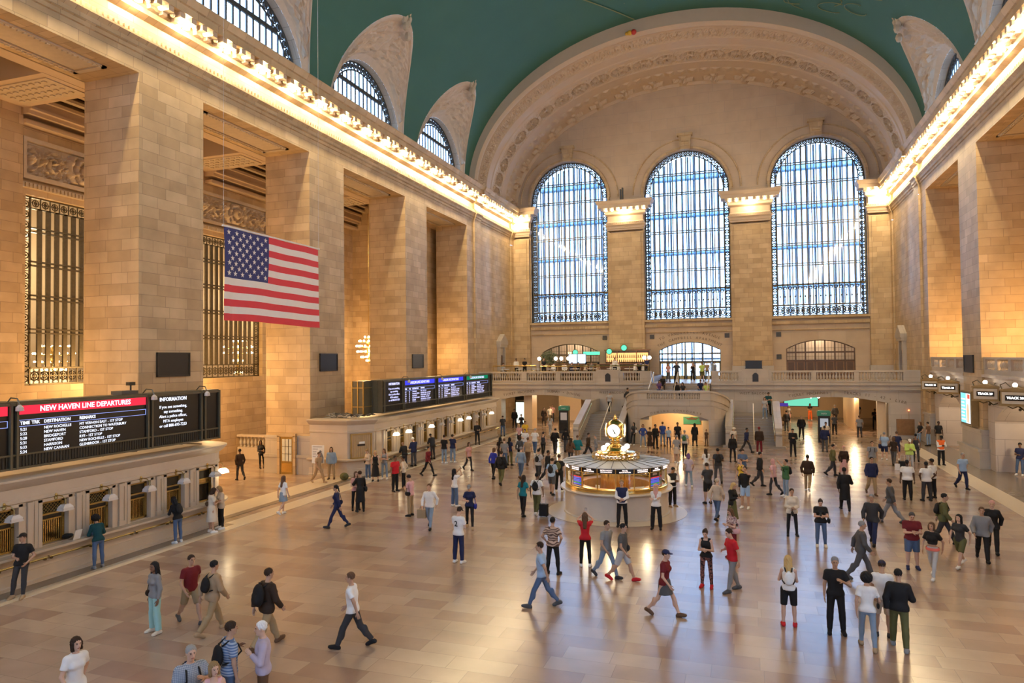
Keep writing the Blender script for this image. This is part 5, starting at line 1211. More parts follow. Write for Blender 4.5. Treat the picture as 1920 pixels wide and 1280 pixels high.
# inside: brass core, shelves, papers, screens
b = MB(); b.lathe([(0.62, 0.0), (0.62, 2.2)], n=28, caps=False)
for k in range(28): a = 2*PI*k/28; b.tube([(0.62*math.cos(a), 0.62*math.sin(a), 0.5), (0.62*math.cos(a), 0.62*math.sin(a), 2.15)], 0.03, 5)
x = b.build('spiral_stair_drum', 'brass'); x.location = (CX, CY, 0); tag(x, 'fluted brass stair drum inside the booth', 'stair drum')
b = MB(); b.lathe([(1.45, 0.0), (1.45, 1.18), (2.05, 1.18)], n=40, caps=False); b.build('inner_desk', 'wood', o)
def bpanel(k, w, h, z): a = -PI/2+2*PI*k/NPAN; return Matrix.Translation((CX+2.03*math.cos(a), CY+2.03*math.sin(a), z)) @ Matrix.Rotation(a+PI/2, 4, 'Z')
for k, lb in ((-2.0, 'blue lit timetable screen behind the booth glass, left of the vested man'), (3.05, 'blue lit timetable screen at the right side of the booth glass')):
    s_ = empty('timetable_screen'); s_.matrix_world = bpanel(k, 0, 0, 1.57); tag(s_, lb, 'screen')
    b = MB(); b.box(-0.31, 0.31, 0.0, 0.05, -0.28, 0.30); b.build('casing', 'black_panel', s_)
    b = MB(); [b.box(-0.28, 0.28, -0.006, 0.0, z, z+0.05) for z in (-0.25, -0.13, -0.07, 0.0)]; b.build('blue_rows', 'booth_screen_blue', s_)
    b = MB(); b.box(-0.28, 0.28, -0.006, 0, 0.06, 0.10); b.build('red_row', 'booth_screen_red', s_); b = MB(); b.box(-0.28, 0.28, -0.006, 0, -0.19, -0.14); b.build('green_row', 'booth_screen_green', s_)
    b = MB(); b.box(-0.14, 0.14, -0.006, 0, 0.18, 0.25); b.build('caption', 'shade_glass', s_)
for k, w, h, lb in ((-2.95, 0.20, 0.24, 'tall white sheet behind the booth glass, left side'), (-0.55, 0.09, 0.06, 'small white card on the booth counter by the brass drum'), (-3.9, 0.12, 0.18, 'white sheet at the far left of the booth glass'), (1.75, 0.3, 0.03, 'white tray on the booth desk, right side')):
    b = MB(); b.box(-w, w, 0, 0.015, -h, h); x = b.build('paper_sheet', 'paper'); x.matrix_world = bpanel(k, 0, 0, 1.27+h+0.02); tag(x, lb, 'paper'); q = MB(); q.box(-w*0.6, w*0.6, -0.003, 0.0, h*0.2, h*0.35); q.build('printed_line', 'ink_grey', x)
b = MB(); b.lathe([(0.0, 0.004), (2.95, 0.004), (2.95, 0.012), (0, 0.012)], n=72, caps=False); x = b.build('trim_20', 'kerb_stone'); x.location = (CX, CY, 0); struct(x, 'pale round floor border under the booth', 'floor border')
# ------------------------------------------------------------------ track gates on the right
GX = 18.55
m = MB(); gb = [bays[k] for k in (1, 2, 3, 4)]
for yc in gb:
    a, b = yc-(BP-PW)/2, yc+(BP-PW)/2
    wall_open(m, lambda u, z, dd: (GX+dd, u, z), a, b, 0, 5.1, [dict(u0=yc-3.05, u1=yc+3.05, b=0, t=seg(yc, 3.05, 2.75, 3.85), d=5.2)], n_arc=20)
    m.quad((23.7, a-2, 0), (23.7, b+2, 0), (23.7, b+2, 4.4), (23.7, a-2, 4.4))
    m.box(GX-0.12, 22.8, a, b, 4.95, 5.25); m.box(GX-0.28, GX+0.1, a, b, 5.2, 5.36); m.box(GX-0.06, GX+0.02, a, b, 4.6, 4.72)
    o = empty('balustrade', (GX, yc, 5.36)); tag(o, 'pierced stone balustrade of the right gallery, %s' % {1: 'nearest bay', 2: 'bay before the near visible pier', 3: 'bay at the right edge beyond the screen pier', 4: 'bay next to the far wall'}[gb.index(yc)+1], 'balustrade')
    q = MB(); q.box(-0.14, 0.14, a-yc+0.02, b-yc-0.02, 0, 0.28); q.box(-0.18, 0.18, a-yc+0.02, b-yc-0.02, 0.86, 0.98)
    for t in (-4.1, -2.05, 0, 2.05, 4.1): q.box(-0.16, 0.16, t-0.2 if abs(t) < 4 else max(t-0.2, a-yc), t+0.2 if abs(t) < 4 else min(t+0.2, b-yc), 0.25, 0.88)
    q.build('rail_and_posts', 'marble_block', o)
    for t in (-3.1, -1.02, 1.02, 3.1):
        for k in range(7): inst('baluster', BAL, o, (0, t-0.66+0.22*k, 0.27), scale=(1, 1, 0.92))
struct(m.build('wall_gates', 'pinkish_block', recalc=False), 'stone wall of round-topped track gates between the right piers', 'wall')
mat('sign_case', (0.30, 0.21, 0.10), 0.4, metal=0.5, var=0.2); mat('sign_face', (0.52, 0.45, 0.36), 0.5); emit('sign_text', (1.0, 0.98, 0.94), 3.5); emit('round_lamp', (1.0, 0.94, 0.82), 10.0)
def track_sign(x, y, z, txt, lb, lit='sign_text'):
    rz = math.radians(-32); o = empty('track_sign', (x, y, z), rz); tag(o, lb, 'track sign')
    b = MB(); b.box(-0.62, 0.62, 0, 0.5, -0.36, 0.32); b.extrude([(-0.70, 0.32), (0.70, 0.32), (0.62, 0.40), (0.22, 0.46), (0.0, 0.56), (-0.22, 0.46), (-0.62, 0.40)], 'y', -0.06, 0.56); b.box(-0.68, 0.68, -0.04, 0.54, -0.42, -0.36); b.build('case', 'sign_case', o)
    b = MB(); b.box(-0.56, 0.56, -0.03, 0.0, -0.30, 0.26); b.build('face', 'sign_face', o); b = MB(); b.box(-0.42, 0.42, -0.045, -0.025, -0.15, 0.12); b.build('display', 'led_black', o)
    letters(txt, 0.155, (0, -0.05, -0.015), 0, lit, o, 0.003, name='lettering', bold=True)
    b = MB(); b.sphere((0, 0.0, 0.62), 0.11, 12, 8); b.build('globe_lamp', 'round_lamp', o, smooth=True)
    b = MB(); b.tube([(0.62, 0.3, 0.35), (0.72, 0.35, 0.62), (0.5, 0.4, 0.75), (0.3, 0.4, 0.5)], 0.03, 5); b.tube([(-0.62, 0.3, 0.35), (-0.72, 0.35, 0.6), (-0.5, 0.4, 0.72), (-0.3, 0.4, 0.5)], 0.03, 5)
    b.tube([(0, 0.3, -0.4), (0.25, 0.35, -0.62), (0.55, 0.5, -0.5), (0.6, 0.75, -0.2)], 0.035, 5); b.tube([(-0.4, 0.2, -0.42), (-0.2, 0.3, -0.55), (0, 0.3, -0.45)], 0.025, 5); b.tube([(0.2, 0.4, 0.0), (0.45, 0.85, 0.0)], 0.06, 6); b.sphere((0.1, 0.3, -0.6), 0.07, 7, 5); b.build('scroll_bracket', 'bronze', o)
track_sign(17.95, 39.9, 4.38, 'TRACK 28', 'track sign TRACK 28 at the right edge of the photo')
track_sign(17.95, 44.4, 4.36, 'TRACK 29', 'track sign TRACK 29 just right of the tall lit screen')
track_sign(17.95, 51.9, 4.36, 'TRACK 30', 'track sign TRACK 30 just left of the tall lit screen')
track_sign(17.95, 56.4, 4.36, 'TRACK 31', 'small bright track sign nearest the far wall')
# tall lit advert screen on the pier
o = empty('advert_screen', (W-0.02, 48.0, 2.3)); tag(o, 'tall lit advert screen with a cyan picture on the near right pier', 'screen')
b = MB(); b.box(-0.36, -0.0, -1.1, 1.1, 0, 2.05); b.build('bronze_case', 'sign_case', o)
emit('picture_cyan', (0.22, 0.72, 0.95), 1.1); emit('picture_white', (0.95, 0.93, 0.88), 1.1); emit('picture_tan', (0.80, 0.55, 0.35), 0.9); emit('picture_red', (0.85, 0.12, 0.08), 0.9)
b = MB(); b.box(-0.37, -0.36, -1.0, 1.0, 0.08, 1.97); b.build('screen_edge', 'led_black', o); b = MB(); b.box(-0.376, -0.37, -0.1, 0.92, 0.14, 1.9); b.build('picture_left', 'picture_cyan', o); b = MB(); b.box(-0.376, -0.37, -0.92, -0.1, 0.14, 1.9); b.build('picture_right', 'picture_white', o)
b = MB(); b.extrude([(-0.62, 0.2), (-0.3, 0.2), (-0.25, 0.9), (-0.35, 1.25), (-0.55, 1.3), (-0.7, 0.9)], 'x', -0.382, -0.376); b.build('printed_figure', 'picture_tan', o); b = MB(); b.box(-0.382, -0.376, -0.85, -0.4, 1.6, 1.85); b.build('printed_mark', 'picture_red', o); b = MB(); [b.box(-0.382, -0.376, 0.0+0.1*(k % 3), 0.8, 0.3+0.2*k, 0.38+0.2*k) for k in range(7)]; b.build('printed_lines', 'picture_white', o)
b = MB(); b.box(23.58, 23.62, 41.0, 43.0, 0, 2.6)
# dark door panel and roundel on the gate jambs
yb = bays[3]+3.05
b = MB(); b.box(-0.75, 0.75, -0.04, 0.0, 0, 2.1); o = b.build('dark_panel', 'black_panel'); o.location = (20.9, yb-0.03, 0.5); tag(o, 'tall plain black panel on the wall inside the near track gate', 'panel'); q = MB(); q.box(-0.79, 0.79, -0.03, 0.0, -0.04, 2.14); q.build('rim', 'bronze', o)
b = MB(); b.lathe([(0.0, -0.03), (0.2, -0.03), (0.22, 0.0)], n=20, caps=False); b.xf(Matrix.Rotation(-PI/2, 4, 'X')); o = b.build('roundel', 'dull_brass'); o.location = (20.3, bays[4]+3.05-0.02, 1.9); tag(o, 'small round brass roundel on the wall inside the far track gate', 'roundel'); q = MB(); ring(q, (0, -0.03, 0), (1, 0, 0), (0, 0, 1), 0.17, 0.012, 18); q.build('rim', 'bronze', o)
emit('tube_light', (1.0, 0.9, 0.75), 6.0)
for yc, lb in ((bays[3], 'short tube light under the near gate vault'), (bays[4], 'short tube light under the far gate vault')):
    b = MB(); b.tube([(-0.5, 0, 0), (0.5, 0, 0)], 0.045, 6); o = b.build('tube_light', 'tube_light'); o.location = (20.0, yc+0.5, 3.25); tag(o, lb, 'light'); q = MB(); q.box(-0.55, 0.55, -0.06, 0.06, 0.04, 0.5); q.build('housing', 'bronze', o)
# pier plaques
def plaque(x, y, z, s, lb):
    o = empty('wall_plaque', (x, y, z)); tag(o, lb, 'plaque'); b = MB(); b.box(*sorted((0, s*0.06)), -0.86, 0.86, -0.46, 0.46); b.build('plate', 'black_panel', o); b = MB()
    for a, c, d, e in ((-0.92, 0.92, 0.46, 0.53), (-0.92, 0.92, -0.53, -0.46), (-0.92, -0.86, -0.5, 0.5), (0.86, 0.92, -0.5, 0.5)): b.box(*sorted((0, s*0.09)), a, c, d, e)
    b.build('frame', 'dark_plaque', o)
plaque(-W, 24.16, 6.44, 1, 'black plaque on the nearest big left pier, above the board'); plaque(-W, 36.1, 6.44, 1, 'black plaque on the second left pier, right of the flag'); plaque(-W, 48.05, 6.42, 1, 'black plaque on the third left pier, above the far board'); plaque(W, 48.5, 5.95, -1, 'black plaque on the right pier, above the lit screen')
# ------------------------------------------------------------------ flag, chandeliers
FXX = -9.0; fy0, fy1, fz1, fz0 = 16.70, 21.52, 10.56, 7.76
mat('flag_red', (0.62, 0.035, 0.05), 0.7, var=0.05); mat('flag_white', (0.72, 0.68, 0.64), 0.7, var=0.04); mat('flag_blue', (0.022, 0.028, 0.14), 0.7, var=0.05)
o = empty('flag', (FXX, (fy0+fy1)/2, fz1)); tag(o, 'large stars and stripes flag hanging in the air before the left piers', 'flag')
FW, FH = fy1-fy0, fz1-fz0
def fp(u, v): return (0.05*math.sin(u*9)*v*0.6+0.03*math.sin(u*17+v*3)+(0.10*v if u < 0.06 else 0), (u-0.5)*FW-0.10*v*(1-u)+0.02*math.sin(v*6), -v*FH+0.03*math.sin(u*5)*v)
for k in range(13):
    b = MB(); u0 = 0.42 if k < 7 else 0.0; b.grid(lambda u, v: fp(u, v), [u0+(1-u0)*i/24 for i in range(25)], [k/13, (k+0.5)/13, (k+1)/13]); b.build('stripe', 'flag_red' if k % 2 == 0 else 'flag_white', o, smooth=True, recalc=False)
b = MB(); b.grid(fp, [0.42*i/14 for i in range(15)], [7/13*i/12 for i in range(13)]); b.build('canton', 'flag_blue', o, smooth=True, recalc=False)
b = MB()
for r in range(9):
    for c in range(6 if r % 2 == 0 else 5):
        u = (c+0.5+(0.5 if r % 2 else 0))*0.42/6; v = (r+0.9)*(7/13)/9.8; x, y, z = fp(u, v); pts = []
        for q in range(10): a = PI/2+q*PI/5; rr = 0.092 if q % 2 == 0 else 0.036; pts.append((rr*math.cos(a), rr*math.sin(a)))
        for dx in (0.022, -0.022): b.add([(x+dx, y+p, z+q) for p, q in pts], [list(range(10))])
b.build('stars', 'flag_white', o, recalc=False)
b = MB(); b.tube([(0, -FW/2-0.05, 0.03), (0, FW/2+0.05, 0.03)], 0.03, 6); b.build('pole', 'white_sign', o)
b = MB(); [b.tube([(0, y, 0.03), (0, y, 23.7)], 0.006, 4) for y in (-FW/2, FW/2)]; b.build('wires', 'shade_glass', o)
emit('chandelier_bulb', (1.0, 0.82, 0.52), 9.0)
cb = MB(); cb.sphere((0, 0, 0), 0.075, 8, 6); CB = cb.mesh('bulb', 'chandelier_bulb', smooth=True)
def chandelier(x, y, z, rings, lb, top, sc_=1.0):
    o = empty('chandelier', (x, y, z)); tag(o, lb, 'chandelier'); b = MB(); b.tube([(0, 0, rings[0][1]), (0, 0, top-z)], 0.025, 5)
    for r, zz, n in rings: ring(b, (0, 0, zz-0.08), (1, 0, 0), (0, 1, 0), r, 0.03, 16)
    b.sphere((0, 0, 0), 0.18, 10, 8); b.lathe([(0.1, rings[-1][1]-0.2), (0.22, 0.1), (0.12, rings[0][1])], n=10)
    b.build('frame', 'brass', o)
    for r, zz, n in rings:
        for k in range(n): inst('bulb', CB, o, (r*math.cos(2*PI*k/n), r*math.sin(2*PI*k/n), zz), scale=sc_)
RG = [(0.35, 0.95, 6), (0.75, 0.62, 12), (0.98, 0.2, 14), (0.92, -0.25, 14), (0.6, -0.7, 10), (0.2, -1.0, 4)]
chandelier(-24.0, 50.55, 7.5, RG, 'pear-shaped chandelier of bare bulbs beside the third left pier', ZL, 1.2)
chandelier(-31.0, 43.3, 6.9, [(0.5, 1.2, 8), (1.15, 0.75, 14), (1.15, 0.3, 14), (0.5, -0.3, 6), (0.3, -1.2, 3)], 'chandelier glowing through the grilled window under the flag', 20, 1.25)
chandelier(-31.0, 28.5, 6.9, RG[1:5], 'small chandelier lights seen through the leftmost grilled window', 20, 0.7)
# small fitments on the far wall
for x, lb in ((-6.35, 'slim spotlight on the left middle capital'),):
    b = MB(); b.box(-0.12, 0.0, -0.2, 0.2, 0, 1.15); b.box(0.08, 0.22, -0.15, 0.15, 0, 1.3); o = b.build('spotlight', 'window_iron'); o.location = (x, D-0.9, 22.6); tag(o, lb, 'spotlight'); q = MB(); q.box(-0.2, 0.3, -0.2, 0.2, -0.02, 0.06); q.build('foot', 'bronze', o)
mat('kite_yellow', (0.65, 0.36, 0.03), 0.5); mat('kite_red', (0.45, 0.03, 0.02), 0.5)
a_ = math.acos(-0.178); o = empty('balloon', ((A0-0.25)*math.cos(a_)+0.0, YR-0.35, ZC+(B0-0.2)*math.sin(a_))); tag(o, 'small yellow and red balloon caught at the rim of the great arch', 'balloon')
b = MB(); b.sphere((-0.3, 0, 0), 0.22, 10, 8); b.sphere((-0.55, 0, -0.03), 0.16, 8, 6); b.build('yellow_body', 'kite_yellow', o, smooth=True); b = MB(); b.sphere((0.05, 0, 0.02), 0.24, 10, 8); b.build('red_body', 'kite_red', o, smooth=True)
# ------------------------------------------------------------------ people: one continuous body surface each, clothes and hair as children
class Fld:
    def __init__(s, lo, hi, vox):
        s.lo = np.array(lo, np.float32); s.vox = vox
        s.n = [int(math.ceil((hi[i]-lo[i])/vox))+1 for i in range(3)]
        s.a = np.full(s.n, 9.0, np.float32); s.ax = [s.lo[i]+vox*np.arange(s.n[i], dtype=np.float32) for i in range(3)]
    def _sub(s, lo, hi):
        sl = []
        for i in range(3):
            a = max(0, int((lo[i]-s.lo[i])/s.vox)-1); b = min(s.n[i], int((hi[i]-s.lo[i])/s.vox)+3)
            if b <= a: return None
            sl.append(slice(a, b))
        return sl
    def _min(s, sl, d, k):
        a = s.a[tuple(sl)]
        if k > 0:
            h = np.clip(0.5+0.5*(a-d)/k, 0, 1); s.a[tuple(sl)] = a*(1-h)+d*h-k*h*(1-h)
        else: s.a[tuple(sl)] = np.minimum(a, d)
    def cone(s, a, b, ra, rb, k=0.03, off=0.0, flat=False, flat0=False):
        a = np.array(a, np.float32); b = np.array(b, np.float32); ra += off; rb += off; m = max(ra, rb)+k+2*s.vox
        sl = s._sub(np.minimum(a, b)-m, np.maximum(a, b)+m)
        if sl is None: return s
        X, Y, Z = [s.ax[i][sl[i]] for i in range(3)]; ab = b-a; L2 = float(ab@ab)+1e-9
        px, py, pz = X[:, None, None]-a[0], Y[None, :, None]-a[1], Z[None, None, :]-a[2]
        t = (px*ab[0]+py*ab[1]+pz*ab[2])/L2; tc = np.clip(t, 0, 1)
        d = np.sqrt((px-tc*ab[0])**2+(py-tc*ab[1])**2+(pz-tc*ab[2])**2)-(ra+(rb-ra)*tc)
        L = math.sqrt(L2)
        if flat: d = np.maximum(d, (t-1)*L)
        if flat0: d = np.maximum(d, -t*L)
        s._min(sl, d, k); return s
    def ell(s, c, r, R=None, k=0.03, off=0.0, sub=False):
        c = np.array(c, np.float32); r = np.array(r, np.float32)+off; m = float(r.max())+k+2*s.vox
        sl = s._sub(c-m, c+m)
        if sl is None: return s
        X, Y, Z = [s.ax[i][sl[i]] for i in range(3)]
        p = np.stack(np.broadcast_arrays(X[:, None, None]-c[0], Y[None, :, None]-c[1], Z[None, None, :]-c[2]), -1)
        if R is not None: p = p @ np.array(R, np.float32)
        q = np.sqrt(((p/r)**2).sum(-1)); q2 = np.sqrt(((p/(r*r))**2).sum(-1)); d = q*(q-1)/np.maximum(q2, 1e-5)
        if sub:
            a = s.a[tuple(sl)]; h = np.clip(0.5-0.5*(a+d)/k, 0, 1); s.a[tuple(sl)] = a*(1-h)-d*h+k*h*(1-h)
        else: s._min(sl, d, k)
        return s
    def cut(s, p, n):
        n = np.array(n, float); n = n/np.linalg.norm(n); X, Y, Z = s.ax
        d = (X[:, None, None]-p[0])*n[0]+(Y[None, :, None]-p[1])*n[1]+(Z[None, None, :]-p[2])*n[2]
        s.a = np.maximum(s.a, d.astype(np.float32)); return s
    def nets(s):
        a = s.a; S = a < 0; nx, ny, nz = a.shape
        cnt = np.zeros((nx-1, ny-1, nz-1), np.int8); C = [(i, j, k) for i in (0, 1) for j in (0, 1) for k in (0, 1)]
        for i, j, k in C: cnt += S[i:nx-1+i, j:ny-1+j, k:nz-1+k]
        mask = (cnt > 0) & (cnt < 8); idx = np.argwhere(mask)
        if len(idx) == 0: return np.zeros((0, 3)), np.zeros((0, 4), int)
        V = np.stack([a[idx[:, 0]+i, idx[:, 1]+j, idx[:, 2]+k] for i, j, k in C], 1); acc = np.zeros((len(idx), 3)); w = np.zeros(len(idx))
        for p in range(8):
            for q in range(p+1, 8):
                dc = np.array(C[q])-np.array(C[p])
                if np.abs(dc).sum() != 1: continue
                cr = (V[:, p] < 0) != (V[:, q] < 0); t = np.where(cr, V[:, p]/np.where(cr, V[:, p]-V[:, q], 1), 0)
                acc += cr[:, None]*(np.array(C[p])[None]+t[:, None]*dc[None]); w += cr
        verts = (acc/w[:, None]+idx)*s.vox+s.lo; ids = np.full(mask.shape, -1, np.int64); ids[mask] = np.arange(len(idx)); F = []
        for d in range(3):
            u, v = [(1, 2), (2, 0), (0, 1)][d]; sh = [nx, ny, nz]; sh[d] -= 1
            A = S[tuple(slice(0, sh[i]) for i in range(3))]; sl = [slice(0, sh[i]) for i in range(3)]; sl[d] = slice(1, sh[d]+1); B = S[tuple(sl)]
            E = np.argwhere(A != B); E = E[(E[:, u] > 0) & (E[:, v] > 0) & (E[:, u] < a.shape[u]-1) & (E[:, v] < a.shape[v]-1)]
            ins = S[E[:, 0], E[:, 1], E[:, 2]]; eu = np.zeros(3, int); eu[u] = 1; ev = np.zeros(3, int); ev[v] = 1
            g = lambda q: ids[q[:, 0], q[:, 1], q[:, 2]]
            qd = np.stack([g(E-eu-ev), g(E-ev), g(E), g(E-eu)], 1); qd = np.where(ins[:, None], qd, qd[:, ::-1]); F.append(qd[(qd >= 0).all(1)])
        return verts, np.concatenate(F)
def rotx(a): c, s = math.cos(a), math.sin(a); return np.array([[1, 0, 0], [0, c, -s], [0, s, c]])
def roty(a): c, s = math.cos(a), math.sin(a); return np.array([[c, 0, s], [0, 1, 0], [-s, 0, c]])
def rotz(a): c, s = math.cos(a), math.sin(a); return np.array([[c, -s, 0], [s, c, 0], [0, 0, 1]])
RAD = math.pi/180
# pose: legs (hip flex, abduct, knee) left/right ; hands = wrist targets in the torso frame (x out, y back+, z up from pelvis) ; lean fwd ; head (yaw,pitch)
DN = (0.245, -0.03, -0.085)
POSES = {
 'stand': dict(l=((0, 3, 2), (0, 3, 2)), h=(DN, DN)),
 'relax': dict(l=((3, 5, 8), (-1, 4, 1)), h=((0.25, -0.05, -0.07), (0.24, 0.0, -0.08)), hd=(12, 4)),
 'walk': dict(l=((27, 1, 8), (-20, 1, 22)), h=((0.23, 0.17, -0.03), (0.23, -0.22, 0.0)), ln=3),
 'walk2': dict(l=((14, 2, 12), (-12, 2, 34)), h=((0.24, 0.09, -0.06), (0.24, -0.12, -0.05)), ln=2),
 'stroll': dict(l=((16, 3, 5), (-12, 3, 10)), h=((0.24, 0.06, -0.07), (0.10, -0.24, 0.22)), ln=3, hd=(0, 14)),
 'phone': dict(l=((0, 4, 3), (2, 3, 4)), h=((0.05, -0.27, 0.25), (0.02, -0.25, 0.22)), hd=(0, 24)),
 'walkphone': dict(l=((22, 2, 8), (-16, 2, 18)), h=((0.06, -0.27, 0.24), (0.05, -0.25, 0.20)), hd=(0, 20), ln=3),
 'clasp': dict(l=((0, 5, 1), (0, 5, 1)), h=((0.04, -0.20, 0.10), (0.03, -0.22, 0.13)), hd=(0, 6)),
 'raise': dict(l=((0, 4, 2), (2, 4, 3)), h=((0.07, -0.30, 0.72), (0.07, -0.30, 0.72)), hd=(0, -8)),
 'raise1': dict(l=((0, 3, 2), (3, 4, 5)), h=((0.10, -0.36, 0.70), (0.24, -0.03, -0.08)), hd=(0, -8)),
 'hips': dict(l=((0, 7, 2), (2, 7, 4)), h=((0.21, -0.04, 0.04), (0.21, -0.04, 0.04))),
 'cross': dict(l=((0, 5, 2), (0, 5, 2)), h=((-0.10, -0.17, 0.24), (-0.09, -0.20, 0.28)), hd=(8, 3)),
 'lean': dict(l=((12, 3, 3), (16, 4, 8)), h=((0.20, -0.10, 0.02), (0.03, -0.22, 0.15)), ln=-9, hd=(-15, 8)),
 'leanfwd': dict(l=((-4, 4, 2), (4, 3, 10)), h=((0.10, -0.36, 0.20), (0.12, -0.36, 0.20)), ln=16, hd=(0, 18)),
 'strap': dict(l=((0, 5, 2), (2, 4, 3)), h=((0.13, -0.20, 0.32), (0.24, -0.04, -0.08)), hd=(0, 5)),
 'carry': dict(l=((18, 2, 6), (-14, 2, 16)), h=((0.27, -0.02, -0.10), (0.23, -0.12, -0.05)), ln=2),
 'point': dict(l=((0, 4, 2), (3, 4, 4)), h=((0.18, -0.50, 0.40), (0.24, -0.02, -0.08)), hd=(0, 0)),
 'sit': dict(l=((82, 6, 78), (86, 8, 84)), h=((0.13, -0.28, 0.06), (0.13, -0.30, 0.05)), ln=12, hd=(0, 14)),
 'hug': dict(l=((0, 4, 2), (4, 4, 6)), h=((0.10, -0.33, 0.36), (0.06, -0.32, 0.22)), ln=4, hd=(12, 6)),
}
def ik(S, T, l1, l2, pole):
    S, T, pole = map(lambda q: np.array(q, float), (S, T, pole)); v = T-S; d = np.linalg.norm(v); mx = (l1+l2)*0.995
    if d > mx: T = S+v*(mx/d); v = T-S; d = mx
    a = (l1*l1-l2*l2+d*d)/(2*d); h = math.sqrt(max(0, l1*l1-a*a)); n = v/d; p = pole-n*(pole@n); p = p/(np.linalg.norm(p)+1e-9)
    return S+n*a+p*h, T
class Skel:
    def __init__(s, pose, build):
        P = POSES[pose]; s.b = build; f = build in 'fg'; s.w = {'m': 1.0, 'f': 0.90, 'h': 1.2, 'g': 1.12, 'k': 0.85}[build]
        ln = P.get('ln', 0)*RAD; s.T = rotx(ln); s.leg = []
        hipx = 0.093*(1.04 if f else 1); lows = []
        for i, sd in ((0, 1), (1, -1)):
            fl, ab, kn = [q*RAD for q in P['l'][i]]; H = np.array([sd*hipx, 0, 0])
            d1 = rotx(0)@np.array([sd*math.sin(ab), -math.sin(fl)*math.cos(ab), -math.cos(fl)*math.cos(ab)]); K = H+0.43*d1
            a2 = fl-kn; d2 = np.array([sd*math.sin(ab)*0.6, -math.sin(a2), -math.cos(a2)]); d2 /= np.linalg.norm(d2); A = K+0.415*d2
            s.leg.append([H, K, A, a2]); lows.append(A[2])
        low = min(lows); s.pz = 0.085-low if pose != 'sit' else 0.54
        for L in s.leg:
            for q in range(3): L[q] = L[q]+np.array([0, 0, s.pz])
            A = L[2]; yaw = 0.14*(1 if A[0] > 0 else -1); up = A[2]-0.085
            pit = min(0.9, up*5) if up > 0.012 and L[3] < 0 else 0.0
            if L[3] > 0.25: pit = -0.25
            R = rotz(yaw)@rotx(pit)
            L += [A+R@np.array([0, 0.045, -0.045]), A+R@np.array([0, -0.125, -0.058]), A+R@np.array([0, -0.165, -0.060])]
            if L[6][2] < 0.02: dz = 0.022-L[6][2]; L[6][2] += dz; L[5][2] += dz*0.6
        s.P0 = np.array([0, 0, s.pz+0.02])
        shx = 0.172*(0.9 if f else 1)*(1+(s.w-1)*0.5); s.arm = []
        for i, sd in ((0, 1), (1, -1)):
            h = P['h'][i]; S = np.array([sd*shx, 0.0, 0.45]); T = np.array([sd*h[0]*(1+(s.w-1)*0.6), h[1]*(1.0 if h[1] > -0.1 else (1+(s.w-1)*0.4)), h[2]])
            E, Wr = ik(S, T, 0.285, 0.255, (sd*0.7, 0.55, -0.5) if h[2] < 0.6 else (sd*0.9, -0.1, -0.6))
            s.arm.append([s.t(S), s.t(E), s.t(Wr)])
        yw, pt = P.get('hd', (0, 0)); s.HR = s.T@rotz(yw*RAD)@rotx(pt*RAD); s.neck = s.t((0, 0.0, 0.545)); s.head = s.neck+s.HR@np.array([0, -0.022, 0.165])
    def t(s, p): return s.P0+s.T@np.array(p, float)
    def torso(s, F, off=0.0, k=0.05, hips=True, shoulders=True, belly=True):
        w = s.w; f = s.b in 'fg'; e = lambda c, r: F.ell(s.t(c), (r[0]*w, r[1]*w, r[2]), s.T, k, off)
        if hips: e((0, 0.01, 0.0), (0.168 if f else 0.16, 0.118, 0.125))
        if belly: e((0, -0.0-(w-0.9)*0.06, 0.16), (0.125 if f else 0.145, 0.10, 0.15))
        e((0, 0.0, 0.33), (0.148 if f else 0.166, 0.108 if f else 0.118, 0.17))
        if shoulders:
            a, b = s.arm[0][0], s.arm[1][0]; m = (a+b)/2; F.cone(a+(m-a)*0.12, b+(m-b)*0.12, 0.058, 0.058, 0.05, off); F.cone(s.t((0, 0.01, 0.45)), s.t((0, 0.0, 0.53)), 0.085, 0.055, 0.05, off*0.7)
        if f:
            for sd in (1, -1): F.ell(s.t((sd*0.066*w, -0.088*w, 0.345)), (0.058, 0.052, 0.058), s.T, 0.04, off)
    def head_sdf(s, F, fine):
        R = s.HR; c = s.head; g = lambda p: c+R@np.array(p)
        F.ell(g((0, 0.012, 0.026)), (0.074, 0.093, 0.088), R, 0.02); F.ell(g((0, -0.024, -0.035)), (0.057, 0.066, 0.082), R, 0.03); F.ell(g((0, -0.066, -0.098)), (0.024, 0.02, 0.017), R, 0.025)
        F.cone(s.neck-s.HR@np.array([0, -0.005, 0.06]), c+R@np.array([0, 0.008, -0.06]), 0.054 if s.b in 'mh' else 0.047, 0.05 if s.b in 'mh' else 0.043, 0.03)
        for sd in (1, -1): F.ell(g((sd*0.074, 0.01, -0.008)), (0.010, 0.020, 0.031), R, 0.008)
        F.cone(g((0, -0.088, 0.012)), g((0, -0.108, -0.026)), 0.008, 0.0125, 0.012)
        if fine:
            F.cone(g((-0.034, -0.080, 0.030)), g((0.034, -0.080, 0.030)), 0.010, 0.010, 0.012)
            for sd in (1, -1): F.ell(g((sd*0.031, -0.098, 0.008)), (0.015, 0.012, 0.009), R, 0.006, sub=True)
            F.cone(g((-0.019, -0.090, -0.060)), g((0.019, -0.090, -0.060)), 0.006, 0.006, 0.006)
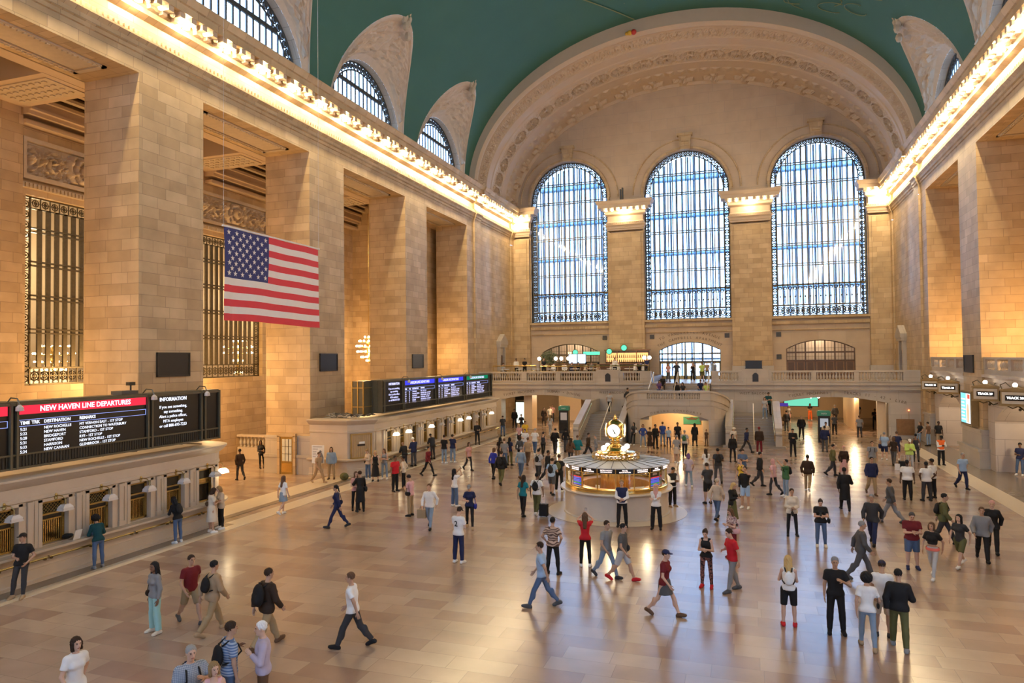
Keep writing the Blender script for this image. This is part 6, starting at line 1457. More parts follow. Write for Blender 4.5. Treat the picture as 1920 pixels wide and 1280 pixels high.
    def legs(s, F, off=0.0, k=0.04, upto=2.0, flare=0.0, flat=False):
        w = 1+(s.w-1)*0.7
        for L in s.leg:
            H, K, A = L[0], L[1], L[2]
            if upto >= 1:
                F.cone(H, K, 0.082*w, 0.056*w, k, off+flare*0.4); t = min(1, upto-1); E = K+(A-K)*t; r1 = 0.038*(1-t)*0.4+0.038*t
                F.cone(K, E, 0.054*w, (0.054+(0.038-0.054)*t), 0.02, off+flare, flat=flat)
                if t > 0.6: F.ell(K+(A-K)*0.32+np.array([0, 0.02, 0]), (0.05*w, 0.052*w, 0.12), None, 0.04, off)
            else: F.cone(H, H+(K-H)*upto, 0.082*w, 0.082*w+(0.056-0.082)*upto*w, k, off+flare, flat=flat)
    def feet(s, F, off=0.0, k=0.02):
        for L in s.leg:
            F.cone(L[2], L[4], 0.036, 0.033, k, off); F.cone(L[4], L[5], 0.034, 0.031, k, off); F.cone(L[2], L[5], 0.034, 0.030, k, off); F.cone(L[5], L[6], 0.034, 0.026, k, off)
    def arms(s, F, off=0.0, upto=2.0, k=0.03, flat=False):
        w = 1+(s.w-1)*0.6
        for S, E, Wr in s.arm:
            if upto >= 1:
                F.cone(S, E, 0.049*w, 0.038*w, k, off); t = min(1, upto-1)
                if t > 0: F.cone(E, E+(Wr-E)*t, 0.039*w, 0.039*w+(0.026-0.039*w)*t, 0.02, off, flat=flat)
            else: F.cone(S, S+(E-S)*upto, 0.049*w, 0.046*w, k, off, flat=flat)
    def hand(s, F, i, fine):
        S, E, Wr = s.arm[i]; d = (Wr-E)/np.linalg.norm(Wr-E); sd = 1 if i == 0 else -1
        inw = np.array([-sd*1.0, -0.15, 0.0]); n = inw-d*(inw@d); n /= np.linalg.norm(n)+1e-9; w = np.cross(d, n)
        if w[1] > 0: w = -w
        R = np.stack([w, n, d], 1)
        F.cone(Wr-d*0.05, Wr+d*0.01, 0.027, 0.024, 0.015)
        F.ell(Wr+d*0.050, (0.039, 0.016, 0.052), R, 0.012)
        if fine:
            for q, ln in zip((-1.5, -0.5, 0.5, 1.5), (0.062, 0.075, 0.080, 0.070)):
                b0 = Wr+d*0.090+w*(q*0.0195); b1 = b0+d*ln*0.5+n*0.006; b2 = b1+d*ln*0.38+n*0.020; F.cone(b0-d*0.012, b1, 0.0085, 0.008, 0.004); F.cone(b1, b2, 0.008, 0.0068, 0.003)
            t0 = Wr+d*0.030+w*0.030; t1 = t0+d*0.028+w*0.026+n*0.010; t2 = t1+d*0.030+w*0.004+n*0.010; F.cone(t0, t1, 0.012, 0.010, 0.008); F.cone(t1, t2, 0.010, 0.0075, 0.003)
        else:
            F.cone(Wr+d*0.085, Wr+d*0.155+n*0.02, 0.030, 0.020, 0.01); F.cone(Wr+d*0.03+w*0.03, Wr+d*0.08+w*0.05+n*0.01, 0.012, 0.010, 0.005)
SK = {}
def skel(pose, b):
    if (pose, b) not in SK: SK[pose, b] = Skel(pose, b)
    return SK[pose, b]
def bounds(s, extra=0.22):
    pts = [q for L in s.leg for q in L if hasattr(q, '__len__')]+[q for A in s.arm for q in A]+[s.head+np.array([0, 0, 0.08])]
    return np.min(pts, 0)-extra, np.max(pts, 0)+extra
GM = {}
def to_mesh(nm, parts, nslots, matfn=None):
    vs, fs, o = [], [], 0
    for v, f in parts: vs.append(v); fs.append(f+o); o += len(v)
    v = np.concatenate(vs); f = np.concatenate(fs); me = bpy.data.meshes.new(nm)
    me.vertices.add(len(v)); me.vertices.foreach_set('co', v.astype(np.float32).ravel()); me.loops.add(f.size); me.loops.foreach_set('vertex_index', f.astype(np.int32).ravel())
    me.polygons.add(len(f)); me.polygons.foreach_set('loop_start', np.arange(0, f.size, 4, dtype=np.int32)); me.polygons.foreach_set('loop_total', np.full(len(f), 4, np.int32))
    for _ in range(nslots): me.materials.append(MATS['cream'])
    if matfn is not None: me.polygons.foreach_set('material_index', matfn(v[f].mean(1)).astype(np.int32))
    me.polygons.foreach_set('use_smooth', np.ones(len(f), bool)); me.update(calc_edges=True); me.validate(); return me
VOX = {0: 0.0125, 1: 0.015, 2: 0.021}
def body_mesh(pose, b, lod):
    key = ('body', pose, b, lod)
    if key in GM: return GM[key]
    s = skel(pose, b); lo, hi = bounds(s); F = Fld(lo, hi, VOX[lod]); s.legs(F); s.torso(F); s.arms(F); s.feet(F)
    parts = []
    if lod == 2:
        s.head_sdf(F, False); [s.hand(F, i, False) for i in (0, 1)]; parts.append(F.nets())
    else:
        F.cone(s.neck-s.HR@np.array([0, 0, 0.06]), s.neck+s.HR@np.array([0, 0, 0.06]), 0.05, 0.045, 0.03); parts.append(F.nets())
        G_ = Fld(s.head-0.2, s.head+0.2, 0.006 if lod == 0 else 0.0085); s.head_sdf(G_, True); parts.append(G_.nets())
        for i in (0, 1):
            c = s.arm[i][2]; d = c-s.arm[i][1]; d = d/np.linalg.norm(d); c = c+d*0.06; G_ = Fld(c-0.15, c+0.15, 0.0048 if lod == 0 else 0.0065); s.hand(G_, i, True); parts.append(G_.nets())
    R, c = s.HR, s.head
    def mf(p):
        q = (p-c)@R; m = np.zeros(len(p), int); r = 0.0108 if lod < 2 else 0.016
        for sd in (1, -1): m[np.linalg.norm((q-np.array([sd*0.031, -0.088, 0.009]))*np.array([0.8, 0.6, 1.25]), axis=1) < r] = 1
        m[(np.abs(q[:, 0]) < 0.022) & (np.abs(q[:, 2]+0.060) < 0.008) & (q[:, 1] < -0.075)] = 2
        for sd in (1, -1): m[(np.abs(q[:, 0]-sd*0.033) < 0.018) & (np.abs(q[:, 2]-0.033) < 0.0045) & (q[:, 1] < -0.07)] = 1
        return m
    GM[key] = to_mesh('person_body', parts, 3, mf); return GM[key]
def cloth_mesh(kind, pose, b, lod):
    key = (kind, pose, b, lod)
    if key in GM: return GM[key]
    s = skel(pose, b); lo, hi = bounds(s, 0.28); F = Fld(lo, hi, VOX[lod]*(1.0 if lod else 1.08)); up = s.T@np.array([0, 0, 1.0]); t = s.t
    O = 0.022
    if kind in ('tee', 'long', 'tank', 'polo', 'jacket', 'hoodie', 'crop', 'vest'):
        off = {'jacket': 0.034, 'hoodie': 0.034, 'vest': 0.032}.get(kind, O); s.torso(F, off, shoulders=kind != 'tank')
        if kind == 'tank': F.cone(t((0.09, 0, 0.40)), t((0.10, 0.0, 0.50)), 0.05, 0.03, 0.03, off); F.cone(t((-0.09, 0, 0.40)), t((-0.10, 0, 0.50)), 0.05, 0.03, 0.03, off)
        elif kind == 'vest': pass
        elif kind in ('tee', 'polo', 'crop'): s.arms(F, 0.022, 0.62, flat=True)
        else: s.arms(F, off*0.9, 1.93, flat=True)
        if kind not in ('crop', 'vest'): s.legs(F, off, upto=0.32)
        hem = {'jacket': -0.10, 'hoodie': -0.07, 'crop': 0.16, 'tank': -0.03, 'vest': -0.02}.get(kind, -0.06); F.cut(t((0, 0, hem)), -up); F.cut(t((0, 0, 0.535)), up)
        if kind == 'hoodie': F.cone(t((-0.07, 0.07, 0.50)), t((0.07, 0.07, 0.50)), 0.045, 0.045, 0.03)
    elif kind in ('coat', 'dress', 'longdress'):
        off = 0.032 if kind == 'coat' else O; s.torso(F, off); s.arms(F, off*0.9, 1.93 if kind == 'coat' else 0.6, flat=True)
        a = (s.leg[0][1]+s.leg[1][1])/2; c = (s.leg[0][2]+s.leg[1][2])/2; e = a if kind != 'longdress' else a+(c-a)*0.6; e = e+(a-t((0, 0, 0)))*0.12
        F.cone(t((0, 0, 0.02)), e, 0.155*s.w, 0.20 if kind != 'longdress' else 0.24, 0.05, off*0.6, flat=True); F.cut(t((0, 0, 0.535)), up)
    elif kind in ('trousers', 'jeans', 'wide', 'leggings', 'shorts'):
        off = {'trousers': 0.013, 'wide': 0.014, 'leggings': 0.008, 'shorts': 0.014, 'jeans': 0.010}[kind]
        s.torso(F, off, shoulders=False, belly=True); F.cut(t((0, 0, 0.085)), up)
        G_ = Fld(lo, hi, F.vox); s.legs(G_, off, upto=0.92 if kind == 'shorts' else 1.96, flare={'wide': 0.022, 'trousers': 0.008, 'shorts': 0.014}.get(kind, 0.0), flat=True)
        k = 0.04; h = np.clip(0.5+0.5*(F.a-G_.a)/k, 0, 1); F.a = F.a*(1-h)+G_.a*h-k*h*(1-h)
    elif kind in ('skirt', 'longskirt'):
        s.torso(F, O, shoulders=False); F.cut(t((0, 0, 0.09)), up); a = (s.leg[0][1]+s.leg[1][1])/2; c = (s.leg[0][2]+s.leg[1][2])/2; e = t((0, 0, 0))+(a-t((0, 0, 0)))*0.75 if kind == 'skirt' else a+(c-a)*0.5
        G_ = Fld(lo, hi, F.vox); G_.cone(t((0, 0, 0.0)), e, 0.16*s.w, 0.19 if kind == 'skirt' else 0.23, 0.03, 0.01, flat=True); F.a = np.minimum(F.a, G_.a)
    elif kind[:4] == 'shoe':
        full = s.leg; s.leg = [full[int(kind[4])]]; s.feet(F, 0.012)
        for L in s.leg: F.cone(L[4]+np.array([0, 0, -0.012]), L[6]+np.array([0, 0, -0.006]), 0.03, 0.03, 0.01)
        F.cut((0, 0, 0.0), (0, 0, -1))
        F.cut((0, 0, s.leg[0][2][2]+0.03), (0, 0, 1)); s.leg = full
    GM[key] = to_mesh(kind, [F.nets()], 1); return GM[key]
def hair_mesh(kind, pose, b, lod):
    key = ('hair', kind, pose, b, lod)
    if key in GM: return GM[key]
    s = skel(pose, b); R, c = s.HR, s.head; g = lambda p: c+R@np.array(p); vox = {0: 0.0075, 1: 0.010, 2: 0.015}[lod]
    F = Fld(c-np.array([0.22, 0.25, 0.48]), c+np.array([0.22, 0.30, 0.22]), vox); D_ = lambda v: R@np.array(v, float)
    if kind in ('cap', 'beanie', 'hat'):
        F.ell(g((0, 0.012, 0.040)), (0.088, 0.106, 0.090), R, 0.01); F.cut(g((0, 0, 0.038)), D_((0, -0.05, -1)))
        if kind == 'cap': F.ell(g((0, -0.115, 0.040)), (0.062, 0.065, 0.012), R, 0.012)
        if kind == 'hat': F.ell(g((0, 0.01, 0.045)), (0.17, 0.19, 0.014), R, 0.012)
    elif kind == 'scarf':
        F.ell(g((0, 0.02, 0.02)), (0.092, 0.108, 0.11), R, 0.02); F.cone(g((0, 0.02, -0.05)), s.t((0, -0.02, 0.47)), 0.085, 0.105, 0.04); F.ell(g((0, -0.105, -0.015)), (0.052, 0.06, 0.085), R, 0.02, sub=True); F.cone(s.t((0.0, -0.09, 0.48)), s.t((0.02, -0.14, 0.30)), 0.06, 0.035, 0.03)
    else:
        F.ell(g((0, 0.020, 0.036)), (0.083, 0.098, 0.092), R, 0.02)
        if kind == 'curly': F.ell(g((0, 0.035, 0.02)), (0.135, 0.125, 0.14), R, 0.03)
        F.cut(g((0, -0.052, 0.045)), D_((0, -1.0, -0.55)))
        if kind in ('short', 'thin', 'bun', 'pony'): F.cut(g((0, 0.03, -0.055)), D_((0, -0.45, -1)))
        if kind == 'long':
            F.cone(g((0, 0.055, 0.0)), s.t((0, 0.105, 0.36)), 0.082, 0.062, 0.04)
            for sd in (1, -1): F.cone(g((sd*0.072, 0.0, 0.0)), g((sd*0.082, -0.005, -0.17)), 0.026, 0.022, 0.03)
        if kind == 'bob':
            F.cone(g((0, 0.045, 0.0)), g((0, 0.05, -0.11)), 0.085, 0.075, 0.03)
            for sd in (1, -1): F.cone(g((sd*0.073, -0.012, 0.01)), g((sd*0.078, -0.015, -0.10)), 0.026, 0.024, 0.03)
        if kind == 'pony': F.cone(g((0, 0.10, 0.03)), g((0, 0.14, -0.16)), 0.032, 0.022, 0.02)
        if kind == 'bun': F.ell(g((0, 0.10, 0.07)), (0.045, 0.045, 0.045), R, 0.02)
        if kind in ('long', 'bob', 'curly'): F.ell(g((0, -0.08, -0.055)), (0.052, 0.07, 0.10), R, 0.01, sub=True)
    v, f = F.nets()
    if kind not in ('cap', 'beanie', 'hat', 'scarf') and lod < 2:      # uneven locks
        q = (v-c)@R; an = np.arctan2(q[:, 0], q[:, 1]); v = v+(v-c)/(np.linalg.norm(v-c, axis=1)[:, None]+1e-6)*(0.0035*np.sin(an*23+q[:, 2]*31)+0.0035*np.sin(an*11-q[:, 2]*60)+0.002*np.sin(q[:, 0]*190+q[:, 2]*140))[:, None]
    GM[key] = to_mesh('hair', [(v, f)], 1); return GM[key]
PAL = dict(black=(0.012, 0.012, 0.014), char=(0.035, 0.035, 0.04), dgrey=(0.075, 0.075, 0.08), grey=(0.22, 0.22, 0.23), lgrey=(0.42, 0.41, 0.41), white=(0.72, 0.71, 0.70), cream=(0.62, 0.55, 0.45), beige=(0.50, 0.41, 0.32), khaki=(0.32, 0.23, 0.13), tan=(0.36, 0.25, 0.15), brown=(0.11, 0.06, 0.035), dbrown=(0.035, 0.02, 0.013), navy=(0.016, 0.022, 0.07), blue=(0.035, 0.07, 0.26), denim=(0.075, 0.12, 0.22), ldenim=(0.20, 0.27, 0.37), sky=(0.30, 0.42, 0.60), teal=(0.01, 0.16, 0.20), dteal=(0.008, 0.055, 0.065), mint=(0.30, 0.52, 0.50), green=(0.045, 0.13, 0.06), olive=(0.10, 0.10, 0.04), lime=(0.50, 0.66, 0.16), red=(0.48, 0.015, 0.025), maroon=(0.14, 0.012, 0.018), pink=(0.62, 0.36, 0.38), rose=(0.55, 0.30, 0.28), lav=(0.40, 0.35, 0.45), orange=(0.85, 0.16, 0.03), yellow=(0.65, 0.42, 0.04), purple=(0.13, 0.07, 0.20), cobalt=(0.02, 0.03, 0.28), blond=(0.50, 0.34, 0.14), dblond=(0.26, 0.165, 0.075), silver=(0.30, 0.29, 0.28), s1=(0.56, 0.35, 0.255), s2=(0.44, 0.265, 0.18), s3=(0.20, 0.105, 0.063), s4=(0.085, 0.045, 0.03))
for k_, v_ in PAL.items(): mat('c_'+k_, v_, 0.75 if k_[0] != 's' or len(k_) > 2 else 0.5, spec=0.25, var=0.1, vscale=9)
mat('eye_dark', (0.02, 0.015, 0.012), 0.3); mat('lip', (0.30, 0.10, 0.09), 0.5)
def pattern(nm, kind, a, b_, sx, sy=0):
    m, nt, out = _mat('c_'+nm); L = nt.links.new; tc = N(nt, 'ShaderNodeTexCoord'); p = N(nt, 'ShaderNodeBsdfPrincipled'); p.inputs['Roughness'].default_value = 0.75; p.inputs['Specular IOR Level'].default_value = 0.2
    if kind == 'wave':
        w = N(nt, 'ShaderNodeTexWave'); w.bands_direction = 'Z'; w.inputs['Scale'].default_value = sx; w.inputs['Distortion'].default_value = sy; w.inputs['Detail'].default_value = 1
    elif kind == 'check':
        w = N(nt, 'ShaderNodeTexBrick'); w.offset = 0; w.inputs['Scale'].default_value = sx; w.inputs['Color1'].default_value = (1, 1, 1, 1); w.inputs['Color2'].default_value = (0.8, 0.8, 0.8, 1); w.inputs['Mortar'].default_value = (0, 0, 0, 1); w.inputs['Mortar Size'].default_value = 0.10; w.inputs['Brick Width'].default_value = 1; w.inputs['Row Height'].default_value = 1
        mp = N(nt, 'ShaderNodeMapping'); mp.inputs['Rotation'].default_value = (PI/2, 0, 0); L(tc.outputs['Object'], mp.inputs[0]); L(mp.outputs[0], w.inputs['Vector'])
    else:
        w = N(nt, 'ShaderNodeTexNoise'); w.inputs['Scale'].default_value = sx
    if kind != 'check': L(tc.outputs['Object'], w.inputs['Vector'])
    cr = N(nt, 'ShaderNodeMapRange'); cr.inputs[1].default_value = 0.4; cr.inputs[2].default_value = 0.6; L(w.outputs[1] if kind != 'check' else w.outputs['Color'], cr.inputs[0])
    mx = N(nt, 'ShaderNodeMix', data_type='RGBA'); mx.inputs[6].default_value = c4(a); mx.inputs[7].default_value = c4(b_); L(cr.outputs[0], mx.inputs[0]); L(mx.outputs[2], p.inputs['Base Color']); L(p.outputs[0], out.inputs[0])
pattern('plaid', 'check', (0.12, 0.16, 0.24), (0.34, 0.38, 0.44), 38); pattern('bluestripe', 'wave', (0.10, 0.16, 0.30), (0.34, 0.40, 0.50), 7, 0.3); pattern('zebra', 'wave', (0.50, 0.36, 0.28), (0.10, 0.06, 0.05), 4, 9); pattern('floral', 'noise', (0.55, 0.45, 0.42), (0.16, 0.07, 0.10), 22); pattern('printleg', 'noise', (0.30, 0.12, 0.10), (0.012, 0.012, 0.014), 18); pattern('stripegrey', 'wave', (0.14, 0.15, 0.19), (0.40, 0.40, 0.42), 8, 0.2)
def slot(o, i, m): o.material_slots[i].link = 'OBJECT'; o.material_slots[i].material = MATS[m]
PEOPLE = {}
def person(key, x, y, z, rz, pose, b, ht, skin, hair, hc, top, tc_, bot, bc, sh, label, grp=None, over=None):
    d = math.hypot(x-5.68, y); lod = 0 if d < 15.5 else (1 if d < 33 else 2); sc_ = ht/1.76*(1 if b != 'k' else 1)
    o = inst('person', body_mesh(pose, b, lod), None, (x, y, z), math.radians(rz), sc_); slot(o, 0, 'c_'+skin); slot(o, 1, 'eye_dark'); slot(o, 2, 'lip'); tag(o, label, 'person', grp)
    def wear(nm, me, c):
        q = inst(nm, me, o); slot(q, 0, 'c_'+c); return q
    if hair != 'bald': wear({'cap': 'cap', 'beanie': 'beanie', 'hat': 'hat', 'scarf': 'headscarf'}.get(hair, 'hair'), hair_mesh(hair, pose, b, lod), hc)
    if hair in ('cap', 'hat'): wear('hair', hair_mesh('short', pose, b, lod), 'dbrown' if hc != 'dbrown' else 'black')
    NMS = {'tee': 'tee_shirt', 'long': 'long_sleeved_top', 'tank': 'tank_top', 'polo': 'polo_shirt', 'crop': 'crop_top', 'vest': 'waistcoat', 'longdress': 'dress', 'longskirt': 'skirt', 'wide': 'wide_trousers'}
    if top: wear(NMS.get(top, top), cloth_mesh(top, pose, b, lod), tc_)
    if over: wear(NMS.get(over[0], over[0]), cloth_mesh(over[0], pose, b, lod), over[1])
    if bot: wear(NMS.get(bot, bot), cloth_mesh(bot, pose, b, lod), bc)
    if sh: wear('shoe', cloth_mesh('shoe0', pose, b, lod), sh); wear('shoe', cloth_mesh('shoe1', pose, b, lod), sh)
    PEOPLE[key] = (o, skel(pose, b)); return o
def at_body(key, p, frame='T'):
    o, s = PEOPLE[key]; M_ = Matrix.Translation(o.location) @ Matrix.Rotation(o.rotation_euler[2], 4, 'Z') @ Matrix.Scale(o.scale[0], 4)
    q = s.t(p) if frame == 'T' else np.array(p); T4 = Matrix([list(r)+[0] for r in s.T]+[[0, 0, 0, 1]]) if frame == 'T' else Matrix.Identity(4)
    return M_ @ Matrix.Translation(Vector(q)) @ T4
def place(o, M_): o.matrix_world = M_; return o
def sdf_obj(nm, fn, lo, hi, vox, m):
    if nm not in GM:
        F = Fld(lo, hi, vox); fn(F); GM[nm] = to_mesh(nm, [F.nets()], 1)
    o = bpy.data.objects.new(nm, GM[nm]); COL.objects.link(o); slot(o, 0, m); return o
def backpack(key, c, label, c2='black', s_=1.0):
    def f(F): F.ell((0, 0.07, 0.0), (0.135, 0.075, 0.19), None, 0.02); F.ell((0, 0.12, -0.07), (0.10, 0.05, 0.09), None, 0.03); F.cone((-0.03, 0.05, 0.2), (0.03, 0.05, 0.2), 0.012, 0.012, 0.01)
    o = sdf_obj('backpack', f, (-0.2, -0.1, -0.27), (0.2, 0.24, 0.27), 0.011, 'c_'+c); w = PEOPLE[key][1].w
    M_ = at_body(key, (0, 0.105*w+0.022, 0.29)); o.matrix_world = M_ @ Matrix.Scale(s_, 4); tag(o, label, 'backpack')
    b = MB(); yf = -(0.235*w+0.06)
    for sd in (-1, 1): b.tube([(sd*0.075, 0.03, 0.17), (sd*0.09, -0.075*w, 0.235), (sd*0.10, yf*0.8, 0.16), (sd*0.115, yf, 0.02), (sd*0.15, -0.12*w, -0.10), (sd*0.10, 0.03, -0.14)], 0.016, 5)
    b.v = [(x/s_, y/s_, z/s_) for x, y, z in b.v]; q = b.build('straps', 'c_'+c2, o, smooth=True)
    return o
def handbag(key, c, label, side=1, drop=0.0, wd=0.15, hand=True, strap=True):
    def f(F): F.ell((0, 0, 0), (0.15, 0.06, 0.12), None, 0.02); F.cut((0, 0, 0.07), (0, 0, 1)); F.cut((0, 0, -0.10), (0, 0, -1))
    o = sdf_obj('handbag', f, (-0.2, -0.1, -0.15), (0.2, 0.1, 0.15), 0.011, 'c_'+c); ob, s = PEOPLE[key]; M0 = Matrix.Translation(ob.location) @ Matrix.Rotation(ob.rotation_euler[2], 4, 'Z') @ Matrix.Scale(ob.scale[0], 4)
    if hand: wr = s.arm[0 if side > 0 else 1][2]; d_ = wr-s.arm[0 if side > 0 else 1][1]; d_ = d_/np.linalg.norm(d_); p = wr+d_*0.09+np.array([0, 0, -0.22-drop])
    else: p = s.t((side*(0.20*s.w+0.05), 0.02, 0.05-drop))
    o.matrix_world = M0 @ Matrix.Translation(Vector(p)) @ Matrix.Rotation(PI/2, 4, 'Z') @ Matrix.Scale(wd/0.15, 4); tag(o, label, 'bag')
    b = MB()
    if hand: b.tube([(-0.08, 0, 0.06), (-0.05, 0, 0.20), (0.05, 0, 0.20), (0.08, 0, 0.06)], 0.010, 5)
    elif strap: b.tube([(-0.09, 0, 0.06), (-0.05, side*0.02, 0.30), (0.0, side*0.05, 0.44), (0.05, side*0.02, 0.30), (0.09, 0, 0.06)], 0.010, 5)
    b.build('strap', 'c_'+c, o); return o
def phone(key, label, c='black'):
    o, s = PEOPLE[key]; M0 = Matrix.Translation(o.location) @ Matrix.Rotation(o.rotation_euler[2], 4, 'Z') @ Matrix.Scale(o.scale[0], 4); w = s.arm[0][2]; d = w-s.arm[0][1]; d = d/np.linalg.norm(d)
    b = MB(); b.box(-0.037, 0.037, -0.004, 0.004, -0.075, 0.075); q = b.build('phone', 'led_black'); q.matrix_world = M0 @ Matrix.Translation(Vector(w+d*0.12+np.array([0, -0.02, 0.045]))) @ Matrix.Rotation(-0.5, 4, 'X'); tag(q, label, 'phone')
    e = MB(); e.box(-0.033, 0.033, 0.004, 0.005, -0.065, 0.065); e.build('screen', 'shade_glass', q)
P = person
P('a1',-3.29,9.42,0.0,60,'strap','h',1.78,'s1','short','silver','polo','plaid','trousers','khaki','brown','grey-haired man in a plaid shirt with dark blue backpack, bottom edge of the photo')
P('a2',-2.72,9.32,0.0,50,'relax','f',1.62,'s1','bob','dblond','tank','pink','shorts','lgrey','white','short-haired woman in a pink tank top between two men at the bottom edge')
P('a3',-3.31,10.37,0.0,150,'strap','m',1.82,'s2','short','dbrown','polo','bluestripe','jeans','denim','brown','dark-haired man in a blue striped shirt with black backpack, seen from behind')
P('a4',-2.78,10.62,0.0,-50,'strap','m',1.8,'s1','short','white','long','lav','trousers','brown','black','white-haired man in a lavender shirt with a black shoulder strap')
P('b1',-13.81,14.2,0.0,25,'lean','m',1.76,'s2','cap','black','tee','black','jeans','char','tan','man in black with black cap leaning on the counter ledge, far left')
P('b2',-14.13,16.92,0.0,-110,'leanfwd','f',1.68,'s2','curly','black','long','dteal','jeans','denim','grey','woman in a dark teal top with curly black hair leaning on the near counter')
P('b3',-14.04,20.1,0.0,-100,'leanfwd','f',1.68,'s2','long','black','long','black','jeans','denim','white','woman in black with backpack leaning on the near counter with a phone')
P('b4',-13.93,21.66,0.0,150,'phone','f',1.7,'s2','bob','dbrown','dress','cream','','','white','woman in a long cream dress with a brown bag by the near counter')
P('b5',-14.01,22.25,0.0,-30,'phone','f',1.68,'s1','bob','dblond','tee','black','jeans','black','white','blonde woman in a beige blazer facing the woman in the cream dress',over=('jacket', 'beige'))
P('b6',-20.97,31.58,0.0,-120,'walk2','m',1.72,'s3','short','black','long','dbrown','jeans','char','black','dark figure walking behind the rounded end of the near office')
P('b7',-22.73,35.55,0.0,60,'lean','f',1.68,'s3','long','black','long','char','jeans','black','black','woman in black leaning on the wall by the ramp balustrade')
P('c1',-8.05,13.28,0.0,-15,'relax','f',1.7,'s3','long','black','long','grey','wide','mint','cream','woman in a grey top and wide mint trousers with a handbag')
P('c2',-7.69,14.04,0.0,70,'walk','m',1.76,'s2','short','dbrown','tee','maroon','shorts','khaki','dgrey','man in a dark top and khaki shorts walking right, behind the woman in mint trousers')
P('c3',-6.7,13.7,0.0,165,'walk','m',1.78,'s2','short','black','jacket','tan','trousers','khaki','tan','man in a tan jacket with a black backpack walking away, lower left')
P('c4',-4.86,13.37,0.0,160,'walk','m',1.85,'s2','short','dbrown','jacket','dbrown','trousers','khaki','brown','tall man in a brown jacket and khakis with a big black backpack')
P('c5',-2.97,13.96,0.0,-75,'walk','m',1.76,'s2','short','brown','tee','white','trousers','char','black','man in a white tee and dark trousers striding left, alone in the lower middle')
P('c6',-5.81,9.35,0.0,75,'walk','f',1.72,'s1','bob','dbrown','tee','white','trousers','lgrey','white','person in white walking at the bottom left corner')
P('d1',-3.25,20.73,0.0,170,'phone','m',1.78,'s1','cap','black','tee','white','trousers','navy','white','man from behind in a white baseball jersey numbered 2 and navy trousers')
P('d2',-4.64,25.07,0.0,15,'stroll','f',1.72,'s1','cap','grey','tee','navy','leggings','black','tan','woman in navy with grey cap and a blue bag behind the jersey man')
P('d3',-6.8,28.59,0.0,150,'raise','f',1.66,'s2','long','black','tee','white','wide','denim','white','woman in a white tee and loose jeans raising both arms for a picture')
P('d4',-6.14,24.64,0.0,10,'walk','m',1.78,'s1','short','brown','long','white','jeans','ldenim','black','man in a white shirt and jeans carrying a brown paper bag')
P('d5',-7.83,26.33,0.0,-95,'phone','m',1.72,'s2','short','black','tee','pink','trousers','khaki','black','man in a pink shirt and khakis holding a black bag')
P('d6',-11.07,31.0,0.0,70,'stand','h',1.76,'s3','short','black','polo','red','trousers','black','black','bearded man in a red polo and black trousers')
P('d7',-10.93,31.63,0.0,-80,'hips','f',1.68,'s3','bun','black','long','cream','leggings','black','tan','woman in a cream top facing the man in the red polo')
P('d8',-10.31,26.46,0.0,-140,'hug','f',1.74,'s2','short','dbrown','coat','black','trousers','black','black','person in a long black coat with a black shoulder bag hugging someone')
P('d9',-10.7,26.72,0.0,40,'hug','f',1.68,'s1','long','brown','tee','rose','jeans','black','black','person in rose hugging the one in the long black coat')
P('d10',-9.68,23.69,0.0,-70,'walk','f',1.72,'s2','pony','black','long','navy','jeans','navy','char','woman in navy with a dark shoulder bag hurrying left')
P('d11',-13.24,25.08,0.0,170,'walk2','f',1.64,'s1','long','brown','tee','white','skirt','ldenim','white','girl with long brown hair in a white top and denim skirt walking away')
P('d12',-16.24,32.04,0.0,80,'walk','m',1.7,'s2','short','brown','tee','tan','trousers','tan','tan','person in tan walking past the easel sign')
P('e1',-16.2,33.2,0.0,20,'relax','m',1.76,'s2','long','dbrown','tee','black','trousers','khaki','brown','long-haired masked man in an open denim shirt and khakis beside the closed corner window',over=('jacket', 'ldenim'))
P('e2',-14.15,33.62,0.0,-20,'phone','f',1.68,'s1','bun','dblond','long','beige','jeans','denim','white','blonde woman in a beige top and jeans, first of three by the far office')
P('e3',-13.5,33.29,0.0,20,'relax','f',1.66,'s1','bob','blond','tank','black','longskirt','black','black','blonde woman in a black dress, middle of three by the far office')
P('e4',-13.35,34.02,0.0,10,'phone','f',1.68,'s1','long','brown','tank','grey','jeans','ldenim','white','brown-haired woman in grey and pale jeans, last of three by the far office')
P('e5',-13.86,38.56,0.0,-115,'phone','m',1.78,'s1','short','white','jacket','navy','trousers','dgrey','black','white-haired man in a navy blazer and grey trousers at the far counter')
P('e6',-13.98,37.6,0.0,-120,'leanfwd','m',1.62,'s3','bald','black','hoodie','black','jeans','char','black','stooped person in a black hoodie at the far counter')
P('e7',-11.47,35.6,0.0,80,'walk','f',1.72,'s2','bun','black','long','maroon','leggings','black','black','person in dark red and black walking in front of the far office')
P('e8',-9.96,37.93,0.0,60,'walk2','f',1.66,'s2','bob','dbrown','tee','rose','leggings','char','black','person in a rose top and charcoal leggings crossing by the far office')
P('e9',-12.58,40.24,0.0,170,'stand','m',1.76,'s2','short','dbrown','tee','black','jeans','ldenim','white','man in a black tee and light jeans from behind, left of a waiting pair')
P('e10',-12.15,40.59,0.0,170,'raise1','m',1.78,'s1','short','dbrown','tee','navy','jeans','ldenim','white','man in a navy tee and light jeans from behind, right of a waiting pair')
P('e11',-14.02,41.6,0.0,-120,'leanfwd','m',1.7,'s3','short','black','hoodie','char','jeans','char','black','person in a charcoal hoodie at the far counter behind the waiting pair')
P('e12',-14.07,49.64,0.0,30,'lean','m',1.76,'s2','short','dbrown','long','black','jeans','black','black','man in black leaning back on the far counter with legs stretched')
P('e13',-14.0,55.3,0.0,-160,'leanfwd','m',1.76,'s2','short','dbrown','tee','char','jeans','denim','black','man in a charcoal tee resting an arm at the far end of the counter')
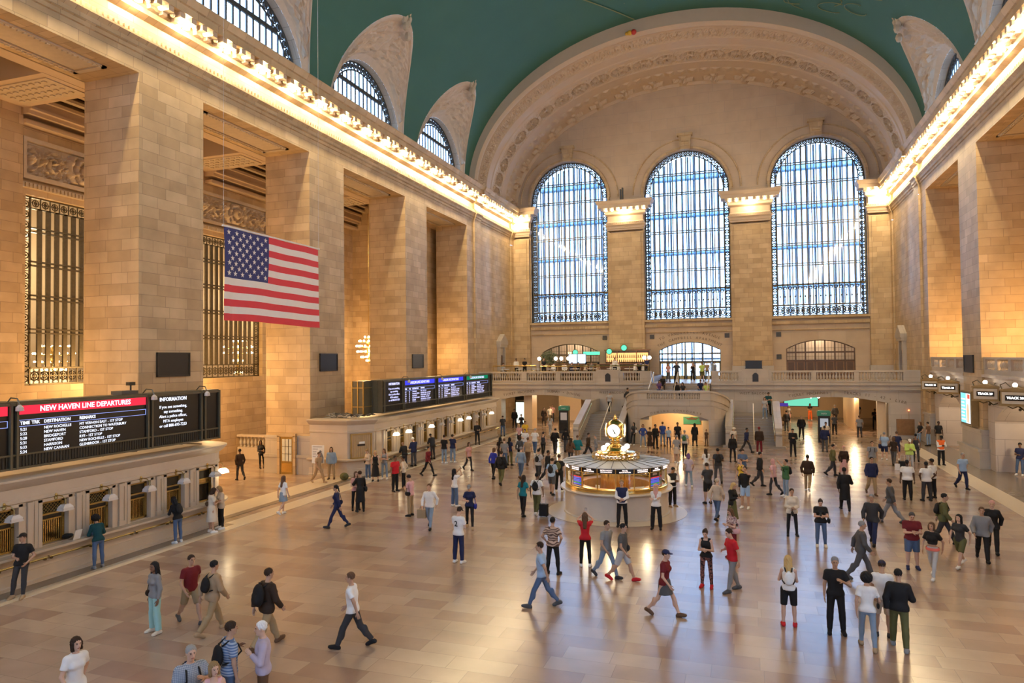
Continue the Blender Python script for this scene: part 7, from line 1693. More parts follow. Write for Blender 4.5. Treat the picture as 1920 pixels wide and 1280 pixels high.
P('e14',-7.62,35.76,0.0,165,'stroll','f',1.7,'s2','bob','brown','long','cobalt','leggings','black','black','woman in a cobalt blue blouse and black leggings walking away')
P('e15',-6.5,33.92,0.0,175,'walk2','m',1.78,'s2','short','dbrown','jacket','black','trousers','olive','black','man in black with a black backpack walking away beside the cobalt blouse')
P('e16',-8.86,40.32,0.0,170,'relax','f',1.72,'s2','long','black','tee','dbrown','jeans','char','black','woman in dark brown, left of the group near the far office end')
P('e17',-8.33,39.6,0.0,190,'relax','m',1.72,'s1','short','brown','tee','grey','jeans','denim','white','man in grey and jeans in the middle of the group near the far office end')
P('e18',-8.29,40.47,0.0,170,'relax','f',1.7,'s2','long','black','tee','navy','trousers','olive','black','black-haired woman in navy with a blue bag, right of the far office end group')
P('f1',-3.3,27.64,0.0,170,'stroll','f',1.7,'s2','long','dbrown','tee','teal','leggings','black','black','woman in a bright teal top and black leggings walking away')
P('f2',-2.77,27.89,0.0,175,'walk2','m',1.76,'s3','short','black','tee','white','trousers','olive','white','man in a white tee with a black backpack pulling a black case')
P('f3',-6.11,36.0,0.0,170,'walk2','m',1.74,'s1','thin','grey','long','ldenim','jeans','denim','brown','man in a pale denim shirt and jeans walking away')
P('f4',-4.96,35.47,0.0,170,'walk2','m',1.74,'s2','short','black','tee','lgrey','trousers','char','white','man in light grey with small black backpack, leftmost of three beside the booth')
P('f5',-3.35,32.32,0.0,175,'stroll','m',1.76,'s2','short','dbrown','tee','sky','shorts','dgrey','black','man in a pale blue tee and grey shorts with black backpack beside the booth')
P('f6',-3.18,33.06,0.0,180,'relax','m',1.82,'s2','short','dbrown','tee','black','trousers','black','white','man in black with an olive green backpack left of the booth')
P('f7',-4.49,35.59,0.0,90,'walk','m',1.72,'s3','short','black','jacket','black','trousers','char','black','dark figure walking right behind the backpackers left of the booth')
P('f8',-6.98,46.23,0.0,175,'stroll','m',1.74,'s2','short','black','jacket','black','trousers','char','black','man in a bulky black jacket walking away before the left arch')
P('f9',-6.4,46.94,0.0,175,'walk2','f',1.72,'s3','curly','black','long','black','trousers','dgrey','black','person with a big black hairdo walking away before the left arch')
P('f10',-4.48,42.37,0.0,190,'stroll','m',1.74,'s2','short','brown','jacket','teal','trousers','tan','brown','person in a teal jacket behind the booth, left side')
P('f11',-4.69,41.43,0.0,175,'stroll','f',1.68,'s2','long','dbrown','jacket','brown','jeans','char','brown','long-haired person in a brown jacket behind the booth, left side')
P('f12',-4.24,44.33,0.0,80,'walk','m',1.74,'s2','short','dbrown','long','dbrown','trousers','char','black','person in dark brown walking right behind the booth, nearer the left stair')
P('f13',-3.55,43.55,0.0,-80,'walk2','f',1.68,'s1','short','grey','long','grey','trousers','grey','white','grey-haired person in grey behind the booth below the left stair')
P('g1',-8.88,45.47,0.0,5,'stroll','m',1.74,'s1','short','brown','tee','white','jeans','ldenim','white','person in a white tee in the crowd under the left arch, left one of two')
P('g2',-8.17,45.38,0.0,170,'stroll','m',1.8,'s1','short','silver','tee','white','jeans','denim','white','silver-haired person in a white tee in the crowd under the left arch')
P('g3',-7.96,41.46,0.0,175,'walk2','f',1.68,'s2','bob','dbrown','long','dgrey','leggings','char','black','person in dark grey in the crowd before the left arch, leftmost')
P('g4',-7.15,40.56,0.0,175,'walk2','m',1.72,'s2','short','brown','tee','tan','trousers','brown','brown','person in tan and brown in the crowd before the left arch')
P('g5',-7.35,44.6,0.0,175,'walk2','f',1.64,'s2','bun','black','tank','char','leggings','black','black','woman in charcoal with a bag at the right of the crowd before the left arch')
P('g6',-15.3,62.28,0.0,10,'relax','m',1.78,'s3','short','black','jacket','black','trousers','black','black','guard in a black suit standing under the left arch')
P('g7',-13.22,57.99,0.0,10,'stroll','f',1.7,'s2','short','dbrown','tee','black','trousers','char','black','person in a black tee farther back under the left arch')
P('g8',-10.63,49.5,0.0,0,'stroll','f',1.66,'s1','long','blond','tee','rose','shorts','black','white','blonde person in rose in the crowd under the left arch')
P('g9',-10.8,51.48,0.0,20,'stroll','m',1.72,'s2','short','dbrown','tee','yellow','trousers','khaki','tan','person in a mustard top in the crowd under the left arch')
P('g10',-13.32,65.39,0.0,20,'walk2','f',1.72,'s2','long','dbrown','coat','dbrown','leggings','black','black','woman in a dark brown coat deep under the left arch')
P('g11',-13.2,67.11,0.0,170,'walk2','m',1.74,'s1','short','brown','tee','cream','trousers','beige','white','man in cream deep under the left arch')
P('g12',-13.57,69.42,0.0,10,'walk2','m',1.76,'s2','short','brown','tee','rose','trousers','char','black','person in a rose tee farthest under the left arch')
P('g13',-10.42,57.34,0.0,175,'walk2','f',1.7,'s1','long','dblond','tee','lgrey','trousers','lgrey','white','woman all in light grey walking under the left arch')
P('g14',-10.21,60.51,0.0,175,'relax','m',1.8,'s1','thin','silver','coat','black','trousers','black','black','silver-haired man in a long black coat before the left kiosk')
P('h1',-5.64,59.2,1.9,170,'walk2','m',1.74,'s2','short','grey','tee','lgrey','trousers','char','black','man in a light grey shirt on the left stair landing')
P('h2',-3.81,57.3,2.37,120,'walk','m',1.72,'s2','short','dbrown','jacket','char','trousers','char','black','dark figure climbing from the left landing to the middle platform')
P('h3',7.13,58.3,1.9,10,'phone','m',1.78,'s2','short','black','tee','dteal','trousers','black','black','man in dark teal taking a picture on the right stair landing')
P('h4',6.82,56.65,1.745,-10,'relax','f',1.62,'s1','bob','dbrown','tee','lgrey','jeans','ldenim','white','woman in pale grey and light jeans on the top steps of the right stair')
P('i1',-1.18,64.0,4.3,10,'relax','f',1.68,'s2','long','brown','tee','rose','jeans','dgrey','black','woman in rose before the middle doors, leftmost')
P('i2',-0.17,61.3,4.3,5,'hips','m',1.82,'s2','bald','black','tee','char','trousers','black','black','bald man in charcoal at the top of the middle steps')
P('i3',0.94,64.5,4.3,0,'raise1','f',1.7,'s1','bun','dblond','tank','black','trousers','black','white','woman in black raising a hand before the middle doors')
P('i4',1.7,65.0,4.3,170,'relax','m',1.74,'s1','short','brown','tee','lime','shorts','olive','grey','man in a lime green tee before the middle doors')
P('i5',1.97,68.5,4.3,10,'stand','m',1.74,'s2','short','brown','tee','tan','jeans','char','black','man in tan right of the lime tee before the middle doors')
P('i6',2.66,69.5,4.3,-60,'stand','m',1.74,'s2','short','brown','tee','grey','jeans','denim','black','man in grey at the right edge of the middle doors')
P('j1',-1.38,58.58,3.355,20,'sit','f',1.66,'s2','long','black','tee','purple','jeans','denim','black','woman in purple sitting on the left of the upper steps')
P('j2',-1.13,59.42,3.68,0,'sit','m',1.7,'s3','short','black','tee','black','jeans','char','black','man in black sitting on the left of the upper steps, higher one')
P('j3',0.09,58.16,3.192,10,'sit','m',1.7,'s3','short','black','hoodie','black','jeans','black','black','person in a black hoodie sitting in the middle of the upper steps')
P('j4',0.62,58.2,3.19,-10,'sit','f',1.66,'s2','long','black','tee','char','jeans','black','white','person in charcoal sitting in the middle of the upper steps, right one')
P('j5',1.92,58.58,3.355,20,'sit','m',1.7,'s2','short','dbrown','tee','navy','jeans','denim','white','man in navy sitting on the right of the upper steps')
P('j6',2.49,58.16,3.192,-30,'sit','m',1.68,'s2','short','brown','tee','lime','jeans','denim','white','person in lime sitting at the right end of the upper steps')
P('k1',-2.53,52.16,0.0,-20,'lean','f',1.68,'s2','long','black','tee','char','leggings','black','white','woman with a white bag leaning at the left end of the low arch')
P('k2',-1.67,51.1,0.0,0,'hips','f',1.66,'s2','bob','brown','long','blue','jeans','ldenim','white','woman in a blue shirt and light jeans by the low arch')
P('k3',-0.81,48.36,0.0,150,'relax','f',1.72,'s2','short','brown','dress','dbrown','','','brown','person in a long dark brown dress left of the low arch centre')
P('k4',-0.74,50.71,0.0,40,'relax','m',1.7,'s3','short','black','long','black','trousers','black','black','person in black sitting low beside the dark brown dress')
P('k5',-0.37,52.05,0.0,170,'stand','m',1.76,'s1','short','brown','tee','blue','jeans','ldenim','brown','man in a blue shirt with a dark red shoulder bag under the low arch')
P('k6',0.11,51.54,0.0,20,'relax','k',1.45,'s2','short','dbrown','tee','sky','jeans','navy','black','child in pale blue under the low arch')
P('k7',1.4,43.92,0.0,175,'stroll','f',1.74,'s2','short','grey','tee','stripegrey','skirt','beige','white','woman in a striped tee and beige skirt walking to the low arch')
P('k8',1.64,46.86,0.0,175,'walk2','m',1.74,'s1','short','silver','tee','lgrey','trousers','black','black','silver-haired man with a green backpack walking to the low arch')
P('k9',0.74,51.7,0.0,10,'stand','m',1.78,'s3','short','black','tee','black','trousers','black','black','man in a black tee standing before the green poster')
P('k10',1.88,52.61,0.0,170,'relax','f',1.66,'s2','long','black','coat','black','leggings','black','black','black-haired woman in a black coat at the right of the low arch')
P('k11',2.69,52.81,0.0,-30,'relax','k',1.2,'s2','short','brown','tee','brown','jeans','brown','brown','small child in brown at the right end of the low arch')
P('l1',4.63,50.59,0.0,10,'stroll','f',1.66,'s1','hat','cream','tee','cream','trousers','beige','white','woman in cream with a straw hat at the foot of the right stair')
P('l2',4.67,45.23,0.0,20,'relax','f',1.72,'s2','long','black','jacket','black','leggings','black','black','long-haired woman in a black jacket before the right stair')
P('l3',5.47,49.96,0.0,60,'walk','m',1.72,'s3','short','black','long','navy','jeans','char','black','dark figure walking right before the right stair')
P('l4',6.29,49.62,0.0,175,'stand','m',1.78,'s3','short','maroon','jacket','dbrown','trousers','maroon','white','person in maroon trousers and brown jacket at the foot of the right stair')
P('m1',0.95,26.97,0.0,8,'clasp','m',1.8,'s1','short','dblond','long','white','trousers','black','black','man in a white shirt and dark waistcoat standing before the booth',over=('vest', 'navy'))
P('m2',2.26,26.92,0.0,0,'cross','f',1.72,'s1','scarf','rose','long','white','wide','black','black','woman in a white blouse, rose scarf and wide black trousers before the booth')
P('m3',2.44,31.11,0.0,40,'phone','m',1.74,'s3','short','black','long','white','trousers','black','tan','staff member in a white shirt and dark waistcoat at the right side of the booth',over=('vest', 'black'))
P('m4',1.08,34.65,0.0,0,'clasp','m',1.78,'s3','bald','black','long','white','trousers','black','black','man in a white shirt just behind the right of the booth roof')
P('n1',2.75,36.02,0.0,-170,'walk','f',1.74,'s2','bob','purple','tee','lav','jeans','ldenim','white','person in lavender and pale jeans with a brown bag right of the booth')
P('n2',3.88,32.22,0.0,-150,'phone','m',1.8,'s2','short','dbrown','tee','char','shorts','black','black','man in charcoal tee and black shorts taking a picture right of the booth')
P('n3',4.11,37.63,0.0,-170,'stroll','m',1.8,'s3','short','black','tee','char','trousers','dgrey','black','tall man in charcoal with a dark backpack right of the booth')
P('n4',3.48,38.28,0.0,-160,'phone','f',1.66,'s2','long','dbrown','tee','white','trousers','lgrey','white','long-haired woman in white behind the man in black shorts')
P('n5',4.39,29.17,0.0,160,'walk','f',1.7,'s1','short','beige','hoodie','beige','jeans','denim','black','person in a beige hoodie and jeans walking away')
P('n6',5.0,28.33,0.0,60,'phone','f',1.66,'s1','long','blond','jacket','black','longskirt','olive','black','blonde woman in a black jacket and long olive skirt using a phone')
P('n7',5.46,31.64,0.0,-20,'raise1','m',1.78,'s2','short','black','long','black','shorts','sky','white','bearded man in a black top and pale blue shorts taking a picture')
P('n8',5.28,34.61,0.0,-40,'walk2','f',1.72,'s1','short','brown','tank','yellow','shorts','black','white','person in a yellow tank top with backpack behind the man in blue shorts')
P('n9',5.31,37.96,0.0,10,'phone','m',1.76,'s1','short','dbrown','tee','denim','jeans','denim','black','man in a blue tee behind the yellow tank top')
P('n10',5.09,23.78,0.0,-50,'phone','f',1.62,'s1','long','brown','tee','floral','leggings','maroon','maroon','woman in a floral blouse with a pink bag behind the red tee')
P('o1',5.16,20.45,0.0,-60,'stroll','m',1.76,'s1','short','dbrown','tee','red','jeans','grey','dgrey','man in a bright red tee and grey jeans')
P('o2',4.45,20.57,0.0,-10,'phone','f',1.66,'s1','bun','dbrown','tank','black','leggings','printleg','red','woman in a black tank top, patterned leggings and red shoes')
P('o3',3.57,18.03,0.0,75,'walk','f',1.72,'s1','cap','navy','tee','maroon','skirt','dgrey','brown','person in a dark skirt and brown shoes walking right, middle of the floor')
P('o4',-0.04,20.49,0.0,175,'hips','g',1.7,'s2','bun','black','tee','zebra','leggings','black','black','woman in a zebra-print top and black leggings with hands on hips')
P('o5',0.73,21.51,0.0,-170,'raise','f',1.68,'s1','long','brown','tee','red','jeans','black','white','long-haired woman in red raising a phone to the clock')
P('o6',1.56,20.65,0.0,60,'walk','m',1.74,'s2','short','dbrown','tee','grey','jeans','ldenim','char','man in a grey tee and jeans walking in front of the booth')
P('o7',2.07,20.49,0.0,80,'walk','m',1.72,'s2','short','black','tee','dgrey','shorts','lgrey','red','person in pale shorts and red shoes with a dark bag before the booth')
P('o8',0.43,17.7,0.0,-80,'walk','m',1.76,'s2','short','dbrown','tee','sky','jeans','denim','dgrey','man in pale blue and jeans walking left below the zebra-print top')
P('p1',6.13,37.11,0.0,90,'walk2','m',1.74,'s2','short','black','jacket','black','trousers','char','black','dark figure crossing right of the man in blue shorts')
P('p2',6.71,35.01,0.0,-120,'walk2','f',1.7,'s1','bob','rose','tee','pink','leggings','char','black','person in pink and charcoal left of the green jacket')
P('p3',7.23,34.64,0.0,-70,'raise1','m',1.74,'s2','short','black','jacket','green','jeans','ldenim','white','man in a green jacket with a dark backpack filming')
P('p4',8.3,36.41,0.0,165,'walk2','m',1.76,'s3','short','black','jacket','dbrown','trousers','khaki','white','man in a dark brown jacket and khakis walking away')
P('p5',8.34,48.84,0.0,0,'phone','m',1.8,'s2','short','black','jacket','black','trousers','black','black','man in a black suit holding papers right of the right stair')
P('p6',9.56,59.32,0.0,0,'walk2','m',1.82,'s1','thin','dblond','long','white','trousers','black','black','man in an open black suit and white shirt walking out of the right arch',over=('jacket', 'black'))
P('p7',8.73,64.88,0.0,175,'carry','m',1.8,'s2','short','black','jacket','char','trousers','dgrey','black','man in a charcoal suit with a brown case walking into the right arch')
P('p8',10.5,51.52,0.0,175,'stroll','m',1.78,'s3','short','black','jacket','navy','trousers','dgrey','black','man in a navy suit from behind before the right kiosk')
P('p9',10.89,54.85,0.0,0,'stroll','m',1.76,'s2','short','dbrown','tee','cream','trousers','khaki','brown','man in cream half hidden by the navy suit')
P('p10',12.3,62.7,0.0,175,'walk2','f',1.74,'s2','short','dbrown','tee','dgrey','trousers','black','black','person in dark grey and black right of the right kiosk')
P('p11',13.45,72.94,0.0,175,'walk2','m',1.8,'s2','short','grey','jacket','dgrey','trousers','char','black','grey-haired man in a grey jacket deep under the right arch')
P('p12',13.94,61.12,0.0,175,'walk2','m',1.74,'s2','short','brown','tee','grey','trousers','char','black','man in a grey tee walking under the right arch, right part')
P('p13',15.81,75.73,0.0,175,'walk2','m',1.76,'s2','short','black','tee','blue','jeans','navy','black','person in blue with a blue backpack deep under the right arch')
P('p14',16.25,68.93,0.0,-10,'hug','m',1.74,'s3','short','black','tee','black','trousers','black','black','man in black holding a pale bag at the right of the right arch')
P('p15',9.33,73.17,0.0,10,'walk2','f',1.66,'s1','long','brown','tee','lgrey','shorts','rose','white','woman in light grey with a dark bag deep under the right arch, left part')
P('p16',11.48,76.0,0.0,5,'phone','f',1.72,'s2','long','black','crop','black','wide','orange','white','woman in a black top and orange trousers before the green advert')
P('q1',9.93,41.41,0.0,90,'walk2','m',1.72,'s2','short','black','jacket','olive','trousers','char','black','dark figure crossing before the right arch')
P('q2',10.43,41.02,0.0,10,'walk2','f',1.7,'s1','short','rose','jacket','dbrown','longskirt','rose','black','person in a dark jacket and rose skirt left of the grey polo man')
P('q3',9.45,32.46,0.0,180,'stroll','m',1.8,'s4','short','black','coat','black','trousers','black','black','man in a long black coat walking away')
P('q4',12.02,42.51,0.0,0,'stand','m',1.8,'s2','short','dbrown','polo','grey','trousers','khaki','brown','man in a grey polo with dark backpack straps facing the viewer')
P('q5',11.04,36.23,0.0,10,'walk2','m',1.78,'s2','short','black','jacket','navy','trousers','khaki','brown','man in a navy jacket and khakis in front of the grey polo man')
P('q6',13.61,48.5,0.0,170,'stroll','m',1.74,'s1','short','grey','tee','sky','shorts','navy','white','man in a pale blue shirt pushing a dark load before the track gates')
P('q7',14.33,48.69,0.0,165,'stroll','m',1.78,'s2','short','brown','tee','navy','shorts','navy','white','man in a navy tee and shorts before the track gates')
P('q8',13.73,46.3,0.0,150,'carry','f',1.7,'s2','bob','brown','tee','dbrown','trousers','dgrey','black','person in dark brown carrying a rolled bundle')
P('q9',14.28,44.82,0.0,0,'phone','m',1.74,'s2','cap','white','jacket','lime','trousers','lgrey','black','man in a lime yellow jacket and white cap with a wheeled case')
P('q10',15.24,48.01,0.0,170,'walk2','f',1.72,'s3','bun','black','tank','char','trousers','char','black','woman in charcoal walking toward the gates')
P('q11',16.34,46.99,0.0,10,'phone','m',1.76,'s4','cap','black','vest','orange','trousers','black','black','worker in an orange safety vest over a white shirt',over=('long', 'white'))
P('q12',12.37,35.46,0.0,175,'stand','h',1.78,'s4','short','black','tee','white','trousers','black','black','heavy man in a white uniform shirt seen from behind')
P('q13',13.12,35.43,0.0,-165,'hips','h',1.74,'s4','short','black','tee','white','trousers','char','black','uniformed person in white with dark cap, front one of the right pair')
P('q14',13.51,36.16,0.0,-140,'stand','m',1.78,'s3','cap','black','tee','white','trousers','black','black','uniformed person in white with dark cap, rear one of the right pair')
P('q15',15.41,38.95,0.0,20,'walk2','m',1.76,'s2','short','grey','polo','sky','trousers','navy','black','man in a pale blue shirt walking before the right pier')
P('q16',17.35,57.35,0.0,-60,'lean','f',1.66,'s1','long','brown','tee','black','jeans','ldenim','white','woman in black and pale jeans leaning at the gate pier')
P('q17',18.4,56.6,0.0,10,'relax','m',1.76,'s4','short','black','tee','black','trousers','tan','black','man in a black tee standing in the far track gate')
P('q18',19.41,44.2,0.0,-30,'lean','m',1.74,'s3','cap','black','tee','navy','jeans','denim','white','man in navy with black cap leaning at the right edge of the photo')
P('r1',10.84,30.48,0.0,-110,'walk','m',1.76,'s2','short','dbrown','jacket','dgrey','trousers','grey','dgrey','man in a dark grey jacket striding left behind the uniformed group')
P('r2',9.65,26.89,0.0,-20,'walk','m',1.78,'s2','short','grey','long','lgrey','trousers','navy','black','man in a dark open suit striding to the viewer, middle right',over=('jacket', 'char'))
P('r3',7.93,26.03,0.0,0,'phone','g',1.64,'s1','bun','dbrown','tee','black','jeans','denim','cream','woman in a black blouse and jeans looking at her phone with a dark bag')
P('r4',7.09,27.34,0.0,5,'clasp','f',1.7,'s2','short','dbrown','tee','black','leggings','black','black','woman in a cream cardigan over black holding a black handbag',over=('jacket', 'cream'))
P('r5',10.32,24.16,0.0,0,'phone','h',1.74,'s1','short','dgrey','tee','maroon','shorts','denim','navy','man in a maroon tee and denim shorts looking down at his hands')
P('r6',10.7,23.36,0.0,-30,'walk','f',1.68,'s2','bob','brown','crop','black','leggings','lgrey','white','woman in a black crop top and light leggings with a coral waist bag')
P('r7',11.95,27.57,0.0,80,'walk','m',1.8,'s2','short','black','jacket','olive','trousers','char','black','man in an olive jacket with a dark backpack striding right')
P('r8',11.76,24.82,0.0,-40,'walk','f',1.66,'s1','long','black','tee','char','shorts','olive','white','woman in charcoal and olive shorts with white shoes')
P('r9',12.61,25.79,0.0,-10,'walk','m',1.74,'s2','short','brown','jacket','grey','trousers','black','black','person in a grey jacket and black trousers, left of the pair at the right')
P('r10',13.21,26.91,0.0,-15,'walk','f',1.76,'s1','short','rose','jacket','black','trousers','black','black','taller person in a black jacket, right of the pair at the right')
P('s1',6.51,18.24,0.0,180,'phone','f',1.68,'s1','long','blond','tank','white','shorts','black','red','blonde woman from behind in white with black shorts and red shoes')
P('s2',7.53,18.08,0.0,0,'strap','m',1.78,'s2','thin','grey','polo','black','trousers','black','black','grey-haired man all in black walking to the viewer')
P('s3',8.1,17.38,0.0,175,'stroll','f',1.66,'s2','curly','black','tee','white','jeans','ldenim','tan','woman with a mass of black hair in a white top and pale jeans')
P('s4',8.54,18.2,0.0,170,'phone','m',1.74,'s2','cap','navy','tee','white','shorts','beige','char','man with a navy cap, white tee and pale shorts behind the dark-haired woman')
P('s5',8.76,17.55,0.0,170,'stroll','m',1.76,'s2','short','black','hoodie','black','trousers','olive','grey','man in a black hoodie and olive trousers walking away, lower right')
P('s6',8.7,22.65,0.0,95,'walk','m',1.74,'s2','short','grey','jacket','dgrey','trousers','dgrey','dgrey','man in dark grey striding right behind the man all in black')
P('s7',17.75,56.6,0.0,-130,'relax','m',1.7,'s2','short','dbrown','tee','brown','jeans','ldenim','black','man in brown behind the woman leaning at the gate pier')
# ------------------------------------------------------------------ restaurant guests, bags and belongings
st = MB(); st.lathe([(0.20, 0), (0.03, 0.03), (0.03, 0.42), (0.17, 0.45), (0.17, 0.50)], n=10); STOOL = st.mesh('stool', 'dark_wood')
DINERS = [(-16.74, 62.9, 'lgrey', 'short', 's2', 'diner in light grey seated farthest left in the balcony restaurant'), (-14.98, 62.0, 'white', 'short', 's3', 'waiter in white standing left of the globe lamps behind the railing'), (-14.11, 61.9, 'black', 'short', 's2', 'waiter in black waistcoat standing behind the railing, left part'), (-12.33, 62.2, 'black', 'long', 's2', 'standing woman in black by the potted tree'),
 (-11.7, 62.9, 'white', 'short', 's1', 'diner in white seated right of the potted tree'), (-11.0, 64.6, 'white', 'short', 's2', 'guest in white at the bar below the left globe lamps'), (-10.45, 64.9, 'navy', 'short', 's2', 'guest in navy at the bar, second from its left end'), (-9.83, 65.4, 'black', 'bob', 's2', 'guest in black at the bar, third from its left end'), (-9.18, 65.5, 'beige', 'long', 's1', 'guest in beige at the bar, fourth from its left end'), (-8.55, 65.5, 'grey', 'short', 's2', 'guest in grey at the bar, fifth from its left end'), (-7.92, 65.2, 'tan', 'bob', 's1', 'guest in tan at the bar, sixth from its left end'),
 (-6.41, 64.8, 'white', 'short', 's2', 'guest in white before the back bar, left one'), (-5.89, 64.4, 'white', 'bald', 's1', 'bald guest in white before the back bar'), (-5.8, 62.8, 'white', 'short', 's3', 'waiter in white standing right of the left pedestal'), (-4.3, 65.0, 'white', 'short', 's2', 'guest in white left of the twin globe lamps'), (-3.89, 64.6, 'black', 'short', 's2', 'guest in black left of the twin globe lamps'), (-3.46, 64.3, 'white', 'bob', 's1', 'guest in white nearest the twin globe lamps'), (-2.89, 62.6, 'navy', 'short', 's2', 'waiter in navy at the right end of the restaurant')]
for i, (x, y, c, h, s_, lb) in enumerate(DINERS):
    stand = 'stand' in lb or 'waiter' in lb
    person('z%d' % i, x, y, BZ+0.5, 20 if i % 2 else 150 if not stand else -10, 'clasp' if stand else 'sit', 'f' if h in ('long', 'bob') else 'm', 1.74, s_, h, 'black' if i % 3 else 'brown', 'long' if c == 'white' else 'tee', c, 'trousers', 'black', 'black', lb)
    if not stand: tag(inst('bar_stool', STOOL, None, (x, y+0.0, BZ+0.5)), 'dark round stool under a seated restaurant guest', 'stool', 'restaurant stools')
backpack('a1', 'navy', 'dark blue backpack on the grey-haired man in plaid', 'black'); backpack('a3', 'black', 'black backpack on the man in the blue striped shirt')
backpack('b3', 'black', 'black backpack on the woman at the near counter'); backpack('c3', 'black', 'black backpack on the man in the tan jacket'); backpack('c4', 'black', 'big black backpack on the tall man in brown', s_=1.3)
backpack('e15', 'black', 'black backpack beside the cobalt blue blouse'); backpack('f2', 'black', 'black backpack on the man pulling a black case'); backpack('f4', 'black', 'small black backpack on the man in light grey', s_=0.85); backpack('f5', 'black', 'black backpack over the pale blue tee'); backpack('f6', 'olive', 'olive green backpack left of the booth')
backpack('k8', 'green', 'green backpack on the silver-haired man'); backpack('n3', 'black', 'dark backpack on the tall man in charcoal'); backpack('n8', 'char', 'backpack on the person in the yellow tank top'); backpack('p3', 'black', 'dark backpack over the green jacket'); backpack('p13', 'blue', 'blue backpack deep under the right arch'); backpack('q4', 'char', 'backpack of the grey polo man'); backpack('r7', 'black', 'dark backpack on the man in the olive jacket'); backpack('f8', 'black', 'bulky black bag on the back of the man before the left arch', s_=1.1)
backpack('s1', 'white', 'small white bag on the back of the blonde woman', 'black', 0.9)
handbag('b4', 'brown', 'brown shoulder bag on the woman in the cream dress', 1, -0.12, 0.16, False); handbag('c1', 'dbrown', 'dark handbag of the woman in mint trousers', -1, 0.02, 0.14, False); handbag('d2', 'cobalt', 'blue bag of the woman in navy', 1, 0.1, 0.17, False); handbag('d5', 'black', 'black bag of the man in pink', 1, 0.0, 0.14, False); handbag('d8', 'black', 'black shoulder bag on the long black coat', -1, 0.0, 0.19, False); handbag('d10', 'navy', 'dark bag of the woman hurrying left', -1, -0.05, 0.17, False)
handbag('e18', 'cobalt', 'blue carrier bag near the far office end', 1, 0.0, 0.13, True); handbag('g5', 'dbrown', 'brown bag right of the crowd before the left arch', 1, 0.0, 0.12, True); handbag('k1', 'white', 'white bag at the left end of the low arch', 1, -0.1, 0.16, False); handbag('k5', 'maroon', 'dark red shoulder bag under the low arch', 1, -0.05, 0.13, False); handbag('n1', 'brown', 'brown bag of the person in lavender', 1, 0.0, 0.14, False); handbag('n10', 'pink', 'pink bag of the woman in the floral blouse', 1, 0.0, 0.15, False)
handbag('p7', 'brown', 'brown case of the man in charcoal', 1, 0.02, 0.15, True); handbag('p15', 'char', 'dark bag deep under the right arch', 1, 0.0, 0.13, False); handbag('r3', 'black', 'dark bag of the woman in the black blouse', 1, 0.02, 0.15, False); handbag('r4', 'black', 'black handbag held by the woman in the cream cardigan', 1, -0.08, 0.13, True); handbag('o7', 'char', 'dark bag of the person in red shoes', 1, 0.0, 0.18, False); handbag('q8', 'brown', 'rolled brown bundle of the person before the gates', 1, -0.25, 0.2, False); handbag('e2', 'black', 'small black bag of the blonde woman in beige', -1, 0.0, 0.11, False)
handbag('p14', 'cream', 'pale bag held at the right of the right arch', 1, -0.1, 0.2, False); handbag('q6', 'navy', 'dark bundle of the man before the track gates', 1, 0.1, 0.24, False); handbag('s3', 'black', 'small black bag on the woman with a mass of black hair', -1, -0.05, 0.09, False)
for k_, lb in (('b3', 'phone lit in the hands of the woman at the near counter'), ('r3', 'phone held by the woman in the black blouse'), ('n6', 'phone held by the blonde woman in the olive skirt'), ('d3', 'phone held up by the woman in the white tee'), ('o5', 'phone raised by the long-haired woman in red'), ('n2', 'phone held by the man in black shorts'), ('s4', 'phone held by the man with the navy cap')): phone(k_, lb)
# waist bag, paper bag, cases
def boxbag(key, side, nm, c, sx, sy, sz, lb, dz=0.0, wheels=False, dx=0.34, dy=0.1):
    o_, s = PEOPLE[key]; M0 = Matrix.Translation(o_.location) @ Matrix.Rotation(o_.rotation_euler[2], 4, 'Z') @ Matrix.Scale(o_.scale[0], 4); b = MB(); b.box(-sx, sx, -sy, sy, 0.04 if wheels else 0, sz)
    q = b.build(nm, 'c_'+c); q.matrix_world = M0 @ Matrix.Translation((side*dx, dy, dz)); tag(q, lb, 'bag' if not wheels else 'suitcase'); e = MB()
    if wheels:
        for x in (-sx*0.7, sx*0.7): e.tube([(x, -0.02, 0.03), (x, 0.02, 0.03)], 0.03, 8)
        e.build('wheels', 'c_black', q); e = MB(); e.tube([(-sx*0.5, 0, sz), (-sx*0.5, 0, sz+0.35), (sx*0.5, 0, sz+0.35), (sx*0.5, 0, sz)], 0.010, 5); e.build('pull_handle', 'shade_glass', q)
    else: e.tube([(-sx*0.5, 0, sz), (-sx*0.3, 0, sz+0.12), (sx*0.3, 0, sz+0.12), (sx*0.5, 0, sz)], 0.008, 5); e.build('handle', 'c_brown', q)
boxbag('d4', -1, 'paper_bag', 'khaki', 0.17, 0.08, 0.34, 'brown paper bag carried by the man in the white shirt', 0.36); boxbag('f2', -1, 'suitcase', 'black', 0.17, 0.11, 0.52, 'black wheeled case behind the woman in teal', 0, True); boxbag('q9', -1, 'suitcase', 'black', 0.19, 0.12, 0.5, 'black wheeled case of the man in lime yellow', 0, True, 0.42, -0.25); boxbag('q9', 1, 'tote_bag', 'white', 0.13, 0.05, 0.36, 'white tote bag standing by the wheeled case', 0.0, False, 0.0 if False else -0.72, -0.42)
def counter_item(nm, lb, cat, loc, fn, m):
    b = MB(); fn(b); o = b.build(nm, m, smooth=math.radians(50)); o.location = loc; tag(o, lb, cat); return o
o = sdf_obj('backpack', None, None, None, 0, 'c_black'); o.matrix_world = Matrix.Translation((-14.47, 16.15, 1.10)) @ Matrix.Rotation(1.5, 4, 'Z') @ Matrix.Rotation(1.25, 4, 'X'); tag(o, 'black backpack lying on the near counter ledge', 'backpack')
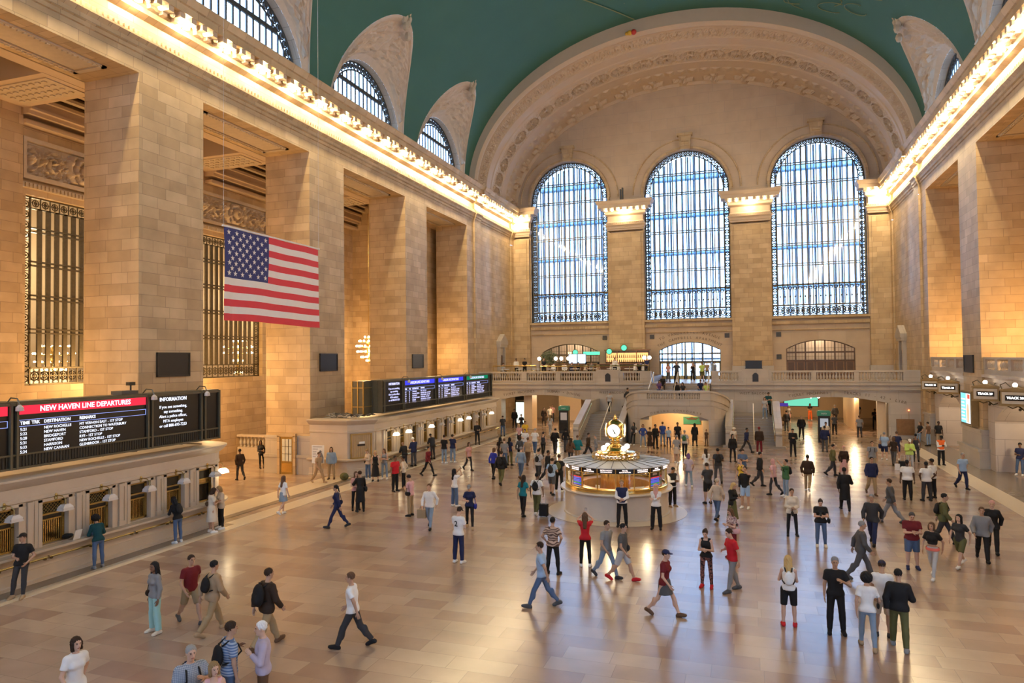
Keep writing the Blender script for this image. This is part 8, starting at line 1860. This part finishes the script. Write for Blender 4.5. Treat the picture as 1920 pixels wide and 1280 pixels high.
counter_item('folder', 'white folder leaning on the near counter ledge', 'folder', (-14.50, 16.45, 1.0), lambda b: (b.obox(Matrix.Rotation(0.35, 4, 'Y'), 0.02, 0.24, 0.32, base=True)), 'white_sign')
counter_item('shopping_bag', 'bright blue bag on the near counter ledge beside the woman in teal', 'bag', (-14.50, 17.02, 1.0), lambda b: b.lathe([(0.10, 0), (0.12, 0.1), (0.09, 0.3), (0.05, 0.34)], n=10), 'c_sky')
o = sdf_obj('duffel_bag', lambda F: (F.ell((0, 0, 0.2), (0.26, 0.17, 0.21), None, 0.02), F.ell((0.05, -0.1, 0.26), (0.14, 0.12, 0.12), None, 0.03)), (-0.35, -0.3, -0.05), (0.35, 0.25, 0.5), 0.015, 'c_olive'); o.location = (-15.35, 33.15, 0.0); tag(o, 'dark green duffel bag on the floor beside the long-haired masked man', 'bag')
# jersey number, tee print and safety stripes
def back_text(key, txt, size, c, p, face=1):
    o, s = PEOPLE[key]; q = letters(txt, size, (0, 0, 0), 0, c, o, 0.003, name='printed_number', bold=True); T4 = Matrix([list(r)+[0] for r in s.T]+[[0, 0, 0, 1]])
    q.matrix_parent_inverse = Matrix.Identity(4); q.matrix_local = Matrix.Translation(Vector(s.t(p))) @ T4 @ Matrix.Rotation(PI if face > 0 else 0, 4, 'Z')
back_text('d1', '2', 0.24, 'c_black', (0.0, 0.142, 0.31))
o_, s_ = PEOPLE['q11']; b = MB()
for z in (0.16, 0.30): b.lathe([(0.172, z), (0.176, z+0.025), (0.172, z+0.05)], n=24, caps=False)
b.v = [tuple(s_.t((x, y*0.74, z))) for x, y, z in b.v]; q = b.build('reflective_bands', 'white_sign', o_)
b = MB(); o_, s_ = PEOPLE['r6']; b.lathe([(0.185, -0.03), (0.195, 0.0), (0.185, 0.06)], n=24, caps=False); b.v = [tuple(s_.t((x, y*0.76, z))) for x, y, z in b.v]; mat('coral', (0.75, 0.16, 0.12), 0.6); b.build('waist_bag', 'coral', o_)
# ------------------------------------------------------------------ light, sky, camera
wd = bpy.data.worlds.new('sky'); sc.world = wd; wd.use_nodes = True
nt = wd.node_tree; bg = nt.nodes['Background']; bg.inputs['Color'].default_value = (0.40, 0.63, 1.0, 1); bg.inputs['Strength'].default_value = SKY
def lamp(kind, name, loc, energy, col, size=0.3, rot=None, **kw):
    l = bpy.data.lights.new(name, kind); l.energy = energy; l.color = col
    if kind == 'AREA':
        l.size = size
        if 'size_y' in kw: l.shape = 'RECTANGLE'; l.size_y = kw.pop('size_y')
    else: l.shadow_soft_size = size
    for k_, v_ in kw.items(): setattr(l, k_, v_)
    o = bpy.data.objects.new(name, l); COL.objects.link(o); o.location = loc
    if rot: o.rotation_euler = rot
    return o
WARM = (1.0, 0.77, 0.44); AMBER = (1.0, 0.61, 0.25)
for s in (-1, 1):
    y = YE+2
    while y < 71:
        lamp('POINT', 'cornice_light', (s*(W-0.66), y, 21.35), CORN, WARM, 0.12); y += 2.56
for a, b in PIL: lamp('POINT', 'capital_light', ((a+b)/2, D-1.15, 21.4), CORN*0.7, WARM, 0.3)
for y in (6, 17, 28): lamp('POINT', 'aisle_light', (-24.3, y, 5.6), AISLE, AMBER, 1.0)
lamp('POINT', 'aisle_light', (-25.4, 33.0, 6.0), AISLE*1.3, AMBER, 1.2)
for y in (54,): lamp('POINT', 'aisle_light', (-20.5, y+1, 7.0), AISLE*0.4, AMBER, 0.5)
for y in (18, 30.1, 42.3, 54.3): lamp('POINT', 'gallery_light', (20.8, y, 7.2), AISLE*0.75, AMBER, 0.5)
for y in (4, 16, 27, 38, 48): lamp('POINT', 'hall_light', (-31.5, y, 12.0), HALLB, WARM, 0.8)
for x, y in ((-12.0, 66), (-9.0, 63.0), (10.5, 64.5), (14.2, 66), (11, 73)): lamp('POINT', 'passage_light', (x, y, 2.9), PASS, (1.0, 0.76, 0.46), 0.25)
lamp('POINT', 'under_stair_light', (0.5, 56.4, 2.4), PASS*1.3, (1.0, 0.72, 0.38), 0.2)
lamp('POINT', 'booth_light', (CX, CY-1.3, 1.95), BOOTH, (1.0, 0.80, 0.5), 0.15); lamp('POINT', 'booth_light', (CX+1.3, CY, 1.95), BOOTH, (1.0, 0.80, 0.5), 0.15); lamp('POINT', 'booth_light', (CX-1.3, CY, 1.95), BOOTH, (1.0, 0.80, 0.5), 0.15)
for k in LITF: lamp('POINT', 'ticket_lamp_light', (FX+0.55, FARW[k], 1.93), TICK, WARM, 0.1)
lamp('POINT', 'ticket_lamp_light', (-14.4, 23.1, 1.9), TICK, WARM, 0.1)
for y in (bays[3], bays[4]): lamp('POINT', 'gate_light', (20.2, y, 3.0), GATE, (1.0, 0.80, 0.55), 0.2)
for x in (-14, -10, -6): lamp('POINT', 'restaurant_light', (x, 65, 7.0), 60, (1.0, 0.7, 0.4), 0.3)
for x in (-12.13, 12.15): lamp('POINT', 'vestibule_light', (x, D+1.8, 8.4), 140, (1.0, 0.8, 0.6), 0.3)
lamp('POINT', 'chandelier_light', (-23.6, 49.4, 7.0), AISLE*0.8, AMBER, 0.5)
cam = bpy.data.cameras.new('camera'); co = bpy.data.objects.new('camera', cam); COL.objects.link(co); sc.camera = co
cam.sensor_width = 36; cam.lens = 1302.2*36/1920; cam.clip_end = 400; cam.clip_start = 0.2
yaw, pit, rol = map(math.radians, (18.756, 1.4018, -0.6045))
cy, sy = math.cos(yaw), math.sin(yaw); rt = Vector((cy, sy, 0)); fw = Vector((-sy, cy, 0)); up = Vector((0, 0, 1))
f2 = fw*math.cos(pit)+up*math.sin(pit); u2 = up*math.cos(pit)-fw*math.sin(pit)
r3 = rt*math.cos(rol)+u2*math.sin(rol); u3 = u2*math.cos(rol)-rt*math.sin(rol)
Mx = Matrix((r3, u3, -f2)).transposed().to_4x4(); Mx.translation = Vector((5.678, 0, 6.55)); co.matrix_world = Mx
vs = sc.view_settings; vs.view_transform = 'Standard'; vs.look = 'None'; vs.gamma = 1.0; vs.exposure = EXPO; vs.use_curve_mapping = False
sc.cycles.max_bounces = 8; sc.cycles.diffuse_bounces = 4; sc.cycles.glossy_bounces = 3; sc.cycles.transparent_max_bounces = 12; sc.cycles.sample_clamp_indirect = 6.0
sc.cycles.use_denoising = True
